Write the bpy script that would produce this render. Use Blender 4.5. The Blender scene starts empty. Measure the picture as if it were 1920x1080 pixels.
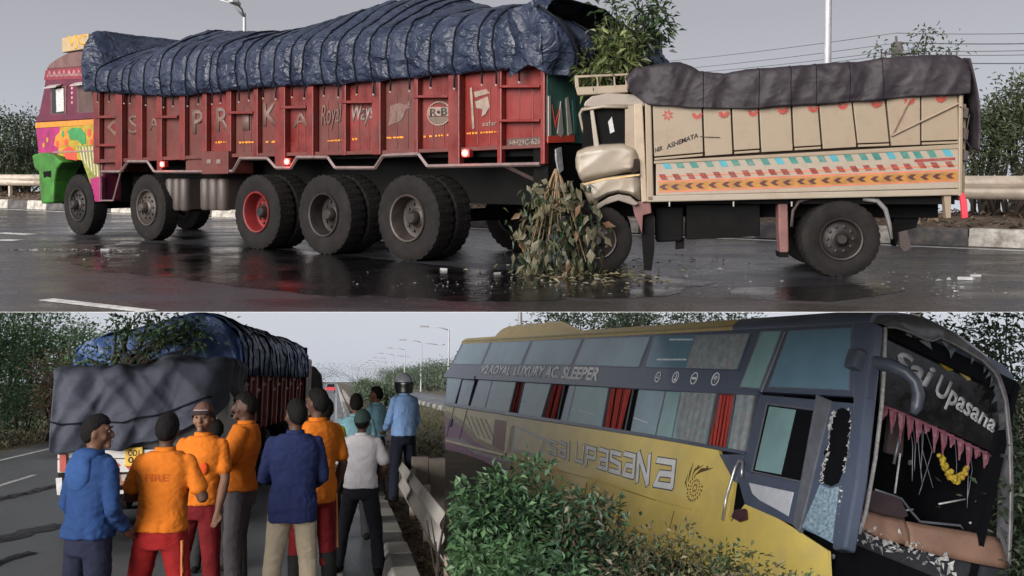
import bpy, bmesh, math, random
import numpy as np
from mathutils import Vector, Matrix, noise as mnoise
from mathutils.bvhtree import BVHTree
random.seed(7); RNG = np.random.default_rng(7)
scene = bpy.context.scene
COL = scene.collection

# ------------------------------------------------------------------ camera
F, CX, CY, EYE = 1800.0, 960.0, 400.0, 1.9          # focal length / optical axis measured on the 1920 px photograph
def level(hz):
    """camera axes (right, up, forward) -> a frame X right, Y forward, Z up whose horizon lies at row hz"""
    a = math.atan((hz - CY) / F); c, s = math.cos(a), math.sin(a)
    return np.array([[1, 0, 0], [0, -s, c], [0, c, s]])
RW, RD = level(715.0), level(325.0)                   # the lower ground (world level) and the raised ramp road
CAM = np.array([0, 0, EYE]); DECK_EYE = 1.1
D2W = RW @ RD.T
cam_d = bpy.data.cameras.new('camera'); cam = bpy.data.objects.new('camera', cam_d); COL.objects.link(cam)
cam.location = CAM
cam.rotation_euler = (math.radians(90) + math.atan((715.0 - CY) / F), 0, 0)
cam_d.sensor_width = 36; cam_d.lens = 36 * F / 1920; cam_d.shift_y = -(540 - CY) / 1920
cam_d.clip_start = 0.1; cam_d.clip_end = 6000
scene.camera = cam

# ------------------------------------------------------------------ sky and light (heavy overcast)
world = bpy.data.worlds.new('World'); scene.world = world; world.use_nodes = True
nt = world.node_tree; nt.nodes.clear()
sky = nt.nodes.new('ShaderNodeTexSky'); sky.sky_type = 'NISHITA'; sky.sun_disc = False
SUN_EL, SUN_AZ = math.radians(8), math.radians(214)   # azimuth clockwise from +Y: behind the camera
sky.sun_elevation = SUN_EL; sky.sun_rotation = SUN_AZ; sky.dust_density = 4.0; sky.air_density = 1.0
hs = nt.nodes.new('ShaderNodeHueSaturation'); hs.inputs['Saturation'].default_value = 0.22
mx = nt.nodes.new('ShaderNodeMix'); mx.data_type = 'RGBA'; mx.inputs[0].default_value = 0.72
mx.inputs[7].default_value = (3.05, 3.12, 3.38, 1)          # the even grey of the cloud sheet
tcw = nt.nodes.new('ShaderNodeTexCoord'); sepw = nt.nodes.new('ShaderNodeSeparateXYZ')
rampw = nt.nodes.new('ShaderNodeValToRGB')                  # the cloud sheet is palest near the horizon all round
rampw.color_ramp.elements[0].position = 0.0; rampw.color_ramp.elements[0].color = (1.0, 1.03, 1.07, 1)
rampw.color_ramp.elements[1].position = 0.36; rampw.color_ramp.elements[1].color = (0.60, 0.585, 0.60, 1)
mulw = nt.nodes.new('ShaderNodeMix'); mulw.data_type = 'RGBA'; mulw.blend_type = 'MULTIPLY'; mulw.inputs[0].default_value = 1
bgw = nt.nodes.new('ShaderNodeBackground'); bgw.inputs['Strength'].default_value = 0.051
outw = nt.nodes.new('ShaderNodeOutputWorld')
nt.links.new(sky.outputs[0], hs.inputs['Color']); nt.links.new(hs.outputs[0], mx.inputs[6])
nt.links.new(tcw.outputs['Generated'], sepw.inputs[0]); nt.links.new(sepw.outputs['Z'], rampw.inputs[0])
nt.links.new(mx.outputs[2], mulw.inputs[6]); nt.links.new(rampw.outputs[0], mulw.inputs[7])
nt.links.new(mulw.outputs[2], bgw.inputs['Color']); nt.links.new(bgw.outputs[0], outw.inputs['Surface'])
sun_d = bpy.data.lights.new('sun', 'SUN'); sun = bpy.data.objects.new('sun', sun_d); COL.objects.link(sun)
sun_d.energy = 1.5; sun_d.angle = math.radians(46); sun_d.color = (1.0, 0.97, 0.93)
sun.rotation_euler = (math.radians(90) - SUN_EL, 0, math.radians(180) - SUN_AZ + math.radians(0))
sdir = Vector((math.sin(SUN_AZ) * math.cos(SUN_EL), math.cos(SUN_AZ) * math.cos(SUN_EL), math.sin(SUN_EL)))
sun.rotation_euler = sdir.to_track_quat('Z', 'Y').to_euler()
vs = scene.view_settings; vs.view_transform = 'Standard'; vs.look = 'None'; vs.gamma = 1; vs.use_curve_mapping = False
vs.exposure = 2.3
scene.cycles.max_bounces = 6; scene.cycles.use_denoising = True

# ------------------------------------------------------------------ frames
def ray(u, v): return np.array([(u - CX) / F, -(v - CY) / F, 1.0])
class Frame:
    """a rigid local frame in the world: x along the vehicle (to the left), y out of its visible side, z up"""
    def __init__(s, O, ex, ey, ez):
        s.O = np.array(O, float); s.A = np.array([ex, ey, ez], float).T
    def at(s, u, v, c=0.0, ax=1):
        """point of the plane local[ax] = c that is seen at photo position (u, v)"""
        d = s.A.T @ (RW @ ray(u, v)); o = s.A.T @ (CAM - s.O)
        return o + d * (c - o[ax]) / d[ax]
    def M(s):
        m = Matrix.Identity(4)
        for i in range(3):
            for j in range(3): m[i][j] = s.A[i, j]
            m[i][3] = s.O[i]
        return m
DECK = Frame(CAM + D2W @ np.array([0, 0, -DECK_EYE]), D2W[:, 0], D2W[:, 1], D2W[:, 2])    # X right, Y forward, Z up on the ramp
GROUND = Frame((0, 0, 0), (1, 0, 0), (0, 1, 0), (0, 0, 1))
def sub(fr, p, fwd):
    """frame standing on fr at local point p, its x axis along the local ground direction fwd"""
    fx = np.array([fwd[0], fwd[1], 0.0]); fx /= np.linalg.norm(fx); fz = np.array([0, 0, 1.0]); fy = np.cross(fz, fx)
    return Frame(fr.O + fr.A @ np.array(p, float), fr.A @ fx, fr.A @ fy, fr.A @ fz)

# ------------------------------------------------------------------ materials
MATS = {}
def mat(name, col, rough=0.6, metal=0.0, var=0.25, scale=6.0, bump=0.0, bscale=40.0, dirt=None, dirt_amt=0.5, dirt_scale=3.0,
        spec=0.5, coat=0.0, island=0.0, rvar=0.0, stretch=None, emit=None, estr=0.0, trans=0.0, crumple=0.0, cscale=5.0):
    if name in MATS: return MATS[name]
    m = bpy.data.materials.new(name); m.use_nodes = True; t = m.node_tree; L = t.links.new
    b = t.nodes['Principled BSDF']
    b.inputs['Roughness'].default_value = rough; b.inputs['Metallic'].default_value = metal
    b.inputs['Specular IOR Level'].default_value = spec; b.inputs['Coat Weight'].default_value = coat
    tc = t.nodes.new('ShaderNodeTexCoord'); vec = tc.outputs['Object']
    if stretch:
        mp = t.nodes.new('ShaderNodeMapping'); mp.inputs['Scale'].default_value = stretch; L(vec, mp.inputs[0]); vec = mp.outputs[0]
    n = t.nodes.new('ShaderNodeTexNoise'); n.inputs['Scale'].default_value = scale; n.inputs['Detail'].default_value = 6; n.inputs['Roughness'].default_value = 0.62
    L(vec, n.inputs['Vector'])
    r = t.nodes.new('ShaderNodeMapRange'); r.inputs[1].default_value = 0.3; r.inputs[2].default_value = 0.7
    r.inputs[3].default_value = 1 - var; r.inputs[4].default_value = 1 + var; L(n.outputs['Fac'], r.inputs[0])
    base = t.nodes.new('ShaderNodeMix'); base.data_type = 'RGBA'; base.blend_type = 'MULTIPLY'; base.inputs[0].default_value = 1
    base.inputs[6].default_value = (*col, 1)
    cmb = t.nodes.new('ShaderNodeCombineColor'); val = r.outputs[0]
    if island:
        g = t.nodes.new('ShaderNodeNewGeometry'); r2 = t.nodes.new('ShaderNodeMapRange')
        r2.inputs[3].default_value = 1 - island; r2.inputs[4].default_value = 1 + island; L(g.outputs['Random Per Island'], r2.inputs[0])
        mm = t.nodes.new('ShaderNodeMath'); mm.operation = 'MULTIPLY'; L(val, mm.inputs[0]); L(r2.outputs[0], mm.inputs[1]); val = mm.outputs[0]
    for k in range(3): L(val, cmb.inputs[k])
    L(cmb.outputs[0], base.inputs[7]); c = base.outputs[2]
    if dirt:
        n2 = t.nodes.new('ShaderNodeTexNoise'); n2.inputs['Scale'].default_value = dirt_scale; n2.inputs['Detail'].default_value = 8; n2.inputs['Roughness'].default_value = 0.7
        L(vec, n2.inputs['Vector'])
        rp = t.nodes.new('ShaderNodeMapRange'); rp.inputs[1].default_value = 0.62 - 0.35 * dirt_amt; rp.inputs[2].default_value = 0.82 - 0.25 * dirt_amt
        rp.inputs[4].default_value = min(1, 0.45 + dirt_amt * 0.5); L(n2.outputs['Fac'], rp.inputs[0])
        mx = t.nodes.new('ShaderNodeMix'); mx.data_type = 'RGBA'; L(rp.outputs[0], mx.inputs[0]); L(c, mx.inputs[6]); mx.inputs[7].default_value = (*dirt, 1); c = mx.outputs[2]
    L(c, b.inputs['Base Color'])
    if rvar:
        rr = t.nodes.new('ShaderNodeMapRange'); rr.inputs[1].default_value = 0.35; rr.inputs[2].default_value = 0.65
        rr.inputs[3].default_value = max(0.03, rough - rvar); rr.inputs[4].default_value = min(1, rough + rvar); L(n.outputs['Fac'], rr.inputs[0]); L(rr.outputs[0], b.inputs['Roughness'])
    if bump:
        nb = t.nodes.new('ShaderNodeTexNoise'); nb.inputs['Scale'].default_value = bscale; nb.inputs['Detail'].default_value = 5; L(vec, nb.inputs['Vector'])
        bp = t.nodes.new('ShaderNodeBump'); bp.inputs['Strength'].default_value = bump; bp.inputs['Distance'].default_value = 0.02
        L(nb.outputs['Fac'], bp.inputs['Height']); L(bp.outputs[0], b.inputs['Normal'])
    if crumple:                                                 # sharp facets of a crumpled thin sheet
        wn = t.nodes.new('ShaderNodeTexNoise'); wn.inputs['Scale'].default_value = cscale * .5; wn.inputs['Detail'].default_value = 3; L(vec, wn.inputs['Vector'])
        ad = t.nodes.new('ShaderNodeMix'); ad.data_type = 'VECTOR'; ad.inputs[0].default_value = .35; L(vec, ad.inputs[4]); L(wn.outputs['Color'], ad.inputs[5])
        prev = None
        for q, (sc_, di) in enumerate(((cscale, .09), (cscale * 2.3, .045), (cscale * 5.5, .02))):
            mp2 = t.nodes.new('ShaderNodeMapping'); mp2.inputs['Scale'].default_value = (1, 1, 1.7); mp2.inputs['Location'].default_value = (q * 3.1, q, 0); L(ad.outputs[1], mp2.inputs[0])
            vo = t.nodes.new('ShaderNodeTexVoronoi'); vo.inputs['Scale'].default_value = sc_; L(mp2.outputs[0], vo.inputs['Vector'])
            bq = t.nodes.new('ShaderNodeBump'); bq.inputs['Strength'].default_value = crumple; bq.inputs['Distance'].default_value = di; L(vo.outputs['Distance'], bq.inputs['Height'])
            if prev: L(prev.outputs[0], bq.inputs['Normal'])
            prev = bq
        L(prev.outputs[0], b.inputs['Normal'])
    if emit: b.inputs['Emission Color'].default_value = (*emit, 1); b.inputs['Emission Strength'].default_value = estr
    if trans:
        tr = t.nodes.new('ShaderNodeBsdfTranslucent'); L(c, tr.inputs[0]); ms = t.nodes.new('ShaderNodeMixShader'); ms.inputs[0].default_value = trans
        L(b.outputs[0], ms.inputs[1]); L(tr.outputs[0], ms.inputs[2]); L(ms.outputs[0], t.nodes['Material Output'].inputs[0])
    MATS[name] = m; return m
def S(h):
    h = h.lstrip('#'); o = []
    for i in (0, 2, 4):
        c = int(h[i:i + 2], 16) / 255; o.append(c / 12.92 if c < 0.04045 else ((c + 0.055) / 1.055) ** 2.4)
    return tuple(o)

# ------------------------------------------------------------------ noise
_P = RNG.permutation(256); _P = np.concatenate([_P, _P, _P])
_G = RNG.normal(size=(256, 3)); _G /= np.linalg.norm(_G, axis=1)[:, None]
def perlin(p):
    p = np.asarray(p, float); i = np.floor(p).astype(int); f = p - i; i &= 255
    w = f * f * f * (f * (f * 6 - 15) + 10); r = np.zeros(len(p))
    for dx in (0, 1):
        for dy in (0, 1):
            for dz in (0, 1):
                h = _P[_P[_P[i[:, 0] + dx] + i[:, 1] + dy] + i[:, 2] + dz]
                d = (_G[h] * (f - np.array([dx, dy, dz]))).sum(1)
                r += d * np.where(dx, w[:, 0], 1 - w[:, 0]) * np.where(dy, w[:, 1], 1 - w[:, 1]) * np.where(dz, w[:, 2], 1 - w[:, 2])
    return r
def fbm(p, o=4, lac=2.1, gain=0.5):
    p = np.asarray(p, float); r = np.zeros(len(p)); a = 1.0
    for k in range(o): r += a * perlin(p + 17.3 * k); p = p * lac; a *= gain
    return r
def ridged(p, o=3):
    p = np.asarray(p, float); r = np.zeros(len(p)); a = 1.0
    for k in range(o): r += a * (1 - 2.2 * np.abs(perlin(p + 31.7 * k))); p = p * 2.1; a *= 0.5
    return r

# ------------------------------------------------------------------ mesh building
class MB:
    def __init__(s): s.v, s.f, s.n = [], [], 0
    def add(s, V, Fc):
        b = s.n; s.v.extend([tuple(map(float, p)) for p in V]); s.f.extend([tuple(i + b for i in f) for f in Fc]); s.n += len(V); return s
    def box(s, a, b):
        (x0, y0, z0), (x1, y1, z1) = a, b
        x0, x1 = min(x0, x1), max(x0, x1); y0, y1 = min(y0, y1), max(y0, y1); z0, z1 = min(z0, z1), max(z0, z1)
        return s.add([(x0, y0, z0), (x1, y0, z0), (x1, y1, z0), (x0, y1, z0), (x0, y0, z1), (x1, y0, z1), (x1, y1, z1), (x0, y1, z1)],
                     [(0, 3, 2, 1), (4, 5, 6, 7), (0, 1, 5, 4), (1, 2, 6, 5), (2, 3, 7, 6), (3, 0, 4, 7)])
    def prism(s, poly, y0, y1, ax=1):
        """polygon of (a, b) extruded along axis ax from y0 to y1; poly lies in the two other axes"""
        n = len(poly); area = sum(poly[i][0] * poly[(i + 1) % n][1] - poly[(i + 1) % n][0] * poly[i][1] for i in range(n))
        if area < 0: poly = poly[::-1]
        if y0 > y1: y0, y1 = y1, y0
        def P(p, y):
            if ax == 1: return (p[0], y, p[1])
            if ax == 0: return (y, p[0], p[1])
            return (p[0], p[1], y)
        V = [P(p, y0) for p in poly] + [P(p, y1) for p in poly]
        Fc = [tuple(range(n)), tuple(range(2 * n - 1, n - 1, -1))] + [(i, i + n, (i + 1) % n + n, (i + 1) % n) for i in range(n)]
        if ax != 1: Fc = [f[::-1] for f in Fc]
        return s.add(V, Fc)
    def grid(s, G, closed=False):
        """G: array (n, m, 3)"""
        G = np.asarray(G, float); n, m = G.shape[:2]; Fc = []
        for i in range(n - 1):
            for j in range(m if closed else m - 1):
                k = (j + 1) % m; Fc.append((i * m + j, i * m + k, (i + 1) * m + k, (i + 1) * m + j))
        return s.add(G.reshape(-1, 3), Fc)
    def loft(s, rings, cap=True):
        G = np.asarray(rings, float); n, m = G.shape[:2]; b = s.n; s.grid(G, True)
        if cap: s.f.append(tuple(b + j for j in range(m))[::-1]); s.f.append(tuple(b + (n - 1) * m + j for j in range(m)))
        return s
    def tube(s, pts, r, seg=6, cap=True, flat=1.0):
        pts = np.asarray(pts, float); n = len(pts); rr = np.broadcast_to(np.asarray(r, float), (n,)); R = []
        T = np.gradient(pts, axis=0); up = np.array([0.13, 0.21, 0.97]); prev = None
        for i in range(n):
            t = T[i] / (np.linalg.norm(T[i]) + 1e-12)
            a = prev if prev is not None else (np.cross(t, up) if abs(t @ up) < 0.95 else np.cross(t, (1, 0, 0)))
            a = a - t * (a @ t); a /= np.linalg.norm(a) + 1e-12; prev = a; c = np.cross(t, a)
            R.append([pts[i] + rr[i] * (math.cos(w) * a + flat * math.sin(w) * c) for w in np.linspace(0, 2 * math.pi, seg, endpoint=False)])
        return s.loft(R, cap)
    def lathe(s, prof, c=(0, 0, 0), ax=1, seg=32, a0=0, a1=2 * math.pi):
        """profile of (radius, along) turned about axis ax through c"""
        full = abs(a1 - a0 - 2 * math.pi) < 1e-6; W = np.linspace(a0, a1, seg, endpoint=not full); G = []
        for r, h in prof:
            row = []
            for w in W:
                if ax == 1: row.append((c[0] + r * math.cos(w), c[1] + h, c[2] + r * math.sin(w)))
                elif ax == 2: row.append((c[0] + r * math.cos(w), c[1] + r * math.sin(w), c[2] + h))
                else: row.append((c[0] + h, c[1] + r * math.cos(w), c[2] + r * math.sin(w)))
            G.append(row)
        return s.grid(G, full)
    def ball(s, c, r, seg=12, rings=8):
        r = np.broadcast_to(np.asarray(r, float), (3,)); G = []
        for t in np.linspace(0.02, math.pi - 0.02, rings):
            G.append([(c[0] + r[0] * math.sin(t) * math.cos(w), c[1] + r[1] * math.sin(t) * math.sin(w), c[2] - r[2] * math.cos(t)) for w in np.linspace(0, 2 * math.pi, seg, endpoint=False)])
        return s.loft(G)
    def mesh(s, name, m, smooth=False, fixn=False):
        me = bpy.data.meshes.new(name); me.from_pydata(s.v, [], s.f); me.validate()
        if fixn:
            bm = bmesh.new(); bm.from_mesh(me); bmesh.ops.recalc_face_normals(bm, faces=bm.faces); bm.to_mesh(me); bm.free()
        if m: me.materials.append(m)
        if smooth: me.polygons.foreach_set('use_smooth', [True] * len(me.polygons))
        return me
    def obj(s, name, m, parent=None, smooth=False, bevel=0.0, label=None, kind=None, fixn=True):
        return link(name, s.mesh(name, m, smooth, fixn), parent, bevel, label, kind)
def link(name, me, parent=None, bevel=0.0, label=None, kind=None):
    o = bpy.data.objects.new(name, me); COL.objects.link(o)
    if parent is not None: o.parent = parent
    if label: o['label'] = label
    if kind: o['kind'] = kind
    if bevel:
        b = o.modifiers.new('bevel', 'BEVEL'); b.width = bevel; b.segments = 2; b.limit_method = 'ANGLE'; b.angle_limit = math.radians(40)
    return o
def autosmooth(o, deg=40):
    me = o.data; me.polygons.foreach_set('use_smooth', [True] * len(me.polygons)); me.set_sharp_from_angle(angle=math.radians(deg))
    return o
def thing(name, label, cat, fr=None, group=None, M=None):
    o = bpy.data.objects.new(name, None); COL.objects.link(o); o.empty_display_size = 0.2
    if fr is not None: o.matrix_world = fr.M()
    if M is not None: o.matrix_world = M
    o['label'] = label; o['category'] = cat
    if group: o['group'] = group
    return o
def tag(o, label=None, cat=None, group=None, kind=None):
    if label: o['label'] = label
    if cat: o['category'] = cat
    if group: o['group'] = group
    if kind: o['kind'] = kind
    return o
def placed(o, fr): o.matrix_world = fr.M(); return o
def copy_tree(o, parent=None):
    c = o.copy(); COL.objects.link(c)
    if parent is not None: c.parent = parent
    for ch in [x for x in bpy.data.objects if x.parent == o]: copy_tree(ch, c)
    return c
def resamp(P, n):
    P = np.array(P, float); d = np.r_[0, np.cumsum(np.linalg.norm(np.diff(P, axis=0), axis=1))]; t = np.linspace(0, d[-1], n); return np.stack([np.interp(t, d, P[:, k]) for k in range(P.shape[1])], 1)
def lerp(tab, x):
    xs = [t[0] for t in tab]; return np.interp(x, xs, [t[1] for t in tab])
def text_mesh(body, size, extr=0.002, bold=0.0, shear=0.0, space=1.0):
    cu = bpy.data.curves.new('t', 'FONT'); cu.body = body; cu.size = size; cu.extrude = extr; cu.offset = bold; cu.shear = shear; cu.space_character = space
    cu.align_x = 'CENTER'; cu.align_y = 'CENTER'; cu.resolution_u = 3
    ob = bpy.data.objects.new('t', cu); COL.objects.link(ob)
    dg = bpy.context.evaluated_depsgraph_get(); me = bpy.data.meshes.new_from_object(ob.evaluated_get(dg)); bpy.data.objects.remove(ob); bpy.data.curves.remove(cu)
    return me
def fit_text(body, p0, p1, h, y, m, parent, name='lettering', up=(0, 0, 1), bold=0.0, shear=0.0, extr=0.002, warp=None, label=None):
    """lettering on a side plane y: its middle line runs from p0 to p1 (x, z), letters h tall"""
    me = text_mesh(body, 1.0, 0.0, bold, shear); n = len(me.vertices); co = np.empty(n * 3); me.vertices.foreach_get('co', co); co = co.reshape(-1, 3)
    lo, hi = co.min(0), co.max(0); a = (co[:, 0] - lo[0]) / (hi[0] - lo[0]); b = (co[:, 1] - lo[1]) / (hi[1] - lo[1]) - 0.5
    p0 = np.array([p0[0], p0[2] if len(p0) > 2 else p0[1]]); p1 = np.array([p1[0], p1[2] if len(p1) > 2 else p1[1]])
    hh = np.broadcast_to(np.asarray(h, float), (2,)); H = hh[0] + (hh[1] - hh[0]) * a
    X = p0[0] + (p1[0] - p0[0]) * a; Z = p0[1] + (p1[1] - p0[1]) * a + H * b
    if shear == 0 and warp: X, Z = warp(X, Z)
    out = np.stack([X, np.full(n, y), Z], 1); me.vertices.foreach_set('co', out.ravel()); me.materials.clear(); me.materials.append(m)
    bm = bmesh.new(); bm.from_mesh(me); r = bmesh.ops.extrude_face_region(bm, geom=bm.faces[:]); vv = [e for e in r['geom'] if isinstance(e, bmesh.types.BMVert)]
    bmesh.ops.translate(bm, verts=vv, vec=(0, extr, 0)); bmesh.ops.recalc_face_normals(bm, faces=bm.faces); bm.to_mesh(me); bm.free(); me.update()
    return link(name, me, parent, label=label)
# ------------------------------------------------------------------ raised ramp road (the crash site)
def wet_asphalt(name, col, r0, r1, patch=0.35, sc=0.5):
    m = bpy.data.materials.new(name); m.use_nodes = True; t = m.node_tree; L = t.links.new; b = t.nodes['Principled BSDF']
    tc = t.nodes.new('ShaderNodeTexCoord')
    mp = t.nodes.new('ShaderNodeMapping'); mp.inputs['Scale'].default_value = (sc, sc * 2.2, sc); mp.inputs['Rotation'].default_value = (0, 0, 0.6); L(tc.outputs['Object'], mp.inputs[0])
    n1 = t.nodes.new('ShaderNodeTexNoise'); n1.inputs['Scale'].default_value = 1.0; n1.inputs['Detail'].default_value = 7; n1.inputs['Roughness'].default_value = 0.6; L(mp.outputs[0], n1.inputs['Vector'])
    n2 = t.nodes.new('ShaderNodeTexNoise'); n2.inputs['Scale'].default_value = 60; n2.inputs['Detail'].default_value = 4; L(tc.outputs['Object'], n2.inputs['Vector'])
    r = t.nodes.new('ShaderNodeMapRange'); r.inputs[1].default_value = 0.5 - patch * 0.4; r.inputs[2].default_value = 0.5 + patch * 0.4; r.inputs[3].default_value = r0; r.inputs[4].default_value = r1; L(n1.outputs['Fac'], r.inputs[0]); L(r.outputs[0], b.inputs['Roughness'])
    c = t.nodes.new('ShaderNodeMapRange'); c.inputs[1].default_value = 0.3; c.inputs[2].default_value = 0.7; c.inputs[3].default_value = 0.55; c.inputs[4].default_value = 1.45; L(n1.outputs['Fac'], c.inputs[0])
    c2 = t.nodes.new('ShaderNodeMapRange'); c2.inputs[1].default_value = 0.3; c2.inputs[2].default_value = 0.7; c2.inputs[3].default_value = 0.7; c2.inputs[4].default_value = 1.3; L(n2.outputs['Fac'], c2.inputs[0])
    mu = t.nodes.new('ShaderNodeMath'); mu.operation = 'MULTIPLY'; L(c.outputs[0], mu.inputs[0]); L(c2.outputs[0], mu.inputs[1])
    x = t.nodes.new('ShaderNodeMix'); x.data_type = 'RGBA'; x.blend_type = 'MULTIPLY'; x.inputs[0].default_value = 1; x.inputs[6].default_value = (*col, 1)
    cc = t.nodes.new('ShaderNodeCombineColor')
    for k in range(3): L(mu.outputs[0], cc.inputs[k])
    L(cc.outputs[0], x.inputs[7]); L(x.outputs[2], b.inputs['Base Color'])
    bp = t.nodes.new('ShaderNodeBump'); bp.inputs['Strength'].default_value = 0.6; bp.inputs['Distance'].default_value = 0.012; L(n2.outputs['Fac'], bp.inputs['Height']); L(bp.outputs[0], b.inputs['Normal'])
    return m
M_WET = wet_asphalt('wet_asphalt', (0.026, 0.026, 0.03), 0.10, 0.42)
M_SOFFIT = mat('soffit_bounce_white', (0.82, 0.81, 0.80), 0.9, var=.05)  # pale unseen underside, added to bounce light on to the lower ground
M_CONC = mat('kerb_bed', (0.22, 0.21, 0.2), 0.9, bump=0.3)
M_WHITE = mat('road_paint', (0.62, 0.61, 0.58), 0.55, var=0.3, scale=14, dirt=(0.1, 0.1, 0.1), dirt_amt=0.5, dirt_scale=5)
M_KW = mat('kerb_white', (0.50, 0.47, 0.42), 0.8, var=0.25, scale=6, dirt=(0.1, 0.075, 0.06), dirt_amt=0.7, dirt_scale=4, bump=0.3)
M_KB = mat('kerb_black', (0.045, 0.042, 0.045), 0.8, var=0.4, scale=6, dirt=(0.16, 0.13, 0.11), dirt_amt=0.45, dirt_scale=4, bump=0.3)
M_RAIL = mat('rail_steel', (0.40, 0.335, 0.27), 0.6, 0.15, var=0.25, scale=2, dirt=(0.2, 0.12, 0.08), dirt_amt=0.4)
M_EARTH = mat('verge_earth', (0.085, 0.06, 0.043), 0.95, var=0.5, scale=3, bump=0.7, bscale=18)
M_LITTER = mat('dry_leaf_litter', (0.13, 0.085, 0.05), 0.9, island=0.6)

kd = np.array([22.17, -15.34]); kd /= np.linalg.norm(kd); kn = np.array([-kd[1], kd[0]]); k0 = np.array([-15.1, 29.56])   # kerb line on the ramp
def kp(t, o=0.0): return k0 + kd * t + kn * o
BACK = 3.3
def edge_on(sgn, o):                                       # where the verge line o meets the sides of the ramp, which widen away from the camera
    best = min(np.linspace(-30, 60, 3000), key=lambda t: abs(kp(t, o)[0] - sgn * (.565 * kp(t, o)[1] + .6))); return tuple(kp(best, o))
front = 1.1 * F / (586.0 - 325.0) - 0.002
deckpoly = [(-(.565 * front + .6), front), (.565 * front + .6, front), edge_on(1, BACK), edge_on(-1, BACK)]
T_L, T_R = [min(np.linspace(-30, 60, 3000), key=lambda t: abs(kp(t, 2)[0] - g_ * (.565 * kp(t, 2)[1] + .6))) for g_ in (-1, 1)]
deck = MB(); n = len(deckpoly)
tp = [(x, y, 0) for x, y in deckpoly]; bt = [(x, y, -0.002 if y < front + 0.1 else -0.28) for x, y in deckpoly]
deck.add(tp + bt, [tuple(range(n)), tuple(range(2 * n - 1, n - 1, -1))] + [(i, i + n, (i + 1) % n + n, (i + 1) % n) for i in range(n)])
o = deck.obj('ramp_road', M_WET, kind='structure'); placed(o, DECK); o.data.materials.append(M_SOFFIT)
for p in o.data.polygons:
    if p.normal.z < 0.5: p.material_index = 1
# verge behind the kerb
rows = []
for t in np.linspace(T_L, T_R, 170):
    r = []
    for q in np.linspace(0.16, BACK - .05, 40):
        x, y = kp(t, q); r.append((x, y, 0.2))
    rows.append(r)
G = np.array(rows); pp = G.reshape(-1, 3); qq = np.tile(np.linspace(0.16, BACK - .05, 40), 170)
pp[:, 2] = np.where(qq < 0.3, 0.16, 0.22 + 0.16 * np.clip(qq - 0.2, 0, 1) + 0.10 * fbm(pp * 1.3, 4) + 0.05 * fbm(pp * 6, 3))
G = pp.reshape(G.shape); G[:, -1, 2] = 0.0
o = MB().grid(G).obj('verge', M_EARTH, kind='structure', smooth=True); placed(o, DECK)
mb = MB()
for i in range(5200):
    t = RNG.uniform(T_L, T_R); q = RNG.uniform(0.2, 2.2); x, y = kp(t, q); z = 0.27 + 0.16 * min(1, max(0, q - 0.2)) + RNG.uniform(-.02, .07)
    a = RNG.uniform(0, 6.28); s = RNG.uniform(0.03, 0.09); e = RNG.uniform(-.05, .05); d = np.array([math.cos(a), math.sin(a), RNG.uniform(-.6, .6)]) * s; c = np.array([-math.sin(a), math.cos(a), RNG.uniform(-.5, .5)]) * s * 0.4
    p = np.array([x, y, z]); mb.add([p - d, p + c, p + d, p - c], [(0, 1, 2, 3)])
o = mb.obj('leaf_litter', M_LITTER, kind='stuff', fixn=False); placed(o, DECK); o['label'] = 'dry leaves and twigs on the verge behind the rail'
# kerb of separately cast stones painted in turn white and black
kerb = MB(); rr = []
a, b = kp(-12, -0.0), kp(37, 0.0)
for t0, t1 in ((T_L, T_R),):
    c = [kp(t0, 0.03), kp(t1, 0.03), kp(t1, 0.15), kp(t0, 0.15)]
    kerb.add([(p[0], p[1], 0.0) for p in c] + [(p[0], p[1], 0.14) for p in c], [(0, 1, 2, 3), (4, 5, 6, 7), (0, 1, 5, 4), (1, 2, 6, 5), (2, 3, 7, 6), (3, 0, 4, 7)])
ko = kerb.obj('kerb', M_CONC, kind='structure'); placed(ko, DECK)
stone = MB().prism([(0, 0), (0.02, 0.24), (0.05, 0.27), (0.2, 0.27), (0.2, 0)], 0.008, 1.09, ax=0)   # placed with x along the kerb
ang = math.atan2(kd[1], kd[0])
SM = [stone.mesh('kerb_stone', M_KW), stone.mesh('kerb_stone', M_KB)]
for me in SM:
    bm = bmesh.new(); bm.from_mesh(me); bmesh.ops.recalc_face_normals(bm, faces=bm.faces); bm.to_mesh(me); bm.free()
for i in range(int((T_R - T_L) / 1.1)):
    so = link('kerb_stone', SM[i % 2], ko, bevel=0.012); p = kp(T_L + i * 1.1, -0.02 + RNG.uniform(-.012, .012))
    so.matrix_parent_inverse = Matrix.Identity(4); so.location = (p[0], p[1], RNG.uniform(-.008, .008)); so.rotation_euler = (0, 0, ang)
# guard rail: three beams end to end on posts
def wbeam(L, z0, z1, d=0.08):
    zs = np.linspace(z0, z1, 9); off = [0, .02, d, d, .012, d, d, .02, 0]
    return np.array([[(x, -off[k], zs[k]) for k in range(9)] for x in (0, L)])
gr = thing('guard_rail', 'long brown steel guard rail on the dirt verge behind the two crashed trucks', 'guard rail', sub(DECK, (*kp(T_L, 0.75), 0.0), kd))
for i in range(int((T_R - T_L) / 4)):
    G = wbeam(4.02, 0.70, 1.06); ob = MB().grid(G).obj('rail_beam', M_RAIL, gr, smooth=True, fixn=False); ob.location = (i * 4.0, 0.012 * (i % 2), 0)
    so = ob.modifiers.new('thick', 'SOLIDIFY'); so.thickness = 0.006
pm = MB().box((-.05, .02, .1), (.05, .12, 1.0)).mesh('post', M_RAIL)
for i in range(int((T_R - T_L) / 2)): ob = link('post', pm, gr, bevel=0.01); ob.location = (i * 2.0 + 0.3, 0, 0)
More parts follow.
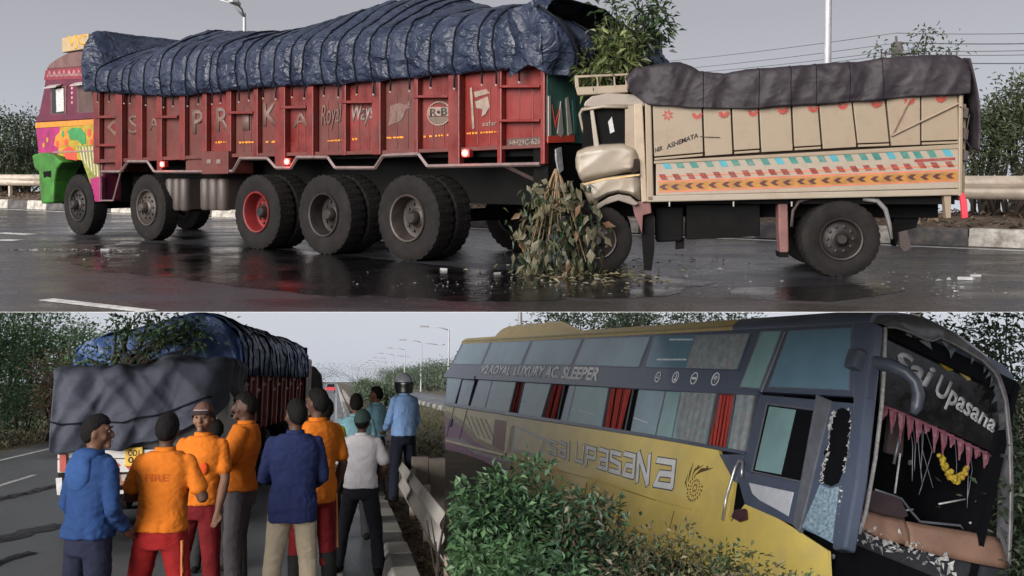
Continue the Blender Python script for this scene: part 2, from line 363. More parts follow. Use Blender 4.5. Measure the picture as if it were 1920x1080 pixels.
# painted lines
def stripe(name, pts, fr, z, m, label=None):
    o = MB().prism([(p[0], p[1]) for p in pts], z, z + 0.002, ax=2).obj(name, m, kind='structure'); placed(o, fr); return o
def dline(u0, v0, u1, v1, w, name='edge_line', z=0.004):
    a = DECK.at(u0, v0, 0, 2)[:2]; b = DECK.at(u1, v1, 0, 2)[:2]; d = (b - a) / np.linalg.norm(b - a); n = np.array([-d[1], d[0]]) * w / 2
    stripe(name, [a - n, b - n, b + n, a + n], DECK, z, M_WHITE)
a, b = kp(T_L + .4, -0.42), kp(T_R - .4, -0.42); n_ = kn * 0.07
stripe('edge_line', [a - n_, b - n_, b + n_, a + n_], DECK, 0.004, M_WHITE)
dline(86, 562, 282, 584.5, 0.13, 'lane_line')
dline(0, 437, 60, 440, 0.22, 'lane_line'); dline(0, 450, 36, 451, 0.26, 'lane_line')
# spilled oil and water lying dark on the road under the trucks
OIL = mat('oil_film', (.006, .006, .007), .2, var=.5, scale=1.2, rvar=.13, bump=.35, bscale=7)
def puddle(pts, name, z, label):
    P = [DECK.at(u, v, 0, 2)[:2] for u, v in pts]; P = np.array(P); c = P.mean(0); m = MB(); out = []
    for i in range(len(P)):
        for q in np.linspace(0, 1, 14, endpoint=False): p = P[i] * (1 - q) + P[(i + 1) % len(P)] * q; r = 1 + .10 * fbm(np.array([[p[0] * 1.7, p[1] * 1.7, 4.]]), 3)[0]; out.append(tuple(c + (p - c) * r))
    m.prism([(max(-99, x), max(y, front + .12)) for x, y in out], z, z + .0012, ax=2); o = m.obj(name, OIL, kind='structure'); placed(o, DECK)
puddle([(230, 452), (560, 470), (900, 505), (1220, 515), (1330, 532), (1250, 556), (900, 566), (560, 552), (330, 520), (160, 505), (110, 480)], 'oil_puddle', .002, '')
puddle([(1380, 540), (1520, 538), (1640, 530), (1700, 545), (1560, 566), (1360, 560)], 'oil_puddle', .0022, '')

# lamp posts standing behind the rail
M_GALV = mat('galvanised_pole', (0.33, 0.33, 0.34), 0.55, 0.3, var=0.15)
def street_lamp(fr, h, r, label, cat, arms, group=None, base=True):
    t = thing('street_lamp', label, cat, fr, group)
    mb = MB().tube([(0, 0, 0), (0, 0, h * .5), (0, 0, h)], [r * 1.25, r * 1.05, r * .8], 10)
    if base: mb.box((-.15, -.15, 0), (.15, .15, .04))
    autosmooth(mb.obj('pole', M_GALV, t))
    for ax, ay, rise in arms:
        pts = [(0, 0, h - .12), (ax * .35, ay * .35, h + rise * .55), (ax, ay, h + rise)]
        MB().tube(pts, r * .55, 8).obj('arm', M_GALV, t, smooth=True)
        d = np.array([ax, ay]) / math.hypot(ax, ay); e = np.array([-d[1], d[0]])
        c = np.array([ax, ay]); mb = MB(); l, w = r * 9, r * 2.4
        P = [c - d * l * .2 - e * w * .6, c - d * l * .2 + e * w * .6, c + d * l * .8 + e * w, c + d * l - e * 0, c + d * l * .8 - e * w]
        sl = rise / math.hypot(ax, ay) * 0.4
        mb.prism([tuple(p) for p in P], h + rise - r * .5, h + rise + r * 1.1, ax=2)
        mb.obj('lamp_head', M_GALV, t, bevel=r * .3)
    return t
p = DECK.at(458, 24, 26.4, 1)
street_lamp(sub(DECK, (p[0], 26.4, 0.3), (1, 0)), p[2] - 0.3, 0.055, 'grey street lamp with one arm rising behind the blue tarp of the long red truck', 'street lamp', [(-0.88, -.2, 0.42), (0.02, -.75, .1)])
p = DECK.at(1553, 0, 17.4, 1)
street_lamp(sub(DECK, (p[0], 17.4, 0.3), (1, 0)), p[2] + 2.5, 0.06, 'tall plain grey pole rising behind the tarp of the cream truck', 'street lamp', [(-1.4, 0, .3)])
# electricity pole and wires far behind, standing on the lower ground
wp = GROUND.at(1680, 68, 46, 1); wtop = wp[2]
t = thing('electric_pole', 'dark electricity pole with insulator pin far behind the cream truck', 'pole', Frame((wp[0], 46, 0), (1, 0, 0), (0, 1, 0), (0, 0, 1)))
M_POLE = mat('pole_iron', (0.06, 0.05, 0.05), 0.8)
MB().box((-.22, -.22, 0), (.22, .22, wtop - .35)).obj('pole', M_POLE, t, bevel=0.03)
MB().tube([(0, 0, wtop - .4), (0, 0, wtop)], .06, 6).obj('insulator_pin', M_POLE, t)
for k, dz in enumerate((0.72, .36, .0)): MB().box((-.9, -.3, wtop - 1.75 + dz), (.9, -.23, wtop - 1.67 + dz)).obj('cross_arm', M_POLE, t)
M_WIRE = mat('wire_black', (0.05, 0.05, 0.055), 0.6)
spans = [(1225, 112, 1680, 62), (1230, 128, 1672, 82), (1260, 134, 1672, 96), (1290, 140, 1672, 102), (1680, 62, 1930, 59), (1690, 80, 1930, 78), (1690, 95, 1930, 91), (1690, 102, 1930, 99), (1700, 116, 1930, 115)]
names_ = ['topmost thin wire', 'second wire', 'third wire', 'lowest wire']
for i, (u0, v0, u1, v1) in enumerate(spans):
    ya, yb = (70, 46) if i < 4 else (46, 40)
    A = GROUND.at(u0, v0, ya, 1); B = GROUND.at(u1, v1, yb, 1)
    if i < 4: e = A + (A - B) * 0.5; A = e
    else: B = B + (B - A) * 0.6
    pts = [A + (B - A) * k - np.array([0, 0, 1.0]) * 4 * k * (1 - k) * (0.25 if i < 4 else .1) for k in np.linspace(0, 1, 14)]
    o = MB().tube(pts, 0.017 if i not in (5, 8) else 0.026, 5).obj('overhead_wire', M_WIRE, smooth=True)
    side = 'running from the dark pole to the left over the cream truck' if i < 4 else 'running from the dark pole to the right edge'
    nm = names_[i] if i < 4 else ['topmost thin wire', 'second thicker wire', 'third thin wire', 'fourth thin wire', 'lowest thick wire'][i - 4]
    tag(o, f'{nm} {side}', 'wire')
# ------------------------------------------------------------------ long red lorry
T1 = sub(DECK, (0.354, 10.64, 0), (-6.45, 5.2))
def s1(u, v, c=0.0): return T1.at(u, v, c)
RED = mat('truck_red', (0.115, 0.0105, 0.008), 0.48, var=0.3, scale=3, dirt=(0.05, 0.024, 0.02), dirt_amt=0.42, dirt_scale=2.2, bump=0.06, bscale=25, rvar=0.15)
REDB = mat('truck_red_bright', (0.135, 0.010, 0.0075), 0.42, var=0.2, scale=3, dirt=(0.10, 0.03, 0.025), dirt_amt=0.25, dirt_scale=2.5, rvar=0.15)
FADE = mat('truck_red_faded', (0.085, 0.014, 0.0105), 0.6, var=0.3, scale=4, dirt=(0.06, 0.028, 0.022), dirt_amt=0.5, dirt_scale=2.0, bump=0.12, bscale=22)
DREDG = mat('skirt_grey_red', (0.14, 0.095, 0.09), 0.6, var=0.3, scale=8)
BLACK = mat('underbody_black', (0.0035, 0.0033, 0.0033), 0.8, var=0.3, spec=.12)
TYRE = mat('tyre_rubber', (0.009, 0.008, 0.008), 0.88, var=0.35, scale=5, dirt=(0.022, 0.015, 0.0125), dirt_amt=0.45, dirt_scale=6, bump=0.1, spec=.2)
RIMD = mat('rim_dark', (0.02, 0.017, 0.016), 0.55, 0.3, var=0.4, dirt=(0.03, 0.021, 0.017), dirt_amt=0.5)
RIMG = mat('rim_grey', (0.05, 0.04, 0.036), 0.5, 0.3, var=0.4, dirt=(0.045, 0.031, 0.025), dirt_amt=0.5, dirt_scale=8)
RIMR = mat('rim_red', (0.15, 0.010, 0.010), 0.5, var=0.3, dirt=(0.1, 0.03, 0.03), dirt_amt=0.4, dirt_scale=8)
LRED = mat('lamp_red_lit', (0.4, 0.01, 0.01), 0.3, emit=(1.0, 0.025, 0.02), estr=9)
LWHT = mat('paint_white', (0.30, 0.28, 0.25), 0.55, var=0.2, dirt=(0.2, 0.12, 0.1), dirt_amt=0.4)
DULLW = mat('lettering_dull', (0.105, 0.068, 0.056), 0.6, var=0.4, scale=14, dirt=(0.12, 0.04, 0.03), dirt_amt=0.6, dirt_scale=12)
GOLD = mat('reflective_amber', (0.60, 0.22, 0.02), 0.4, var=0.4, scale=20, dirt=(0.2, 0.05, 0.02), dirt_amt=0.5, dirt_scale=14)
GLASSD = mat('glass_dark', (0.01, 0.011, 0.012), 0.08, var=0.1)

truck = thing('cargo_truck', 'long red cargo truck with painted cab and five axles under a blue black tarp', 'truck', T1)
def wheel(parent, x, y, r, w, rimm, dish, name='wheel', hubm=None, seg=40):
    """tyre as the wheel's own mesh with rim and hub below it; y is the outer face"""
    c = (x, y, r)
    ri = r * 0.55
    prof = [(ri, -w * .9), (ri * 1.06, -w), (r * .93, -w), (r * .985, -w * .93), (r, -w * .8), (r, -w * .2), (r * .985, -w * .07), (r * .93, 0.0), (r * .80, .012), (ri * 1.1, -.004), (ri, -.02), (ri, -w * .9)]
    mb = MB().lathe(prof, c, 1, seg)
    for k in range(30):                                      # tread blocks
        a = k / 30 * 2 * math.pi; ca, sa = math.cos(a), math.sin(a); tx, tz = -sa, ca
        for (y0, y1, sh) in ((-w * .93, -w * .55, 0), (-w * .45, -w * .07, .5)):
            a2 = a + sh * 2 * math.pi / 30; ca, sa = math.cos(a2), math.sin(a2); tx, tz = -sa, ca; h = r * .062
            V = []
            for rr_ in (r * .985, r * 1.004):
                for (yy, tt) in ((y0, -h), (y1, -h), (y1, h), (y0, h)): V.append((c[0] + ca * rr_ + tx * tt, c[1] + yy, c[2] + sa * rr_ + tz * tt))
            mb.add(V, [(0, 1, 2, 3), (4, 5, 6, 7), (0, 1, 5, 4), (1, 2, 6, 5), (2, 3, 7, 6), (3, 0, 4, 7)])
    t = autosmooth(mb.obj(name, TYRE, parent), 35)
    d = dish
    prof = [(ri * 1.02, -.005), (ri * 1.0, .012), (ri * .93, .006), (ri * .88, -.04), (ri * .85, d * .8 - .03), (ri * .72, d), (ri * .55, d + .01), (ri * .40, d + .02)]
    rm = MB().lathe(prof, c, 1, seg)
    autosmooth(rm.obj('rim', rimm, t), 40)
    hb = MB().lathe([(ri * .42, d - .02), (ri * .42, d + .03), (ri * .30, d + .05), (ri * .27, d + .13), (ri * .2, d + .15), (0.001, d + .15)], c, 1, 24)
    for k in range(10):
        a = k / 10 * 2 * math.pi; q = (c[0] + math.cos(a) * ri * .6, c[1] + d + .008, c[2] + math.sin(a) * ri * .6)
        hb.lathe([(0.018, 0), (0.018, .03), (0.001, .035)], q, 1, 6)
    autosmooth(hb.obj('hub', hubm or rimm, t), 40)
    return t
R_ = 0.54
for (u, dish, rm, hm) in ((146, -.03, RIMD, None), (275, -.03, RIMG, None), (480, -.2, RIMR, RIMD), (606, -.2, RIMD, None), (763, -.2, RIMG, RIMD)):
    x = s1(u, 400)[0]; wheel(truck, x, 0.0, R_, 0.29, rm, dish, hubm=hm)
    if dish < -.1: wheel(truck, x, -0.33, R_, 0.29, RIMD, -.05, name='inner_wheel', seg=28)
    wheel(truck, x, -2.12, R_, 0.29, RIMD, -.05, name='far_wheel', seg=28)
    MB().tube([(x, -.2, R_), (x, -2.3, R_)], .09, 10).obj('axle', BLACK, truck)
# --- body: load box, panels, posts, rails
def btm(u): return lerp([(170, 304), (230, 302), (437, 293), (713, 287), (833, 283), (1022, 275)], u)
hem = [(165, 172), (183, 171), (267, 177), (333, 181), (400, 173), (500, 163), (633, 157), (667, 155), (777, 145), (867, 137), (993, 127), (1017, 122), (1030, 125)]
def hm(u): return lerp(hem, u)
zb0 = s1(1016, 275)[2]; zt0 = s1(1016, 133)[2]; xF = s1(181, 250)[0]; xR = 0.0
MB().box((0.05, -2.36, zb0 + .02), (xF - .05, -0.13, zt0 - .03)).obj('load_box', BLACK, truck)
MB().box((0.3, -1.75, .72), (xF + 1.2, -.62, zb0 - .02)).obj('chassis', BLACK, truck)  # solid black block, its colour also darkens the space under the body
MB().box((0.08, -2.3, zb0 - .1), (xF - .1, -0.14, zb0 - .002)).obj('floor_bearers', BLACK, truck)
posts = [(176, 187), (219, 231), (256, 267), (295, 304), (337, 347), (380, 388), (425, 434), (476, 484), (518, 537), (578, 590), (642, 649), (700, 716), (777, 784), (843, 864), (933, 941), (1014, 1022)]
lowposts = {518: 314, 843: 310, 933: 308, 1014: 308, 380: 321, 295: 320, 219: 320}
def quadpoly(u0, v0a, u1, v0b, v1b, v1a, c): return [tuple(s1(u, v, c)[[0, 2]]) for u, v in ((u0, v0a), (u1, v0b), (u1, v1b), (u0, v1a))]
bright = {13, 14}
for i in range(len(posts) - 1):
    a, b = posts[i][1], posts[i + 1][0]
    m = REDB if i in bright else (RED if i in (5, 8, 10, 12) else FADE)
    bow = RNG.uniform(-.006, .006)
    mb = MB().prism(quadpoly(a - 3, hm(a) - 14, b + 3, hm(b) - 14, btm(b), btm(a), 0), -.125, -.075 + bow)
    po = mb.obj('side_panel', m, truck)
    for q in range(2):                                         # shallow pressed creases
        uu = a + (b - a) * (0.33 + .34 * q); x = s1(uu, 240)[0]; z0 = s1(uu, btm(uu) - 8)[2]; z1 = s1(uu, hm(uu) + 30)[2]
        if b - a > 40: MB().box((x - .012, -.08, z0), (x + .012, -.066 + bow, z1)).obj('crease', m, po, bevel=.004)
for (a, b) in posts:
    vb = lowposts.get(a, btm(a) + 3)
    wide = b - a > 11
    MB().prism(quadpoly(a, hm(a) - 10, b, hm(b) - 10, vb, vb, 0), -.07, 0.03 if wide else 0.012).obj('post', RED if a < 900 else REDB, truck, bevel=.01)
for (a, b, v) in ((290, 335, 220), (428, 477, 212), (528, 577, 202), (642, 702, 192), (778, 843, 182), (937, 1014, 163), (937, 1014, 227), (181, 220, 220), (181, 222, 273)):
    MB().prism(quadpoly(a, v - 3, b, v - 3.6, v + 1.5, v + 2, 0), -.07, .04).obj('cross_bar', RED if a < 900 else REDB, truck, bevel=.006)
for i in range(len(posts) - 1):                                 # bottom rail in lengths between the posts
    a, b = posts[i][1], posts[i + 1][0]
    MB().prism(quadpoly(a, btm(a) - 5, b, btm(b) - 5, btm(b) + 2, btm(a) + 2, 0), -.072, .0).obj('bottom_rail', FADE, truck, bevel=.006)
# zigzag underrun rail
skirt = [(190, 322), (226, 322), (240, 303), (277, 303), (290, 322), (383, 322), (437, 321), (450, 297), (502, 297), (518, 315), (545, 315), (557, 295), (615, 295), (629, 315), (703, 315), (718, 292), (785, 289), (802, 312), (1012, 308)]
mb = MB()
for (p, q) in zip(skirt[:-1], skirt[1:]):
    A, B = s1(*p, .03), s1(*q, .03); mb.tube([A, B], .024, 4)
mb.obj('underrun_rail', DREDG, truck)
MB().tube([s1(945, 310, 0), s1(1003, 338, -.4)], .022, 6).obj('brace', DREDG, truck)
MB().prism(quadpoly(344, 297, 382, 296, 320, 321, 0), -.1, -.04).obj('skirt_panel', FADE, truck, bevel=.006)
bx = MB().prism(quadpoly(384, 284, 434, 283, 326, 327, 0), -.4, .06).obj('tool_box', FADE, truck, bevel=.012)
for uu in (399, 417): MB().prism(quadpoly(uu - 4, 299, uu + 4, 299, 307, 307, 0), .058, .072).obj('latch', DREDG, bx, bevel=.004)
MB().prism(quadpoly(195, 280, 222, 279, 300, 302, 0), -.1, -.03).obj('skirt_panel', FADE, truck, bevel=.006)
for (a, b) in ((316, 356), (381, 429)):                          # ribbed tanks
    p = s1(a, 335, -.2); q = s1(b, 395, -.2); x0, x1 = q[0], p[0]; z0, z1 = q[2], p[2]; mb = MB(); nr = 3
    for k in range(nr):
        xa = x0 + (x1 - x0) * (k + .5) / nr; rr_ = abs(x1 - x0) / nr * .49
        mb.lathe([(rr_ * .8, 0), (rr_, .04), (rr_, z1 - z0 - .04), (rr_ * .8, z1 - z0)], (xa, -.2, z0), 2, 16)
    mb.box((x0, -.9, z0 + .02), (x1, -.2, z1 - .02))
    autosmooth(mb.obj('fuel_tank', mat('tank_brown', (0.06, 0.047, 0.042), .55, .2, var=.3, dirt=(.05, .03, .025), dirt_amt=.5), truck), 40)
for (u, v) in ((304, 308), (538, 303), (872, 287)):              # lit side markers
    p = s1(u, v, .05); l = MB().box((p[0] - .06, -.03, p[2] - .05), (p[0] + .06, .045, p[2] + .05)).obj('marker_light', mat('lamp_house', (.25, .02, .02), .4), truck, bevel=.01)
    MB().lathe([(.042, 0), (.040, .02), (.02, .03), (.001, .033)], (p[0], .046, p[2]), 1, 14).obj('lens', LRED, l, smooth=True)
# lettering and painted devices on the panels
def tx(body, u0, v0, u1, v1, h, m=DULLW, y=-.066, **k):
    a, b = s1(u0, v0), s1(u1, v1); hh = abs(s1((u0 + u1) / 2, (v0 + v1) / 2 - h / 2)[2] - s1((u0 + u1) / 2, (v0 + v1) / 2 + h / 2)[2])
    return fit_text(body, (a[0], a[2]), (b[0], b[2]), hh, y, m, truck, extr=.004, **k)
tx('S', 234, 234, 253, 233, 36, bold=.01); tx('A', 273, 231, 291, 230, 26, bold=.01); tx('P', 354, 228, 373, 227, 46, bold=.02)
tx('R', 398, 224, 423, 222, 46, bold=.02); tx('I', 447, 226, 460, 225, 36, bold=.02); tx('K', 486, 215, 514, 213, 44, bold=.02); tx('A', 541, 225, 572, 223, 30, bold=.01)
tx('Royal', 595, 222, 634, 214, 50, shear=.25); tx('Ways', 653, 218, 694, 211, 44, mat('lettering_grey', (.16, .12, .11), .6, var=.4, scale=14), shear=.3, bold=.02)
RB = mat('badge_cream', (.19, .15, .12), .6, var=.3, scale=10, dirt=(.2, .06, .04), dirt_amt=.4)
def disc(u, v, ru, y0, y1, m, name, seg=28, rin=0):
    c = s1(u, v); r = abs(s1(u + ru, v)[0] - c[0]); mb = MB()
    rz = abs(s1(u, v - ru)[2] - c[2]); W = np.linspace(0, 2 * math.pi, seg, endpoint=False); k = r / rz
    if rin:
        G = [[(c[0] + r * q * math.cos(w), yy, c[2] + rz * q * math.sin(w)) for w in W] for q, yy in ((rin, y0), (rin, y1), (1, y1), (1, y0))]
        mb.grid(G, True)
    else: mb.prism([(c[0] + r * math.cos(w), c[2] + rz * math.sin(w)) for w in W], y0, y1)
    return mb.obj(name, m, truck)
disc(816, 212, 23, -.07, -.064, RB, 'badge_ring', rin=.9)
def seg_badge(m, vv, name):
    P = [s1(816 + 20 * math.cos(w), vv(math.sin(w))) for w in np.linspace(0, 2 * math.pi, 30, endpoint=False)]
    MB().prism([(p[0], p[2]) for p in P], -.07, -.065).obj(name, m, truck)
seg_badge(RB, lambda s: min(217, 212 - 20 * s) if 212 - 20 * s > 200 else 200, 'badge_band')
seg_badge(mat('badge_olive', (.10, .07, .05), .6), lambda s: max(218.5, 212 - 20 * s), 'badge_base')
tx('R\u2022B', 800, 211, 832, 208, 15, mat('lettering_black', (.02, .015, .015), .5), y=-.0648, bold=.02)
def poly(pts, m, name, par, y0=-.07, y1=-.064, fn=s1): return MB().prism([tuple(fn(u, v)[[0, 2]]) for u, v in pts], y0, y1).obj(name, m, par)
for k in range(3):                                                # feathered wing device and the flag device
    poly([(720 + k * 3, 236 - k * 12), (745, 226 - k * 11), (764, 184 + k * 9), (742, 210 - k * 9), (724, 222 - k * 12)], DULLW, 'wing_device', truck, -.07, -.066 + .001 * k)
for P in ([(874, 165), (878, 162), (883, 240), (879, 242)], [(882, 172), (905, 166), (912, 174), (884, 182)], [(884, 190), (908, 180), (911, 200), (903, 214), (896, 218), (898, 204), (886, 202)]):
    poly(P, RB, 'flag_device', truck, -.07, -.064)
tx('safari', 898, 232, 928, 229, 9, RB)
for (a, b, va, vb, nn) in ((397, 426, 267, 265, 6), (441, 470, 267, 266, 5), (486, 518, 266, 265, 6), (607, 640, 264, 262, 5), (648, 664, 261, 260, 3), (718, 766, 258, 256, 4), (787, 842, 256, 252, 10), (868, 930, 250, 246, 12)):
    for k in range(nn):                                           # amber reflective flashes
        if RNG.uniform() < .12: continue
        u = a + (b - a) * k / nn; w = (b - a) / nn * RNG.uniform(.5, .9); v = va + (vb - va) * k / nn; h = RNG.uniform(2.2, 4.2)
        poly([(u, v - h / 2), (u + w, v - h / 2), (u + w, v + h / 2), (u, v + h / 2)], GOLD, 'reflective_flash', truck, -.07, -.065 if posts[0][0] else 0)
poly([(945, 260), (1010, 256), (1010, 276), (945, 279)], mat('plate_dark', (.05, .025, .022), .6), 'number_board', truck, -.07, -.055)
tx('MH29C-626', 950, 268, 1008, 264.5, 11, RB, y=-.054, bold=.01)
dia = [(207, 223), (220, 236), (209, 254), (194, 238)]
pd = poly(dia, DULLW, 'diamond_device', truck); poly([(207, 230), (214, 237), (208, 246), (200, 238)], RED, 'diamond_core', pd, -.064, -.06)
# --- cab
MAG = mat('cab_magenta', (0.085, 0.01, 0.025), .4, var=.3, scale=4, dirt=(.05, .02, .03), dirt_amt=.3, rvar=.1)
ROOFC = mat('cab_roof', (0.12, 0.06, 0.055), .5, var=.3, scale=4, dirt=(.06, .03, .03), dirt_amt=.4)
cabp = [(186, 378), (184, 300), (181, 225), (176, 150), (170, 97), (142, 95), (121, 98), (103, 107), (88, 118), (80, 130), (74, 170), (62, 228), (64, 262), (67, 288), (110, 296), (150, 303), (160, 335), (172, 378)]
prof = [tuple(s1(u, v)[[0, 2]]) for u, v in cabp]
cabo = MB().prism(prof, -2.28, -.06).obj('cab', MAG, truck, bevel=.05)
def cq(pts, m, name, y1=-.05, y0=-.062, bevel=0): return MB().prism([tuple(s1(u, v)[[0, 2]]) for u, v in pts], y0, y1).obj(name, m, truck, bevel=bevel)
cq([(81, 129), (88, 119), (103, 108), (121, 99), (142, 96), (168, 97), (169, 123), (120, 127)], ROOFC, 'roof_side', -.05, -.3, .02)
cq([(80, 131), (166, 124), (168, 146), (77, 150)], mat('cab_band', (.16, .02, .03), .45), 'band', -.052)
for k in range(9):
    u = 83 + k * 9.2; vt = 132 - .5 * k; vb_ = 144 - .35 * k
    cq([(u, vb_), (u + 4.6, vt), (u + 9.2, vb_ - .3), (u + 9.2, vb_ - 2.5), (u + 4.6, vt + 3), (u, vb_ - 2.2)], mat('zigzag_pink', (.34, .17, .17), .5), 'zigzag', -.047)
# windows: recess frame, glass, visor
def window(u0, v0, u1, v1, glass, sk=0):
    f = cq([(u0 - 3, v0 - 3), (u1 + 3, v0 - 4), (u1 + 3 + sk, v1 + 3), (u0 - 3 + sk * .5, v1 + 4)], mat('window_trim', (.12, .06, .06), .4, .2), 'window', -.045, -.075, .008)
    p = [tuple(s1(u, v)[[0, 2]]) for u, v in ((u0, v0), (u1, v0 - 1), (u1 + sk, v1), (u0 + sk * .5, v1 + 1))]
    MB().prism(p, -.05, -.041).obj('pane', glass, f)
    return f
w1 = window(93, 164, 116, 212, GLASSD); w2 = window(142, 163, 169, 208, mat('curtain_brown', (.06, .035, .03), .8), 2)
MB().prism([tuple(s1(u, v)[[0, 2]]) for u, v in ((101, 167), (115, 165), (116, 208), (102, 210))], -.041, -.036).obj('poster', mat('poster', (.4, .38, .36), .7, var=.5, scale=30), w1)
for (a, b, v) in ((92, 115, 162), (141, 168, 157)):
    A = s1(a, v, -.03); B = s1(b, v - 3, -.03)
    mb = MB().add([A, B, B + np.array([0, .10, -.05]), A + np.array([0, .10, -.05]), A + np.array([0, 0, .02]), B + np.array([0, 0, .02]), B + np.array([0, .10, -.03]), A + np.array([0, .10, -.03])], [(0, 1, 2, 3), (4, 5, 6, 7), (0, 1, 5, 4), (1, 2, 6, 5), (2, 3, 7, 6), (3, 0, 4, 7)])
    mb.obj('window_visor', mat('visor_white', (.3, .27, .25), .5), truck)
for k in range(4):
    v = 165 + k * 9; c = s1(129, v); mb = MB().lathe([(.03, 0), (.024, .008), (.001, .01)], (c[0], -.06, c[2]), 1, 10); mb.obj('pillar_flower', mat('petal_pink', (.4, .2, .22), .5), truck)
cq([(66, 216), (176, 210), (178, 222), (63, 229)], MAG, 'sill', -.035, -.07, .01)
cq([(62, 230), (178, 223), (179, 233), (62, 240)], mat('gold_band', (.42, .17, .02), .45, var=.25), 'gold_band', -.042)
YEL = mat('art_yellow', (.28, .19, .015), .5, var=.3, scale=8); ORG = mat('art_orange', (.45, .16, .015), .5, var=.3); GRN = mat('art_green', (.03, .17, .05), .5, var=.3)
LIME = mat('mudguard_green', (.028, .135, .014), .5, var=.35, scale=5, dirt=(.03, .05, .015), dirt_amt=.5, dirt_scale=4); PNK = mat('art_pink', (.24, .012, .085), .5, var=.3); RD2 = mat('art_red', (.45, .05, .03), .5, var=.2)
cq([(63, 241), (108, 238), (104, 290), (68, 287)], PNK, 'art_field', -.045)
cq([(108, 238), (180, 233), (182, 300), (155, 302), (104, 291)], YEL, 'art_field', -.045)
cq([(100, 256), (112, 243), (125, 244), (124, 268), (108, 278), (97, 272)], ORG, 'art_petal', -.04)
cq([(122, 246), (132, 239), (146, 240), (156, 250), (157, 268), (150, 272), (140, 262), (128, 262)], GRN, 'art_leaf', -.0385)
for (u, v, r, m) in ((163, 249, 5, RD2), (172, 257, 4, RD2), (120, 266, 4, RD2), (104, 270, 4, RD2), (167, 266, 4, RD2), (85, 262, 3, YEL), (78, 272, 3, YEL), (114, 251, 4, GRN)):
    P = [(u + .7 * r * math.cos(w), v + 1.7 * r * math.sin(w)) for w in np.linspace(0, 6.283, 10, endpoint=False)]; cq(P, m, 'art_petal', -.037)
cq([(112, 282), (124, 273), (138, 282), (140, 301), (120, 298)], RD2, 'art_petal', -.038)
cq([(140, 274), (181, 270), (184, 375), (174, 376), (160, 330), (150, 302)], mat('art_olive', (.15, .16, .03), .5, var=.4, scale=10), 'art_field', -.0415)
for k in range(6): cq([(144 + k * 6, 276 - k * .5), (146 + k * 6, 276 - k * .5), (151 + k * 6, 300 + k * 7), (149 + k * 6, 300 + k * 7)], mat('art_cream', (.42, .34, .25), .5), 'art_line', -.037)
cq([(165, 335), (186, 330), (187, 378), (173, 378)], PNK, 'art_field', -.036)
cq([(96, 284), (178, 281), (178, 284), (97, 287)], mat('step_bar', (.2, .14, .1), .5), 'trim_bar', -.03)
mg = MB()
outer = [(66, 292), (78, 287), (92, 286), (108, 291), (122, 303)]; inner = [(80, 312), (86, 304), (95, 301), (108, 303), (118, 307)]
G = []
for y in (-.3, .06, .075):
    G.append([tuple(s1(u, v)[[0]]) + (y,) + tuple(s1(u, v)[[2]]) for u, v in outer])
mg.prism([tuple(s1(u, v)[[0, 2]]) for u, v in [(66, 291), (78, 287), (92, 286), (108, 291), (122, 304), (112, 318), (108, 340), (106, 380), (84, 382), (80, 345), (79, 322), (71, 316)]], -.35, .07)
mg.obj('mudguard', LIME, truck, bevel=.03)
cq([(88, 322), (103, 320), (103, 333), (95, 331), (90, 334)], BLACK, 'indicator_hole', .075, .06)
MB().prism([tuple(s1(u, v)[[0, 2]]) for u, v in ((70, 292), (84, 382), (80, 384), (66, 300))], -2.2, -.35).obj('bumper', LIME, truck, bevel=.02)
MB().prism([tuple(s1(u, v)[[0, 2]]) for u, v in ((107, 300), (152, 306), (174, 378), (186, 380), (186, 300))], -2.1, -.4).obj('wheel_housing', BLACK, truck)
for (A, B) in (((188, 322), (188, 376)), ((188, 376), (212, 376)), ((212, 376), (226, 323))): MB().tube([s1(*A), s1(*B)], .014, 5).obj('step_rail', DREDG, truck)
MB().prism([tuple(s1(u, v)[[0, 2]]) for u, v in ((179, 178), (220, 178), (222, 322), (183, 322))], -2.3, -.11).obj('headboard', FADE, truck)
# roof name board
p = s1(121, 97, -.35); q = s1(170, 63, -.35)
nb = MB().box((q[0], -1.95, p[2] - .02), (p[0], -.3, q[2])).obj('roof_board', mat('board_cream', (.30, .23, .13), .6, var=.2, dirt=(.3, .18, .07), dirt_amt=.4), truck, bevel=.015)
a = s1(127, 80, -.3); b = s1(163, 77, -.3); fit_text('VJC', (a[0], a[2]), (b[0], b[2]), .26, -.3, mat('board_ochre', (.45, .22, .03), .5), truck, bold=.03)
# --- tail
TEAL = mat('tail_teal', (.035, .10, .085), .5, var=.4, scale=5, dirt=(.03, .04, .04), dirt_amt=.5)
def r1(u, v): p = T1.at(u, v, -.02, 0); return p
zt1 = r1(1050, 268)[2]; zt2 = r1(1050, 150)[2]
MB().box((-.02, -2.34, zt1), (.05, -.03, zt2 + .3)).obj('tail_door', TEAL, truck, bevel=.01)
def tq(pts, m, name, x=-.035): return MB().prism([(r1(u, v)[1], r1(u, v)[2]) for u, v in pts], x, -.021, ax=0).obj(name, m, truck)
tq([(1044, 250), (1050, 190), (1055, 250), (1050, 258)], LWHT, 'tail_device'); tq([(1034, 195), (1041, 240), (1050, 200), (1040, 230)], RD2, 'tail_device', -.03)
tq([(1060, 185), (1064, 182), (1072, 250), (1064, 255)], LWHT, 'tail_device', -.032); tq([(1027, 180), (1031, 180), (1032, 255), (1027, 256)], LWHT, 'tail_device', -.033)
tq([(1026, 255), (1076, 253), (1076, 266), (1026, 268)], RD2, 'tail_device', -.031); tq([(1072, 188), (1079, 186), (1082, 250), (1076, 252)], TEAL, 'tail_device', -.03)
MB().box((-.01, -2.3, zt1 - .62), (.2, -.06, zt1 - .02)).obj('tail_frame', BLACK, truck, bevel=.01)
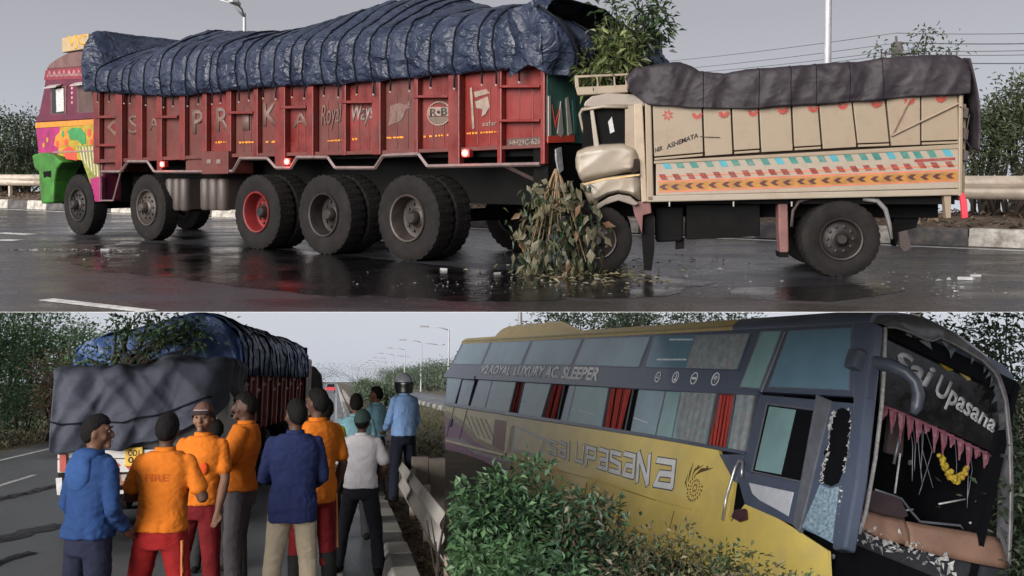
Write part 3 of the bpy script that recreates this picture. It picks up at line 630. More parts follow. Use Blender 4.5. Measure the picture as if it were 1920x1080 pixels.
tq([(1040, 280), (1050, 276), (1054, 318), (1046, 326), (1041, 300)], mat('streak_white', (.3, .29, .3), .8, var=.5, scale=10), 'tail_streak', -.04)  # pale piece standing for a white streak below the tail door
MB().box((.02, -2.2, .62), (.1, -.2, .76)).obj('rear_bumper', BLACK, truck)
# --- tarpaulin with its ropes
TARP = mat('tarp_blue_black', (.011, .0175, .038), .50, var=.4, scale=2.5, crumple=.55, cscale=4.2, dirt=(.024, .030, .048), dirt_amt=.5, dirt_scale=2.5, rvar=.14, spec=.4)
ROPE = mat('rope_navy', (.004, .005, .010), .8, spec=.2)
tarp = thing('tarpaulin', 'blue black tarpaulin roped over the heaped load of the long red truck', 'tarpaulin', T1)
sh = [(165, 58), (172, 72), (181, 104), (194, 124), (215, 123), (250, 113), (300, 93), (360, 86), (423, 83), (527, 70), (617, 60), (687, 52), (740, 43), (817, 36), (867, 32), (937, 22), (975, 15), (1000, 1), (1012, -2), (1030, 4)]
cr = [(165, 54), (190, 53), (250, 60), (320, 66), (345, 65), (380, 58), (480, 60), (560, 60), (620, 46), (700, 15), (740, 1), (800, -4), (860, -2), (900, 7), (937, 18), (1000, 12), (1040, 18), (1070, 29), (1100, 40), (1130, 52), (1180, 76)]
NU = 420; xs0 = s1(167, 130)[0]; xe = s1(1022, 60)[0] - .05; rows = []; UV = []
us = np.linspace(167, 1021, 2000); xx = np.array([s1(u, 110)[0] for u in us])
rope_u = [190, 213, 240, 253, 281, 311, 332, 360, 380, 405, 420, 455, 474, 500, 526, 556, 580, 614, 644, 675, 708, 740, 776, 818, 862, 910, 938, 985]
rope_x = np.array([s1(u, 120)[0] for u in rope_u])
for x in np.linspace(xs0, xe, NU):
    u = float(np.interp(-x, -xx, us)); zh = s1(u, hm(u))[2]; zs = s1(u, lerp(sh, u), -.16)[2]
    f = 1.0; yc = -1.1
    # silhouette row: photo column of this x at depth yc differs a little from u; find it
    uc = u
    for _ in range(4): uc += (s1(uc, 60, yc)[0] - x) * 90
    zfr = s1(167, 57)[2]
    if uc < 400:                                               # sagging sheet between the tall headboard frame and the heap
        w = np.clip((uc - 240) / 160, 0, 1); z4 = s1(400, 57, yc)[2]; zc = zfr * (1 - w) + z4 * w - .26 * math.sin(math.pi * w) ** 1.5
    else: zc = s1(uc, lerp(cr, uc), yc)[2]
    zc = max(zc, zs + .0); fq = math.exp(-((xs0 - x) / .45) ** 2)
    ctrl = [(.045, zh), (.085, zh + .05), (.11, zh + (zs - zh) * .35), (.07, zh + (zs - zh) * .72), (-.07, zs - .05), (-.17, zs), (-.17 + (yc + .17) * .5, zs + (zc - zs) * (.62 - .1 * fq)), (yc, zc), (-2.0, (zc - .27) * (1 - fq) + zfr * fq), (-2.42, (zs - .1) * (1 - fq) + (zfr - .02) * fq), (-2.47, zh + .1)]
    c = np.array(ctrl); d = np.r_[0, np.cumsum(np.linalg.norm(np.diff(c, axis=0), axis=1))]
    tt = np.interp(np.linspace(0, len(c) - 1, 90), range(len(c)), d)
    # smooth (Catmull-like) resample
    y = np.interp(tt, d, c[:, 0]); z = np.interp(tt, d, c[:, 1])
    for _ in range(5): y[1:-1] = (y[:-2] + 2 * y[1:-1] + y[2:]) / 4; z[1:-1] = (z[:-2] + 2 * z[1:-1] + z[2:]) / 4
    rows.append(np.stack([np.full(90, x), y, z], 1))
G = np.array(rows)
def wrinkle(G, amp, rx=None, fx=1.6, fz=5.0, pinch=.05):
    n, m = G.shape[:2]; P = G.reshape(-1, 3)
    nx = np.gradient(G, axis=0); ny = np.gradient(G, axis=1); N = np.cross(nx.reshape(-1, 3), ny.reshape(-1, 3)); N /= np.linalg.norm(N, axis=1)[:, None] + 1e-9
    q = P + .25 * np.stack([fbm(P * 1.1), fbm(P * 1.1 + 9), fbm(P * 1.1 + 5)], 1)
    w = amp * (ridged(q * np.array([fx, 1.8, fz])) - .6) + amp * .55 * (ridged(q * np.array([fx * 2.8, 3, fz * 1.3]) + 4) - .6) + amp * 1.1 * fbm(q * np.array([1.1, 1, 1.2]), 3)
    if rx is not None:
        d = np.min(np.abs(P[:, 0][:, None] - rx[None]), axis=1); w = w * np.clip(d / .07, .4, 1) - pinch * np.exp(-(d / .07) ** 2) + pinch * .3
    edge = np.tile(np.clip(np.minimum(np.arange(m), 4) / 4, .3, 1), n)
    return (P + N * (w * edge)[:, None] * (1 if N[m * (n // 2) + 5, 1] > 0 else -1)).reshape(n, m, 3), N.reshape(n, m, 3) * (1 if N[m * (n // 2) + 5, 1] > 0 else -1)
G2, N2 = wrinkle(G, .020, rope_x, 2.2, 8.5, pinch=.016)
G2[:, 0, 2] += .03 * np.sin(G2[:, 0, 0] * 9) * .5 + .02 * fbm(G2[:, 0] * 5)
o = MB().grid(G2).obj('cover', TARP, tarp, smooth=True, fixn=False); sd = o.modifiers.new('thick', 'SOLIDIFY'); sd.thickness = .008
xs_g = G[:, 0, 0]
for u, x in zip(rope_u, rope_x):
    i = int(np.argmin(np.abs(xs_g - x))); w_ = np.linspace(0, 1, 90); slant = RNG.uniform(-3, 3)
    pts = []
    for j in range(0, 88, 2):
        ii = int(np.clip(i + slant * (j / 40 - .4), 0, NU - 1)); pts.append(G2[ii, j] + N2[ii, j] * .016)
    pts = [pts[0] + np.array([0, .01, -.16]), pts[0] + np.array([0, .01, -.06])] + pts
    MB().tube(pts, .0125, 5).obj('rope', ROPE, tarp, smooth=True)
    MB().ball(pts[0], (.014, .014, .018), 6, 5).obj('rope_hook', LWHT, tarp)
# rear flap gathered round the tail corner
flap = []
side_cols = [(.42, .135, 9), (.34, .14, 6), (.26, .145, 3), (.18, .15, 0), (.10, .155, -3), (.04, .155, -7)]
top = [(995, 6), (1008, -8), (1020, 2), (1040, 16), (1070, 27), (1100, 39), (1130, 52), (1160, 62), (1176, 78)]
ys = [T1.at(u, v, -.12, 0)[1] for u, v in top]; zs_ = [T1.at(u, v, -.12, 0)[2] for u, v in top]
NB, NH = 110, 70
for k in range(NB):
    y = .13 - (2.55) * (k / (NB - 1)); zt_ = float(np.interp(-y, [-q for q in ys], zs_)); bot = zt2 + .10 - .25 * math.exp(-((y + .25) / .22) ** 2) - .12 * math.sin(y * 5)
    col = []
    for j in range(NH):
        q = j / (NH - 1); bul = .16 * math.sin(math.pi * min(1, q * 1.1)) + .10 * q ** .5; fold = .045 * math.sin(y * 17 + 2.5 * q + 2 * math.sin(y * 3)) * (q ** .6)
        gather = .10 * math.exp(-((y - .06 + .2 * q) / .09) ** 2)
        col.append((.16 * (1 - q) ** 2 - .02 - bul - fold - gather * .6, y + .05 * math.sin(q * 6 + y * 3) - .12 * q * math.exp(-(y / .25) ** 2), zt_ + (bot - zt_) * q))
    flap.append(col)
SC = []
for (x, y, v0) in side_cols:                                    # the flap wraps round the tail corner on to the side
    u = 1018 - x * 62; za = s1(u, v0 + 4, y)[2]; zb2 = s1(u, 134 - 14 * math.sin(x * 9), y)[2]
    SC.append([(x - .02 * math.sin(q * 7 + x * 9) - .03 * q, y + .02 * math.sin(q * 5 + x * 20), za + (zb2 - za) * q) for q in np.linspace(0, 1, NH)])
FG = np.array(SC + flap); PP = FG.reshape(-1, 3); PP[:, 0] += -.03 * ridged(PP * np.array([3, 4, 1.6])); FG = PP.reshape(FG.shape)
o = MB().grid(FG).obj('rear_flap', TARP, tarp, smooth=True, fixn=False); sd = o.modifiers.new('thick', 'SOLIDIFY'); sd.thickness = .008
for (k, tw) in ((8, 10), (20, 14), (36, 18), (52, 12)):
    pts = [FG[int(np.clip(k + tw * j / NH, 0, NB - 1)), j] + np.array([-.03, 0, 0]) for j in range(0, NH, 3)]; MB().tube(pts, .017, 5).obj('rope', ROPE, tarp, smooth=True)
# ------------------------------------------------------------------ foliage helpers
def leafmat(name, col, isl=0.45, tr=0.25, rough=.5): return mat(name, col, rough, var=.3, scale=1.5, island=isl, trans=tr)
def leaf_faces(mb, P, D, size, asp=.38, droop=.25, rng=RNG):
    """leaf blades of two folded halves at points P pointing along D"""
    n = len(P); D = D / (np.linalg.norm(D, axis=1)[:, None] + 1e-9); up = rng.normal(size=(n, 3)); up[:, 2] = np.abs(up[:, 2]) + .6
    W = np.cross(D, up); W /= np.linalg.norm(W, axis=1)[:, None] + 1e-9; N = np.cross(W, D); L = size[:, None]
    a = P; t = P + D * L - np.array([0, 0, 1.]) * L * droop; m = P + D * L * .5 + N * L * .03; l = P + D * L * .42 + W * L * asp * .5 + N * L * .09; r = P + D * L * .42 - W * L * asp * .5 + N * L * .09
    V = np.stack([a, l, t, r], 1).reshape(-1, 3); b = mb.n
    mb.v.extend(map(tuple, V)); mb.f.extend([(b + 4 * i, b + 4 * i + 1, b + 4 * i + 2, b + 4 * i + 3) for i in range(n)]); mb.n += 4 * n
    return mb
def twigs(mb, root, tips, r=.012, seg=4):
    for tp in tips:
        root_ = np.array(root, float); tp = np.array(tp, float); mid = (root_ + tp) / 2 + RNG.normal(size=3) * np.linalg.norm(tp - root_) * .08
        mb.tube([root_, (root_ + mid) / 2 + RNG.normal(size=3) * .01, mid, tp], [r, r * .8, r * .6, r * .25], seg)
    return mb
BARK = mat('bark_brown', (.03, .021, .016), .9, var=.4, scale=6, bump=.5, bscale=20)
CUTOFF = None
# ------------------------------------------------------------------ small cream truck run into the lorry's tail
T2 = sub(DECK, (3.48, 10.12, 0), (-2.56, .3))
def s2(u, v, c=0.0): return T2.at(u, v, c)
CREAM = mat('cream_paint', (.215, .166, .114), .5, var=.14, scale=2.5, dirt=(.14, .09, .06), dirt_amt=.45, dirt_scale=2.5, rvar=.1)
CREAMP = mat('cream_pale', (.25, .21, .163), .45, var=.12, scale=3, dirt=(.16, .11, .075), dirt_amt=.42, dirt_scale=3, rvar=.1)
SLIT = mat('gap_shadow_brown', (.02, .013, .010), .85, spec=.1)
CHOC = mat('chassis_brown', (.05, .035, .032), .75, var=.3)
st = thing('small_truck', 'cream small truck with striped side boards crashed into the red truck tail', 'truck', T2)
def pz(pts, m, name, par=None, y0=-.06, y1=0.0, bevel=0, fn=s2): return MB().prism([tuple(fn(u, v)[[0, 2]]) for u, v in pts], y0, y1).obj(name, m, par or st, bevel=bevel)
for (u, v, dish, r, rm) in ((1120, 450, .0, .375, RIMG), (1578, 456, -.09, .405, RIMD)):
    x = s2(u, v)[0]; w = wheel(st, x, -.02, r, .21, rm, -.03 if dish == 0 else -.09)
    wheel(st, x, -1.45, r, .21, RIMD, -.05, name='far_wheel', seg=24); MB().tube([(x, -.1, r), (x, -1.6, r)], .06, 8).obj('axle', BLACK, st)
    if dish < 0: wheel(st, x, -.27, r, .21, RIMD, -.05, name='inner_wheel', seg=24)
# cargo body
xl, xr = s2(1214, 300)[0], s2(1806, 300)[0]; zf = s2(1500, 372)[2]; ztp = s2(1500, 196)[2]
MB().box((xr + .03, -1.85, zf + .03), (xl - .03, -.07, ztp + .18)).obj('load_box', mat('load_dark', (.03, .025, .022), .9), st)
MB().box((xr + .1, -1.4, zf - .22), (xl + 1.0, -.45, zf - .04)).obj('chassis', BLACK, st)
MB().box((xr + .05, -1.8, zf - .06), (xl, -.08, zf + .02)).obj('floor_bearers', BLACK, st)
hem2 = [(1176, 170), (1200, 186), (1215, 196), (1235, 199), (1300, 203), (1400, 205), (1450, 201), (1500, 197), (1550, 195), (1620, 189), (1700, 183), (1796, 177), (1815, 176)]
def h2(u): return lerp(hem2, u)
def lo2(u): return lerp([(1210, 303), (1300, 295), (1420, 287), (1600, 277), (1800, 270)], u)
def st2(u): return lerp([(1230, 311), (1790, 287)], u)          # teal band middle
slits = [(1222, 1225), (1317, 1320), (1371, 1375), (1422, 1426), (1484, 1488), (1534, 1541), (1597, 1607), (1660, 1669), (1727, 1727), (1797, 1799)]
for i in range(len(slits) - 1):
    (a0, a1), (b0, b1) = slits[i], slits[i + 1]; g = 1.6
    pz([(a0 + g, h2(a0) - 8), (b0 - g, h2(b0) - 8), (b1 - g, lo2(b1) - 8), (a1 + g, lo2(a1) - 8)], CREAM, 'side_board', None, -.06, .0 + RNG.uniform(-.006, .006), .006)
pz([(1224, lo2(1224) - 14), (1800, lo2(1800) - 14), (1800, lo2(1800) + 16), (1224, lo2(1224) + 8)], SLIT, 'seam_backing', None, -.065, -.03)
for i in range(len(slits) - 1):                                 # ledge pieces below the boards
    (a0, a1), (b0, b1) = slits[i], slits[i + 1]; low = 8 if i % 2 else 0
    pz([(a1 + 2, lo2(a1) - 5.5 - low), (b1 - 2, lo2(b1) - 5.5 - low), (b1 - 2, lo2(b1) - 1), (a1 + 2, lo2(a1) - 1)], CREAM, 'ledge', None, -.06, .012, .006)
pz([(1226, lo2(1226)), (1800, lo2(1800)), (1800, lo2(1800) + 9), (1226, lo2(1226) + 6)], CREAM, 'waist_rail', None, -.06, .022, .008)
pz([(1209, 192), (1221, 197), (1226, 377), (1213, 377)], CREAM, 'corner_post', None, -.1, .03, .012)
pz([(1797, 178), (1805, 178), (1803, 368), (1795, 368)], CREAM, 'corner_post', None, -.1, .03, .012)
for A, B in (((1705, 187), (1671, 255)), ((1671, 255), (1797, 194))): MB().tube([s2(*A, .012), s2(*B, .012)], .014, 5).obj('brace', mat('brace_brown', (.2, .14, .1), .6), st)
# painted lower board: flat field, then the three bands
pz([(1230, st2(1230) - 9), (1797, st2(1797) - 9), (1797, st2(1797) + 66), (1230, st2(1230) + 56)], CREAMP, 'drop_side', None, -.06, .012, .01)
TEALP = mat('band_teal', (.025, .13, .11), .5, var=.3, dirt=(.2, .18, .13), dirt_amt=.4, dirt_scale=9); REDP = mat('band_red', (.17, .018, .015), .5, var=.3, dirt=(.2, .13, .1), dirt_amt=.4, dirt_scale=9)
YELP = mat('band_yellow', (.28, .12, .02), .5, var=.3, dirt=(.12, .06, .02), dirt_amt=.4, dirt_scale=7); DKP = mat('band_maroon', (.05, .012, .012), .5); ORP = mat('band_orange_line', (.42, .10, .04), .5)
for k in range(21):
    u = 1247 + k * 26.3 + RNG.uniform(-2, 2); a = st2(u) + RNG.uniform(-.8, .8); pz([(u - 9, a - 6.5), (u + 5, a - 7), (u + 12, a + 6), (u - 1, a + 6.5)], TEALP if k % 4 else mat('band_blue', (.04, .2, .24), .5, var=.2), 'teal_flash', None, .0, .0145)
def rd2(u): return lerp([(1235, 333), (1790, 308)], u)
def yl2(u): return lerp([(1235, 351), (1790, 329.5)], u)
for k in range(22):
    u = 1243 + k * 25.4 + RNG.uniform(-2, 2); a = rd2(u) + RNG.uniform(-.8, .8); pz([(u - 8, a - 5.5), (u + 4, a - 6), (u + 11, a + 5), (u - 1, a + 5.5)], REDP, 'red_flash', None, .0, .0145)
for k in range(1):
    pz([(1235, yl2(1235) - 8.5), (1797, yl2(1797) - 8), (1797, yl2(1797) + 8), (1235, yl2(1235) + 7.5)], YELP, 'yellow_band', None, .0, .014)
    for dv, m, hh in ((-10.5, ORP, 1.3), (9.5, ORP, 1.0), (-19.5, ORP, 1.0)):
        pz([(1232, yl2(1232) + dv - hh), (1797, yl2(1797) + dv - hh), (1797, yl2(1797) + dv + hh), (1232, yl2(1232) + dv + hh)], m, 'line', None, .0, .0145)
for k in range(24):
    u = 1244 + k * 23.3 + RNG.uniform(-1.5, 1.5); a = yl2(u) + RNG.uniform(-.6, .6); pz([(u - 9, a), (u - 1, a - 5), (u + 8, a - 5), (u + 1, a), (u + 8, a + 5), (u - 1, a + 5)], DKP, 'chevron', None, .0, .0165)
pz([(1714, 299), (1790, 295), (1790, 300), (1714, 304)], REDP, 'number_strip', None, 0, .016)
pz([(1213, 367), (1796, 354), (1797, 366), (1213, 379)], CREAMP, 'lower_rail', None, -.08, .03, .012)
for u in (1255, 1375, 1484): pz([(u - 1.2, 378), (u + 1.2, 378), (u + 1, 387), (u - 1, 387)], LWHT, 'hook', None, -.01, .02)
MAR = mat('flower_maroon', (.27, .03, .02), .5)
for i, u in enumerate((1252, 1307, 1357, 1412, 1468, 1525, 1580, 1643, 1705, 1764)):
    v = (216, 214, 211, 209, 204, 201, 196, 192, 187, 182)[i]; c = s2(u, v); mb = MB()
    for k in range(7):
        a = math.pi * (1.0 + k / 6) if i else k / 7 * 6.283; d = np.array([math.cos(a), math.sin(a)]); e = np.array([-d[1], d[0]]); r = .062
        mb.prism([(c[0] + d[0] * .012, c[2] + d[1] * .012), (c[0] + d[0] * r * .6 + e[0] * .014, c[2] + d[1] * r * .6 + e[1] * .014), (c[0] + d[0] * r, c[2] + d[1] * r), (c[0] + d[0] * r * .6 - e[0] * .014, c[2] + d[1] * r * .6 - e[1] * .014)], 0, .009)
    mb.obj('painted_flower', MAR, st)
INK = mat('ink_black', (.02, .016, .014), .6)
def t2(body, u0, v0, u1, v1, h, m=INK, y=.008, **k):
    a, b = s2(u0, v0), s2(u1, v1); hh = abs(s2(u0, v0 - h / 2)[2] - s2(u0, v0 + h / 2)[2]); return fit_text(body, (a[0], a[2]), (b[0], b[2]), hh, y, m, st, **k)
t2('NER', 1228, 282, 1242, 277, 8, bold=.02); t2('ASHEMATA', 1250, 275, 1309, 253, 9, bold=.02)
MB().tube([s2(1312, 256, .01), s2(1325, 257, .01), s2(1350, 257.5, .01)], .004, 4).obj('scratch', INK, st)
# underneath
FL = mat('mudflap_red', (.13, .055, .05), .7, var=.3)
pz([(1462, 378), (1480, 378), (1482, 470), (1478, 483), (1466, 482), (1463, 440)], FL, 'mudflap', None, -.3, -.1, .01)
pz([(1462, 474), (1481, 474), (1481, 484), (1464, 484)], BLACK, 'flap_edge', None, -.31, -.09)
MB().tube([s2(u, v, -.06) for u, v in ((1484, 425), (1487, 395), (1498, 378), (1520, 372))], .018, 6).obj('arch_tube', CHOC, st, smooth=True)
MB().tube([s2(u, v, -.06) for u, v in ((1618, 373), (1645, 376), (1660, 392), (1668, 420), (1672, 448))], [.022, .028, .028, .022, .016], 6).obj('arch_tube', mat('arch_grey', (.13, .12, .12), .5), st, smooth=True)
pz([(1290, 385), (1430, 383), (1430, 445), (1290, 452)], BLACK, 'battery_box', None, -.5, -.2, .01)
pz([(1230, 390), (1285, 390), (1282, 455), (1232, 458)], BLACK, 'fuel_tank', None, -.6, -.25, .02)
pz([(1270, 450), (1286, 450), (1286, 470), (1270, 472)], BLACK, 'bracket', None, -.4, -.3)
pz([(1770, 368), (1783, 367), (1783, 408), (1774, 409)], CREAM, 'tail_stay', None, -.1, 0)
pz([(1708, 392), (1758, 392), (1745, 432), (1716, 440), (1705, 470), (1697, 430)], BLACK, 'spare_bracket', None, -.7, -.5, .01)
pz([(1706, 440), (1722, 436), (1730, 470), (1716, 478), (1708, 470)], CHOC, 'mudflap', None, -.45, -.4)
pz([(1798, 365), (1806, 360), (1812, 378), (1814, 408), (1803, 410), (1801, 385)], mat('rag_red', (.5, .03, .05), .7, var=.3), 'red_rag', None, -.02, .03, .008)
tl = MB().box((xr - .05, -1.8, zf - .02), (xr + .0, -.08, ztp)).obj('tail_board', CREAM, st, bevel=.01)
for v in (200, 240, 280): pz([(1806, v), (1815, v + 4), (1813, v + 22), (1805, v + 20)], CHOC, 'hinge', None, -.1, .02)
MB().tube([s2(1800, 200, .03), s2(1818, 215, .0), s2(1810, 262, .03), s2(1826, 285, .0), s2(1816, 300, 0)], .008, 4).obj('tail_rope', INK, st)
# cab: crushed front, dark interior behind the torn openings
fx0, fx1 = s2(1205, 300)[0], s2(1090, 300)[0]
def skew(o, k=.62):
    """push the far side of the crumpled cab back along the lorry's tail"""
    co = np.array([v.co[:] for v in o.data.vertices]); w = np.clip((co[:, 0] - (fx0 + .1)) / (fx1 - fx0 - .1), 0, 1)
    co[:, 0] += np.minimum(0, co[:, 1] + .1) * k * w; co[:, 0] = np.maximum(co[:, 0], fx0 - .3); o.data.vertices.foreach_set('co', co.ravel()); o.data.update(); return o
skew(pz([(1094, 206), (1108, 196), (1205, 194), (1212, 378), (1110, 384), (1096, 340), (1090, 290)], mat('cab_interior', (.0035, .0033, .0033), .8, spec=.1), 'cab_interior', None, -1.7, -.07))
skew(pz([(1092, 200), (1096, 190), (1108, 180), (1140, 174), (1196, 177), (1209, 190), (1210, 200), (1150, 199), (1110, 203)], mat('cab_roof_grey', (.20, .165, .135), .5, var=.25, dirt=(.15, .11, .09), dirt_amt=.4), 'cab_roof', None, -1.72, -.0, .03))
pz([(1106, 206), (1113, 205), (1124, 276), (1114, 277)], CREAMP, 'front_pillar', None, -.07, -.01, .008)
MB().tube([s2(u, v, -.55) for u, v in ((1104, 201), (1092, 205), (1087, 214), (1092, 240), (1100, 268))], [.02, .02, .02, .016, .014], 6).obj('windscreen_frame', CREAMP, st, smooth=True)
MB().tube([s2(u, v, -.0) for u, v in ((1090, 206), (1130, 200), (1176, 201))], .017, 6).obj('drip_rail', CREAMP, st, smooth=True)
pz([(1172, 198), (1196, 196), (1206, 378), (1200, 300), (1186, 282), (1172, 272)], CREAM, 'door_pillar', None, -.09, -.005, .012)
pz([(1188, 195), (1205, 193), (1214, 378), (1203, 380), (1199, 300), (1190, 280)], mat('cream_cab_back', (.27, .205, .145), .5, var=.15), 'cab_back', None, -.1, .004, .012)  # its own cream tone, slightly lighter than the side boards
def dented(up, lo, m, name, bul, dent, seed, n=46, rows_=22):
    A, B = resamp(up, n), resamp(lo, n); G = []
    for j in range(rows_):
        q = j / (rows_ - 1); r = []
        for i in range(n):
            u, v = A[i] + (B[i] - A[i]) * q; e = min(1, 6 * min(q, 1 - q) + .02) ** .5 * min(1, 7 * min(i, n - 1 - i) / n + .05) ** .5; p = s2(u, v, 0)
            d = float(ridged(np.array([[p[0] * 1.5 + seed, p[2] * 2.6 + p[0] * 1.1, seed]]), 2)[0]); r.append((p[0], -.09 + bul * e + dent * e * (d - .6), p[2] + dent * .3 * d))
        G.append(r)
    o = MB().grid(G).obj(name, m, st, smooth=True, fixn=False); so = o.modifiers.new('t', 'SOLIDIFY'); so.thickness = .012; autosmooth(o, 30); return o
pz([(1086, 290), (1195, 290), (1198, 374), (1110, 378), (1090, 330)], CREAM, 'inner_panel', None, -.16, -.10, .02)
dp = dented([(1080, 300), (1083, 286), (1100, 278), (1130, 273), (1170, 271), (1190, 281), (1200, 293)], [(1081, 316), (1088, 336), (1093, 343), (1130, 334), (1170, 325), (1190, 323), (1199, 322)], CREAMP, 'door', .13, .028, 3.0)
pz([(1183, 300), (1196, 297), (1197, 322), (1184, 325)], SLIT, 'torn_hole', None, .03, .056)
lp = dented([(1090, 346), (1130, 337), (1200, 326)], [(1106, 388), (1120, 379), (1140, 367), (1160, 362), (1182, 366), (1201, 378)], CREAMP, 'front_wing', .12, .032, 8.0)
MB().lathe([(.05, 0), (.045, .02), (.02, .035), (.001, .04)], tuple(s2(1104, 352, .0) + np.array([0, .03, 0])), 1, 14).obj('broken_lamp', mat('lamp_glass', (.16, .16, .16), .2), st, smooth=True)
pz([(1093, 344), (1130, 335), (1199, 326), (1199, 329), (1130, 339), (1093, 348)], mat('edge_amber', (.42, .28, .12), .5), 'wing_seam', None, .03, .052)
pz([(1108, 388), (1124, 380), (1142, 369), (1160, 364), (1182, 368), (1198, 382), (1190, 386), (1160, 376), (1135, 384), (1112, 400)], mat('arch_dull', (.18, .145, .12), .6, var=.3), 'arch_lip', None, -.16, .02, .012)
pz([(1184, 378), (1220, 378), (1222, 400), (1206, 404), (1204, 440), (1200, 428), (1190, 404)], FL, 'step_bracket', None, -.1, -.04, .01)
pz([(1200, 400), (1226, 396), (1228, 470), (1222, 510), (1208, 508)], BLACK, 'mudflap', None, -.16, -.12)
pz([(1140, 228), (1147, 218), (1152, 246), (1144, 250)], mat('paper_white', (.35, .34, .34), .8), 'torn_paper', None, -.09, -.06)
# roof carrier
skew(pz([(1078, 163), (1178, 158), (1178, 173), (1130, 176), (1082, 179)], CREAM, 'roof_tray', None, -1.5, -.02, .012))
for (a, b) in ((1077, 1084), (1118, 1121), (1150, 1153), (1172, 1177)): pz([(a, 142), (b, 143), (b + 2, 164), (a + 1, 164)], CREAM, 'carrier_post', None, -.06, -.02, .006)
pz([(1078, 141), (1178, 137), (1178, 141), (1078, 146)], CREAM, 'carrier_rail', None, -.06, -.02, .006)
# its tarpaulin
TARP2 = mat('tarp_charcoal', (.018, .0135, .017), .6, var=.3, scale=2, crumple=.22, cscale=3, spec=.3, dirt=(.034, .027, .031), dirt_amt=.4, dirt_scale=2)
tp2 = thing('tarpaulin', 'charcoal tarpaulin sheet drawn over the load of the small cream truck', 'tarpaulin', T2)
top2 = [(1174, 152), (1180, 142), (1192, 130), (1230, 123), (1275, 120), (1295, 127), (1310, 136), (1360, 140), (1400, 132), (1450, 130), (1500, 126), (1550, 122), (1600, 119), (1650, 113), (1700, 108), (1750, 104), (1790, 106), (1806, 114), (1816, 130)]
rows = []
for u in np.linspace(1176, 1815, 240):
    x = s2(u, 180)[0]; zh = s2(u, h2(u))[2]; zs = s2(u, lerp(top2, u), -.06)[2]; c = np.array([(.035, zh), (.035, zh + (zs - zh) * .3), (.03, zh + (zs - zh) * .75), (.0, zs - .015), (-.05, zs), (-.35, zs + .015), (-1.0, zs + .05), (-1.6, zs + .0), (-1.85, zs - .05), (-1.92, zh)])
    y = np.interp(np.linspace(0, 9, 60), range(10), c[:, 0]); z = np.interp(np.linspace(0, 9, 60), range(10), c[:, 1])
    for _ in range(2): y[1:-1] = (y[:-2] + 2 * y[1:-1] + y[2:]) / 4; z[1:-1] = (z[:-2] + 2 * z[1:-1] + z[2:]) / 4
    rows.append(np.stack([np.full(60, x), y, z], 1))
G = np.array(rows); Gp = G.reshape(-1, 3); Gp[:, 1] += np.where(Gp[:, 1] > -.3, .030 * (ridged(np.stack([Gp[:, 0] * 2.3 + .9 * Gp[:, 2], 0 * Gp[:, 0] + 2, Gp[:, 2] * .5], 1), 2) - .7) + .022 * (ridged(np.stack([Gp[:, 0] * 1.7 - 2.2 * Gp[:, 2], 0 * Gp[:, 0] + 8, Gp[:, 2] * .8], 1), 2) - .7), 0); G = Gp.reshape(G.shape)
G3, N3 = wrinkle(G, .010, None, 1.8, 4.6); G3[:, 0] = G[:, 0] + .02 * np.stack([0 * G[:, 0, 0], np.abs(perlin(G[:, 0] * 3)), perlin(G[:, 0] * 4)], 1)
o = MB().grid(G3).obj('cover', TARP2, tp2, smooth=True, fixn=False); sd = o.modifiers.new('thick', 'SOLIDIFY'); sd.thickness = .007
for u in (1318, 1422, 1480, 1530, 1590, 1651):
    x = s2(u, 160)[0]; i = int(np.argmin(np.abs(G[:, 0, 0] - x))); MB().tube([G3[i, j] + N3[i, j] * .008 for j in range(0, 40)], .005, 4).obj('rope', ROPE, tp2, smooth=True)
Gr = []
for k in range(40):                                              # end flap over the tail board
    y = .06 - 1.95 * k / 39; z1 = s2(1806, 112, -.06)[2] + .02 * math.sin(k * .5); col = []
    for j in range(24):
        q = j / 23; col.append((xr - .02 - .10 * q - .05 * math.sin(3 * q) - .02 * math.sin(y * 14), y, z1 - q * (.95 if k < 12 else .7)))
    Gr.append(col)
o = MB().grid(Gr).obj('end_flap', TARP2, tp2, smooth=True, fixn=False); sd = o.modifiers.new('thick', 'SOLIDIFY'); sd.thickness = .007
# ------------------------------------------------------------------ branches torn off in the crash
LF_DRY = leafmat('leaf_olive_dry', (.12, .105, .06), .6, .2); LF_GRN = leafmat('leaf_mid_green', (.055, .085, .022), .5, .25); LF_DK = leafmat('leaf_dark_green', (.022, .042, .013), .5, .2)
TB = sub(DECK, (.55, 10.02, 0), (-1, 0))
hb = thing('fallen_branch', 'leafy branch hanging to the road between the red truck tail and cream cab', 'branch', TB)
def tbp(u, v, c=0): return TB.at(u, v, c)
root = tbp(1042, 318, -.25); tips = []
for k in range(26):
    u = RNG.uniform(985, 1105); v = RNG.uniform(400, 505); tips.append(tbp(u, v, RNG.uniform(-.35, .2)))
mb = MB()
for tpp in tips[:14]:
    pts = [root, root + (tpp - root) * .3 + np.array([0, 0, .06]), root + (tpp - root) * .65 + np.array([0, 0, .05]), tpp]; mb.tube(pts, [.016, .012, .008, .003], 5)
for (a, b) in (((1045, 330), (1030, 440)), ((1050, 330), (1066, 400))): mb.tube([tbp(*a, -.05), tbp(*b, 0)], [.012, .007], 5)
mb.obj('stem', mat('stem_tan', (.17, .11, .06), .8), hb)
LM = [leaf_faces(MB(), np.zeros((1, 3)), np.array([[0, 0, -1.]]), np.array([1.0]), .44 + .08 * k, .05) for k in range(3)]
lms = [m_.mesh('leaf', LF_DRY) for m_ in LM] + [LM[0].mesh('leaf', LF_DK), LM[1].mesh('leaf', mat('leaf_brown', (.10, .05, .025), .6, var=.3))]
for me in lms:
    bm = bmesh.new(); bm.from_mesh(me); bmesh.ops.subdivide_edges(bm, edges=bm.edges[:], cuts=1, use_grid_fill=True); bm.to_mesh(me); bm.free()
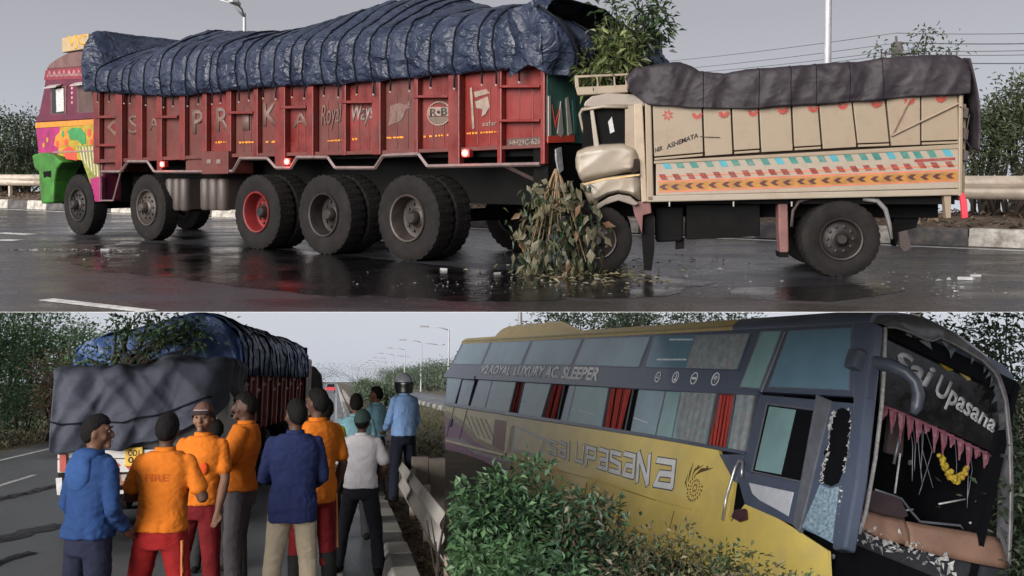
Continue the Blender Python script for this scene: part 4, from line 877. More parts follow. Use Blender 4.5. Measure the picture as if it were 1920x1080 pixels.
cnt = 0; extra = MB(); EP, ED, ES = [], [], []
while cnt < 290:
    v = RNG.uniform(338, 512); q = (v - 338) / 174; w = 52 + 28 * min(1, q * 2.2) - 22 * max(0, q - .7); u = 1045 + RNG.normal() * w * .68 - 6 * q
    if abs(u - 1046) > w * 1.15: continue
    lf = link('leaf', lms[int(RNG.choice(5, p=[.34, .28, .22, .12, .04]))], hb); p = tbp(u, v, RNG.uniform(-.45, .22)); s_ = RNG.uniform(.09, .165)
    lf.location = p; lf.scale = (s_, s_, s_); lf.rotation_euler = (RNG.normal() * .5, RNG.normal() * .5, RNG.uniform(0, 6.28)); cnt += 1
for _ in range(420):
    v = RNG.uniform(345, 508); u = 1044 + RNG.normal() * 38; EP.append(tbp(u, v, RNG.uniform(-.5, 0))); ED.append(RNG.normal(size=3) * .4 + np.array([0, 0, -1])); ES.append(RNG.uniform(.06, .12))
leaf_faces(extra, np.array(EP), np.array(ED), np.array(ES)); extra.obj('inner_leaves', LF_DK, hb, kind='stuff', fixn=False)
def bough(name, label, fr, root, crown, n, ls, m, clumps=14, stem_r=.02, mats2=None):
    """a branch: stems to leaf clumps scattered in the crown ellipsoids [(centre, radii, weight)]"""
    t = thing(name, label, 'branch', fr); cl = []
    W = np.array([c[2] for c in crown], float); W /= W.sum()
    for k in range(clumps):
        c, r, _ = crown[RNG.choice(len(crown), p=W)]; d = RNG.normal(size=3); d /= np.linalg.norm(d); cl.append(np.array(c) + d * np.array(r) * RNG.uniform(.3, 1) ** .6)
    twigs(MB(), root, cl, stem_r).obj('stem', BARK, t)
    for mi, (mm, sh) in enumerate(((m, .6), (mats2 or m, .4))):
        k = int(n * sh); ci = RNG.integers(0, clumps, k); C = np.array(cl)[ci]; sg = np.array([np.mean([c[1] for c in crown]) * .34]); P = C + RNG.normal(size=(k, 3)) * sg
        D = (P - C) * 2 + RNG.normal(size=(k, 3)) * .08 + np.array([0, 0, -.02]); lm_ = leaf_faces(MB(), P, D, RNG.uniform(*ls, k), .36, .2); lm_.obj('leaves', mm, t, fixn=False, kind='stuff')
    return t
TC = sub(DECK, (1.1, 10.9, 0), (-1, 0))
def tcp(u, v, c=0): return TC.at(u, v, c)
r_ = lambda a: a / F * 10.9
bough('fallen_branch', 'green leafy branch lying in the roof carrier of the cream cab', TC, tcp(1140, 172), [(tcp(1130, 128), (r_(48), .4, r_(34)), 2), (tcp(1165, 95), (r_(40), .4, r_(25)), 1.2)], 1050, (.07, .14), leafmat('leaf_light', (.11, .125, .045), .5, .3), 26, .016, LF_GRN)
bough('fallen_branch', 'thin dark leafed bough rising against the sky above the cream cab', TC, tcp(1160, 150, -.3), [(tcp(1190, 40, -.2), (r_(62), .35, r_(40)), 2), (tcp(1228, 30, -.2), (r_(30), .3, r_(34)), 1.1), (tcp(1120, 38, -.2), (r_(34), .3, r_(20)), .7), (tcp(1200, 90, -.2), (r_(30), .3, r_(30)), .6)], 640, (.07, .13), LF_DK, 30, .014, LF_DK)
# leaves and glass on the road
mb = MB(); n_ = 520
def scat(n, ug, vg, su, sv):
    U = ug + RNG.normal(size=n) * su; V = np.clip(vg + RNG.normal(size=n) * sv, 470, 584); return np.array([DECK.at(u, v, 0, 2) for u, v in zip(U, V)])
P = np.vstack([scat(300, 1085, 508, 60, 14), scat(110, 1120, 522, 75, 10)]); P[:, 2] = RNG.uniform(.01, .05, len(P)); D = RNG.normal(size=P.shape); D[:, 2] *= .2
o = leaf_faces(MB(), P, D, RNG.uniform(.05, .12, len(P)), .36, .05).obj('fallen_leaves', LF_DRY, kind='stuff', fixn=False); placed(o, DECK); o['label'] = 'torn leaves strewn on the wet road under the cream cab'
mb = MB()
for P, s0, s1_ in ((scat(120, 950, 535, 150, 12), .004, .011), (scat(16, 1010, 510, 60, 8), .008, .02), (scat(60, 1770, 535, 60, 14), .008, .02), (scat(40, 200, 470, 60, 14), .008, .02), (scat(40, 90, 415, 60, 6), .01, .03), (scat(45, 1340, 505, 70, 16), .01, .025)):
    for p in P:
        s_ = RNG.uniform(s0, s1_); q = RNG.normal(size=(5, 3)) * s_; q[:, 2] = np.abs(q[:, 2]) * .6; q += np.array([p[0], p[1], .004]); mb.add(q, [(0, 1, 2), (0, 2, 3), (0, 3, 1), (1, 3, 4), (2, 4, 3)])
o = mb.obj('glass_shards', mat('shard_pale', (.2, .195, .19), .4), kind='stuff', fixn=False); placed(o, DECK); o['label'] = 'small pale shards of glass and chips on the wet road'
for (u, v, s_, lab) in ((838, 507, .05, 'pale chip near the rear wheel of the red truck'), (938, 516, .05, 'pale chip on the road left of the hanging branch'), (1812, 525, .06, 'pale broken plastic piece right of the rear wheel'), (1830, 519, .045, 'small shiny fragment beside the broken plastic at right'), (199, 470, .05, 'pale scrap on the road below the second wheel')):
    p = DECK.at(u, v, 0, 2); mb = MB(); q = RNG.normal(size=(7, 2)); a = np.sort(RNG.uniform(0, 6.28, 6)); mb.prism([(math.cos(w) * s_ * 1.6, math.sin(w) * s_) for w in a], 0, s_ * .5, ax=2)
    o = mb.obj('debris_chip', mat('chip_white', (.25, .24, .24), .5)); o.matrix_world = (sub(DECK, (p[0], p[1], .004), (1, .2))).M(); tag(o, lab, 'debris', 'scraps on the wet road')
# shrubs behind the rail
def shrub(name, label, cat, fr, crown, n, ls, m, clumps=40, root=(0, 0, 0), stem_r=.04, m2=None, sg=.35, clip=None, asp=.4, nst=18):
    t = thing(name, label, cat, fr, None); cl = []; W = np.array([np.prod(c[1]) ** .66 for c in crown]); W /= W.sum()
    for k in range(clumps):
        c, r = crown[RNG.choice(len(crown), p=W)]; d = RNG.normal(size=3); d /= np.linalg.norm(d); cl.append(np.array(c) + d * np.array(r) * RNG.uniform(.15, 1) ** .5)
    tr_ = MB(); rt = np.array(root, float)
    for i in range(0, clumps, max(1, clumps // nst)): twigs(tr_, rt + RNG.normal(size=3) * np.array([.1, .1, 0]), [cl[i]], stem_r)
    tr_.obj('trunk', BARK, t, fixn=False)
    P_, D_, S_ = [], [], []
    ci = RNG.integers(0, clumps, n); C = np.array(cl)[ci]; rr_ = np.mean([np.mean(c[1]) for c in crown]) * sg; P = C + RNG.normal(size=(n, 3)) * rr_ * np.array([1, 1, .8]); P[:, 2] = np.maximum(P[:, 2], .03)
    D = (P - C) / rr_ + RNG.normal(size=(n, 3)) * .9 + np.array([0, 0, .1]); S_ = RNG.uniform(*ls, n)
    if clip is not None: k = clip(P, S_); P, D, S_, = P[k], D[k], S_[k]
    h = int(len(P) * .62); mbA = leaf_faces(MB(), P[:h], D[:h], S_[:h], asp, .15); mbA.obj('crown', m, t, fixn=False)
    if h < len(P): leaf_faces(MB(), P[h:], D[h:], S_[h:], asp, .15).obj('crown', m2 or m, t, fixn=False)
    return t
LF_GREY = leafmat('leaf_grey_green', (.055, .075, .034), .5, .25); LF_OLV = leafmat('leaf_olive', (.036, .046, .020), .5, .2)
def dk(u, D, z=.3): return sub(DECK, ((u - 960) / F * D, D, z), (1, 0))
for (u, D, rx, h, lab) in ((1850, 16.0, .48, 2.05, 'olive shrub behind the rail right of the cream truck'), (1905, 15.8, .5, 2.4, 'tall olive shrub behind the rail at the right edge'), (1950, 16.0, .7, 2.6, 'olive shrub mostly beyond the right edge')):
    if u < 1940: shrub('shrub', lab, 'shrub', dk(u, D), [((0, 0, h * .55), (rx, .6, h * .42)), ((.2, .1, h * .85), (rx * .6, .4, h * .2))], 3800, (.05, .11), LF_OLV, 60, m2=LF_GREY, sg=.24)
for (u, D, h, lab) in ((1660, 17.0, 3.3, 'shrub with sprigs showing over the middle of the cream truck tarp'), (1738, 16.6, 3.5, 'shrub with taller sprigs over the right end of the tarp')):
    shrub('shrub', lab, 'shrub', dk(u, D), [((0, 0, h * .6), (.5, .4, h * .36))], 1000, (.06, .12), LF_DK, 26, m2=LF_OLV, sg=.16)
for (u, D, rx, h, lab) in ((10, 33.8, 1.2, 3.05, 'dark green tree behind the rail at the far left edge'), (45, 33.2, .9, 3.0, 'slim dark green tree between the edge tree and the painted cab')):
    shrub('tree', lab, 'tree', dk(u, D), [((0, 0, h * .62), (rx, 1, h * .36)), ((rx * .3, 0, h * .35), (rx * .9, .8, h * .25))], 4200, (.08, .16), LF_DK, 70, m2=LF_OLV, sg=.24, stem_r=.06)
# ------------------------------------------------------------------ the lower ground with its highway
vdir = RW @ ray(630, 715); vdir = vdir[:2] / np.linalg.norm(vdir[:2]); vrt = np.array([vdir[1], -vdir[0]])
def rp(d, s, z=0.0): q = vdir * d + vrt * s; return np.array([q[0], q[1], z])
ROAD2 = sub(GROUND, (0, 0, 0), vdir)                          # x along the highway, y to its left
def ditch(x, y):
    e = x + .064 * y - .45; e = np.clip(e, 0, None); w = np.clip((60 - y) / 30, 0, 1) * np.clip((y + 6) / 6, 0, 1)
    return -np.minimum(.36 * e * np.clip(e / 1.2, 0, 1), 2.4 + 0 * e) * w
gx = np.sign(np.linspace(-1, 1, 241)) * np.abs(np.linspace(-1, 1, 241)) ** 3.2 * 900; gy = -14 + np.linspace(0, 1, 220) ** 3 * 2600
XX, YY = np.meshgrid(gx, gy); ZZ = ditch(XX, YY)
dd = XX * vdir[0] + YY * vdir[1]; ss = XX * vrt[0] + YY * vrt[1]
flat = ((ss > -8.8) & (ss < 1.0)) | ((ss > 6.9) & (ss < 14.8)); nz = .05 * fbm(np.stack([XX, YY, 0 * XX], -1).reshape(-1, 3) * .6, 3).reshape(XX.shape)
ZZ = ZZ + np.where(flat, 0, np.minimum(nz, .02 + 0 * nz) - .012) - .006
def ground_mat():
    m = bpy.data.materials.new('ground_soil_grass'); m.use_nodes = True; t = m.node_tree; L = t.links.new; b = t.nodes['Principled BSDF']; b.inputs['Roughness'].default_value = .95
    tc = t.nodes.new('ShaderNodeTexCoord'); n = t.nodes.new('ShaderNodeTexNoise'); n.inputs['Scale'].default_value = .5; n.inputs['Detail'].default_value = 9; n.inputs['Roughness'].default_value = .68; L(tc.outputs['Object'], n.inputs['Vector'])
    r = t.nodes.new('ShaderNodeValToRGB'); e = r.color_ramp.elements; e[0].position = .36; e[0].color = (.085, .065, .05, 1); e[1].position = .66; e[1].color = (.07, .085, .03, 1); k = r.color_ramp.elements.new(.5); k.color = (.12, .10, .06, 1)
    L(n.outputs['Fac'], r.inputs[0]); L(r.outputs[0], b.inputs['Base Color'])
    n2 = t.nodes.new('ShaderNodeTexNoise'); n2.inputs['Scale'].default_value = 9; n2.inputs['Detail'].default_value = 6; L(tc.outputs['Object'], n2.inputs['Vector']); bp = t.nodes.new('ShaderNodeBump'); bp.inputs['Strength'].default_value = .8; bp.inputs['Distance'].default_value = .05; L(n2.outputs['Fac'], bp.inputs['Height']); L(bp.outputs[0], b.inputs['Normal'])
    return m
MB().grid(np.stack([XX, YY, ZZ], -1)).obj('ground', ground_mat(), kind='structure', smooth=True)
M_ASP2 = wet_asphalt('damp_asphalt', (.085, .09, .097), .25, .6, .5, .3)
def strip(name, s0, s1_, d0, d1, z, m, n=2):
    ds = np.linspace(d0, d1, n); mb = MB().grid([[(d, -s1_, z), (d, -s0, z)] for d in ds][::-1]); o = mb.obj(name, m, kind='structure', fixn=False); placed(o, ROAD2)
    if o.data.polygons[0].normal.z < 0: o.data.flip_normals()
    return o
strip('road', -8.75, .55, -12, 1800, .004, M_ASP2); strip('far_road', 7.2, 14.6, 52, 1800, .004, M_ASP2)
strip('paved_shoulder', .55, 2.0, -12, 1800, .002, mat('shoulder_concrete', (.15, .125, .105), .9, var=.35, scale=2, bump=.4, bscale=14))
M_LINE2 = mat('road_paint_worn', (.55, .55, .53), .6, var=.3, scale=10, dirt=(.12, .12, .12), dirt_amt=.55, dirt_scale=3)
strip('edge_line', .0, .125, 2, 900, .008, M_LINE2); strip('edge_line', -8.05, -7.92, 4, 900, .008, M_LINE2)
for k in range(9): strip('lane_line', -6.1, -5.98, 15.6 + k * 9 - (0 if k else 0), 21.8 + k * 9, .008, M_LINE2)
strip('edge_line', 7.5, 7.62, 55, 900, .008, M_LINE2); strip('lane_line', 10.9, 11.0, 80, 900, .008, M_LINE2)
# crushed mud and oil trails on the road
mb = MB(); MUD = mat('mud_black', (.02, .019, .019), .5, var=.4, scale=8, bump=.8, bscale=20)
for (a, b, w) in ((rp(9.2, -5.2), rp(14.2, -3.6), .28), (rp(8.2, -4.2), rp(12.0, -3.3), .12), (rp(16.5, -5.5), rp(20, -4.9), .2)):
    t_ = (b - a) / np.linalg.norm(b - a); n_ = np.array([-t_[1], t_[0], 0]); rows = []
    for q in np.linspace(0, 1, 90):
        c = a + (b - a) * q + n_ * .12 * perlin(np.array([[q * 6, 3, w * 9]]))[0]; ww = w * (.5 + .9 * abs(perlin(np.array([[q * 14, 7, w * 5]]))[0])) ; r = []
        for k in np.linspace(-1, 1, 9): r.append(c + n_ * ww * k + np.array([0, 0, .010 + .03 * (1 - k * k) * (.4 + abs(perlin(np.array([[q * 40, k * 3, 1.]]))[0]) * 2)]))
        rows.append(r)
    mb.grid(rows)
o = mb.obj('mud_trail', MUD, kind='stuff', smooth=True); o['label'] = 'dark ridges of mud and debris dragged along the highway'
# kerb of black and white stones, guard rail
kb2 = strip('kerb', .51, .79, 7, 700, .012, M_CONC)
st2m = [MB().prism([(0, 0), (-.03, .14), (-.07, .19), (-.3, .19), (-.3, 0)], .008, .70, ax=0).mesh('kerb_stone', m_, fixn=True) for m_ in (mat('kerb2_white', (.40, .39, .36), .8, var=.25, dirt=(.16, .14, .12), dirt_amt=.5, bump=.3), mat('kerb2_grey', (.12, .118, .115), .8, var=.3, dirt=(.2, .18, .16), dirt_amt=.35, bump=.3))]
for i in range(110):
    so = link('kerb_stone', st2m[i % 2], kb2, bevel=.012 if i < 14 else 0); so.location = (7.35 + .71 * i, -.5 + RNG.uniform(-.01, .01), 0)
mk = MB()
for i in range(110, 800, 2): mk.box((7.35 + .71 * i, -.80, .01), (8.04 + .71 * i, -.5, .19))
mk.obj('far_kerb_stones', st2m[0].materials[0], kb2, kind='stuff')
M_RAIL2 = mat('rail_pale', (.29, .27, .25), .55, .15, var=.2, scale=3, dirt=(.22, .17, .13), dirt_amt=.4)
gr2 = thing('guard_rail', 'pale steel guard rail running beside the kerb towards the horizon', 'guard rail', sub(GROUND, rp(8.95, 1.0), vdir))
for i in range(34):
    L_ = 4.0; z0, z1, d = .30, .74, .05; zs = np.linspace(z0, z1, 17); off = [d * .5 * (1 - math.cos(4 * math.pi * k_ / 16)) for k_ in range(17)]
    ob = MB().grid(np.array([[(x, off[k], zs[k]) for k in range(17)] for x in (0, L_ + .02)])).obj('rail_beam', M_RAIL2, gr2, smooth=True, fixn=False); ob.location = (i * 4.0, .01 * (i % 2), 0); so = ob.modifiers.new('thick', 'SOLIDIFY'); so.thickness = .006
    if i < 6:
        for zz in (.40, .62): MB().prism([(4 * i + 3.75, zz), (4 * i + 3.85, zz), (4 * i + 3.85, zz + .03), (4 * i + 3.75, zz + .03)], .045, .058).obj('bolt_slot', SLIT, gr2)
for i in range(60): ob = link('post', pm, gr2); ob.scale = (.7, .7, .96); ob.location = (i * 2.2 + .5, -.14, -.26)
mb = MB()
for i in range(2600):
    d, s_ = 8.5 + RNG.exponential(5), RNG.uniform(.80, 1.16); p = rp(d, s_, .03 + RNG.uniform(0, .05)); a = RNG.uniform(0, 6.28); l = RNG.uniform(.02, .05); e = np.array([math.cos(a), math.sin(a), RNG.uniform(-.4, .4)]) * l; f_ = np.array([-math.sin(a), math.cos(a), RNG.uniform(-.4, .4)]) * l * .5
    mb.add([p - e, p + f_, p + e, p - f_], [(0, 1, 2, 3)])
o = mb.obj('leaf_litter', M_LITTER, kind='stuff', fixn=False); o['label'] = 'dry brown leaves lying between the kerb and the pale guard rail'
# grass verge beyond, concrete parapet, second kerb
PB, DB, SB_ = [], [], []
for i in range(16000):
    d = 9 + RNG.exponential(22); s_ = RNG.uniform(2.0, 6.8); PB.append(rp(d, s_, 0.0)); DB.append((RNG.normal() * .5, RNG.normal() * .5, 1)); SB_.append(RNG.uniform(.08, .3))
PB = np.array(PB); keep = PB[:, 0] < -.066 * PB[:, 1] - .1
PB, DB, SB_ = PB[keep], np.array(DB)[keep], np.array(SB_)[keep]
o = leaf_faces(MB(), PB, DB, SB_, .16, .3).obj('grass', leafmat('grass_dry', (.12, .115, .045), .6, .2), kind='stuff', fixn=False); o['label'] = 'dry grass tufts on the verge beyond the guard rail'
pw = thing('parapet', 'low grey brown concrete wall in front of the helmeted man', 'wall', sub(GROUND, rp(14.05, 1.12), -vrt))
PAR = mat('parapet_concrete', (.17, .145, .12), .9, var=.3, dirt=(.1, .085, .07), dirt_amt=.4, bump=.3)
for k in range(2): MB().box((.02 - k * .24, -.18, 0), (-.215 - k * .24, 0, .84 - .02 * k)).obj('wall_block', PAR, pw, bevel=.01)
k2 = strip('kerb', 6.9, 7.2, 52, 300, .02, M_CONC)
for i in range(60):
    so = link('kerb_stone', st2m[i % 2], k2); so.location = (52 + 2.1 * i, -6.9, 0); so.scale = (3, 1, 1.6)
# street lamps along the far carriageway
for i in range(13):
    d = 137 + 45 * i; t = street_lamp(sub(GROUND, rp(d, 15.6), vdir), 9.2, .13 if i < 5 else .16, ['double street lamp nearest on the highway, tallest at the right edge', 'second nearest double street lamp behind the helmeted man', 'third nearest double street lamp along the highway', 'fourth nearest double street lamp along the highway'][i] if i < 4 else 'small distant street lamp in the row fading along the highway', 'street lamp', [(0, 3.2, .35)] + ([(0, -3.2, -.5)] if i % 2 else []), 'street lamps in a row along the highway', base=False)
# ------------------------------------------------------------------ trees
LF_FAR = leafmat('leaf_far_green', (.085, .12, .075), .4, .2, .7); LF_FAR2 = leafmat('leaf_far_dark', (.055, .08, .055), .4, .2, .7)
LF_T1 = leafmat('leaf_acacia', (.075, .14, .06), .5, .4); LF_T2 = leafmat('leaf_acacia_dark', (.045, .09, .042), .5, .35)
def gt(d, s): return sub(GROUND, rp(d, s, -.02), (1, 0))
kinds = ['broad', 'slim', 'tall', 'bushy', 'ragged']
for i in range(16):
    d = 70 + i * 17 + RNG.uniform(-4, 4); s_ = 18.5 + RNG.uniform(-1, 3); h = 3.6 + RNG.uniform(0, 1.8) + i * .12; rx = 4.2 + .25 * i
    t = shrub('tree', 'distant green tree in the belt beyond the far carriageway', 'tree', gt(d, s_), [((0, 0, h * .55), (rx, rx * .8, h * .42))], 2600, (.22, .42), LF_FAR, 70, m2=LF_FAR2, sg=.16, asp=.7, stem_r=.05); t['group'] = 'tree belt beyond the far carriageway'
for (d, s_, h, rx, lab) in ((250, -6, 6.5, 9, 'dark rounded tree at the end of the highway left of the vanishing point'), (330, 8, 8, 14, 'wide far tree at the end of the highway above the red car'), (120, 3.6, 2.3, 1.5, 'far clipped green shrub in the grassy median'), (70, 3.2, 1.7, 1.2, 'green shrub in the median behind the men at the rail'), (92, 3.6, 1.9, 1.6, 'middle green shrub in the median behind the rail')):
    shrub('tree' if h > 3 else 'shrub', lab, 'tree' if h > 3 else 'shrub', gt(d, s_), [((0, 0, h * .55), (rx, rx, h * .42))], 2200, (.14, .3), LF_FAR2 if h > 3 else LF_FAR, 50, m2=LF_FAR, sg=.18, asp=.6, stem_r=.08)
LEFT = [(30, -11.6, 5.4, 1.5), (33, -13.6, 6.2, 1.9), (35.5, -11.9, 5.8, 1.5), (38, -14.5, 6.6, 2.0), (40, -11.6, 5.7, 1.3), (43, -13.2, 5.4, 1.7), (46, -11.2, 4.7, 1.3), (50, -12.5, 4.9, 1.7), (54, -11.5, 4.4, 1.5), (60, -12.6, 4.6, 1.9), (28, -14.4, 5.9, 1.7), (68, -12.5, 4.6, 2.0)]
nm = ['nearest slim', 'tall crowned', 'narrow leafy', 'tallest dense', 'conical', 'round topped', 'short ragged', 'bushy', 'low spreading', 'far bushy', 'leftmost dense', 'farthest low']
for (d, s_, h, rx), q in zip(LEFT, nm):
    shrub('tree', f'{q} green roadside tree in the stand left of the tarped truck', 'tree', gt(d, s_), [((0, 0, h * .68), (rx * .8, rx * .8, h * .30)), ((.2, .1, h * .32), (rx, rx, h * .30))], 6000, (.10, .21), LF_T1, 80, m2=LF_T2, sg=.25, stem_r=.03, nst=7)
    MB().tube([(0, 0, 0), (.06, .03, h * .3), (-.04, .05, h * .62), (0, 0, h * .92)], [.10, .08, .055, .02], 8).obj('trunk', BARK, bpy.data.objects[-1] if False else [o for o in bpy.data.objects if o.get('label', '').startswith(q + ' green')][0], smooth=True)
    if d < 62:
        for k in range(1): MB().tube([(RNG.uniform(-.8, .8), RNG.uniform(-.5, .5), 0), (RNG.uniform(-.8, .8), 0, 2.2), (RNG.uniform(-.9, .9), 0, h * .8)], [.06, .05, .02], 6).obj('side_trunk', BARK, [o for o in bpy.data.objects if o.get('label', '').startswith(q + ' green')][0], smooth=True)
PB = []; DB = []; SB_ = []
for i in range(7000):
    d = RNG.uniform(18, 62); s_ = -9.2 - RNG.exponential(1.3); PB.append(rp(d, s_, 0)); DB.append((RNG.normal() * .6, RNG.normal() * .6, .8)); SB_.append(RNG.uniform(.08, .35))
o = leaf_faces(MB(), np.array(PB), np.array(DB), np.array(SB_), .2, .3).obj('undergrowth', leafmat('undergrowth_brown', (.11, .095, .05), .6, .15), kind='stuff', fixn=False); o['label'] = 'brown dry undergrowth below the trees on the left'
shrub('dry_bush', 'pale brown dried bushy tree behind the grey tarp at its left top', 'bush', gt(34, -8.9), [((0, 0, 1.7), (.9, .9, 1.1))], 2600, (.08, .2), leafmat('leaf_dried', (.17, .13, .085), .4, .2), 50, sg=.25)
p = GROUND.at(248, 640, 60, 1); street_lamp(Frame((p[0], 60, 0), (1, 0, 0), (0, 1, 0), (0, 0, 1)), 9.5, .1, 'grey pole rising behind the blue tarp left of its hump', 'street lamp', [(-1.5, 0, .3)])
p = GROUND.at(407, 604, 75, 1); street_lamp(Frame((p[0], 75, 0), (1, 0, 0), (0, 1, 0), (0, 0, 1)), 9.5, .07, 'thin pole above the hump of the roped blue tarp', 'street lamp', [(-1.2, 0, .3)])
# ------------------------------------------------------------------ white truck seen from behind
q0 = GROUND.at(392, 980, 12.5, 1); W2 = sub(GROUND, (q0[0], 12.5, 0), -vrt); wt = lambda u, v, c=0: W2.at(u, v, c)
wtr = thing('small_truck', 'white small truck seen from behind with a grey tarp hanging over its tail', 'truck', W2)
WHT = mat('truck_white', (.46, .45, .43), .45, var=.15, dirt=(.2, .17, .15), dirt_amt=.4, dirt_scale=3)
def wz(pts, m, name, y0=-.06, y1=0., bevel=.004, par=None): return MB().prism([tuple(wt(u, v)[[0, 2]]) for u, v in pts], y0, y1).obj(name, m, par or wtr, bevel=bevel)
xl = wt(108, 800)[0]; zb_ = wt(200, 905)[2]; zt_ = wt(240, 694)[2]
MB().box((.04, -2.5, zb_), (xl - .04, -.07, zt_ - .04)).obj('load_box', mat('load_grey', (.08, .08, .08), .9), wtr)
MB().box((.25, -3.3, .45), (xl - .25, -.2, zb_ - .02)).obj('chassis', BLACK, wtr)
MB().box((.02, -3.35, zb_), (xl, -2.55, zt_ - .02)).obj('cab', WHT, wtr, bevel=.06)
for k in range(8):                                              # white boards of the right side
    y = -.1 - k * .31; MB().box((-.03, y - .29, zb_ + .02), (.035, y, zt_ - .05 - .1 * (k % 2))).obj('side_board', WHT, wtr, bevel=.008)
wz([(108, 845), (392, 842), (392, 858), (108, 860)], WHT, 'tail_board'); wz([(108, 862), (392, 859), (392, 884), (108, 886)], WHT, 'tail_board', -.06, .006)
for k in range(12):
    u = 118 + k * 23; wz([(u, 872), (u + 8, 866), (u + 16, 872), (u + 8, 880)], mat('tail_red', (.4, .03, .03), .5), 'red_device', .004, .012, 0)
wz([(235, 840), (268, 838), (268, 872), (235, 874)], mat('plate_yellow', (.55, .33, .03), .5), 'number_plate', 0, .03)
for body, v in (('OD1', 849), ('04', 862)):
    a, b = wt(241, v), wt(262, v); fit_text(body, (a[0], a[2]), (b[0], b[2]), .075, .031, INK, wtr, bold=.02)
wz([(108, 888), (392, 885), (392, 912), (108, 914)], SLIT, 'tail_frame', -.3, -.02)
wz([(214, 919), (284, 918), (284, 925), (214, 926)], WHT, 'bumper_bar', -.05, .03); wz([(108, 921), (214, 919), (214, 926), (108, 928)], WHT, 'bumper_bar', -.05, .03); wz([(284, 918), (392, 916), (392, 923), (284, 925)], WHT, 'bumper_bar', -.05, .03)
for (u0, u1) in ((113, 126), (372, 388)): wz([(u0, 850), (u1, 850), (u1, 884), (u0, 884)], mat('tail_lamp', (.35, .06, .04), .3), 'tail_lamp', 0, .04)
wz([(106, 896), (118, 895), (119, 922), (108, 922)], mat('pole_white', (.5, .5, .5), .5), 'corner_marker', .0, .04)
wz([(214, 892), (236, 888), (242, 906), (226, 910)], mat('tail_rust', (.2, .08, .05), .7), 'lamp_bracket', -.02, .02); wz([(228, 890), (242, 889), (240, 902), (230, 902)], LWHT, 'reflector', 0, .03)
for x in (.28, xl - .28):
    c_ = MB().lathe([(.22, -.25), (.36, -.24), (.40, -.2), (.40, .2), (.36, .24), (.22, .25)], (x, -.95, .40), 0, 26); autosmooth(c_.obj('wheel', TYRE, wtr), 35)
    c_ = MB().lathe([(.22, -.1), (.36, -.1), (.40, -.08), (.40, .08), (.36, .1), (.22, .1)], (x, -2.9, .40), 0, 26); autosmooth(c_.obj('wheel', TYRE, wtr), 35)
# its grey tarpaulin: a sheet over the top and down the tail and the right side
TARP3 = mat('tarp_grey', (.040, .044, .062), .7, var=.3, scale=2, crumple=.16, cscale=3, spec=.25, dirt=(.04, .042, .05), dirt_amt=.4, dirt_scale=2)
tp3 = thing('tarpaulin', 'grey tarpaulin sheet hanging in folds over the tail of the white truck', 'tarpaulin', W2)
per = []                                                         # outline of the load seen from above, with edge height and hem height
topv = [(104, 703), (108, 700), (160, 701), (240, 695), (300, 689), (355, 681), (378, 679), (394, 684)]
hemv = [(104, 842), (130, 850), (160, 843), (200, 838), (240, 842), (262, 830), (300, 826), (330, 815), (360, 800), (394, 775)]
for u in np.linspace(106, 393, 110):
    p = wt(u, 700); per.append((p[0], .05 + .02 * math.sin(u * .09), wt(u, lerp(topv, u))[2], wt(u, lerp(hemv, u))[2]))
x_ = per[-1][0]
for k in range(1, 48):
    y = -.05 - k * .05; q = k / 48; per.append((-.09 - .05 * math.sin(k * .5), y, per[109][2] + .03 - .05 * q, per[109][3] + .3 * q + .22 * math.sin(k * .21)))
per = np.array(per)
for _ in range(6): per[1:-1, :2] = (per[:-2, :2] + 2 * per[1:-1, :2] + per[2:, :2]) / 4
G = []
for j in range(64):
    q = j / 63; row = []
    for (x, y, zt, zh) in per:
        if q < .2:                                               # top part runs inwards
            w = (.2 - q) / .2; row.append((x + (xl * .5 - x) * w * .8, y + (-1.6 - y) * w * .8, zt + .05 * w))
        else:
            w = (q - .2) / .8; row.append((x, y + .05 * math.sin(math.pi * w), zt + (zh - zt) * w))
    G.append(row)
G = np.array(G)
for _ in range(3): G[1:-1] = (G[:-2] + 2 * G[1:-1] + G[2:]) / 4
P = G.reshape(-1, 3); nx = np.gradient(G, axis=0).reshape(-1, 3); ny = np.gradient(G, axis=1).reshape(-1, 3); N = np.cross(ny, nx); N /= np.linalg.norm(N, axis=1)[:, None] + 1e-9
if N.reshape(G.shape)[40, 50, 1] < 0: N = -N
xc = P[:, 0] / xl; zc = (P[:, 2] - 1.0)
swag = .06 * ridged(np.stack([(P[:, 0] + .55 * P[:, 2]) * 1.7, P[:, 1], P[:, 2] * .5], 1), 2) + .05 * ridged(np.stack([(P[:, 0] - .9 * P[:, 2]) * 1.5 + 5, P[:, 1], P[:, 2] * .4], 1), 2) + .02 * fbm(P * 2.2, 3)
P = P + N * (swag - .05)[:, None]
o = MB().grid(P.reshape(G.shape)).obj('cover', TARP3, tp3, smooth=True, fixn=False); sd = o.modifiers.new('thick', 'SOLIDIFY'); sd.thickness = .008
GP = P.reshape(G.shape)
for pts in ([GP[44, i] + np.array([0, .035, -.0 - .03 * math.sin(i / 110 * 3.1)]) for i in range(0, 110, 3)],): MB().tube(pts, .011, 5).obj('rope', ROPE, tp3, smooth=True)
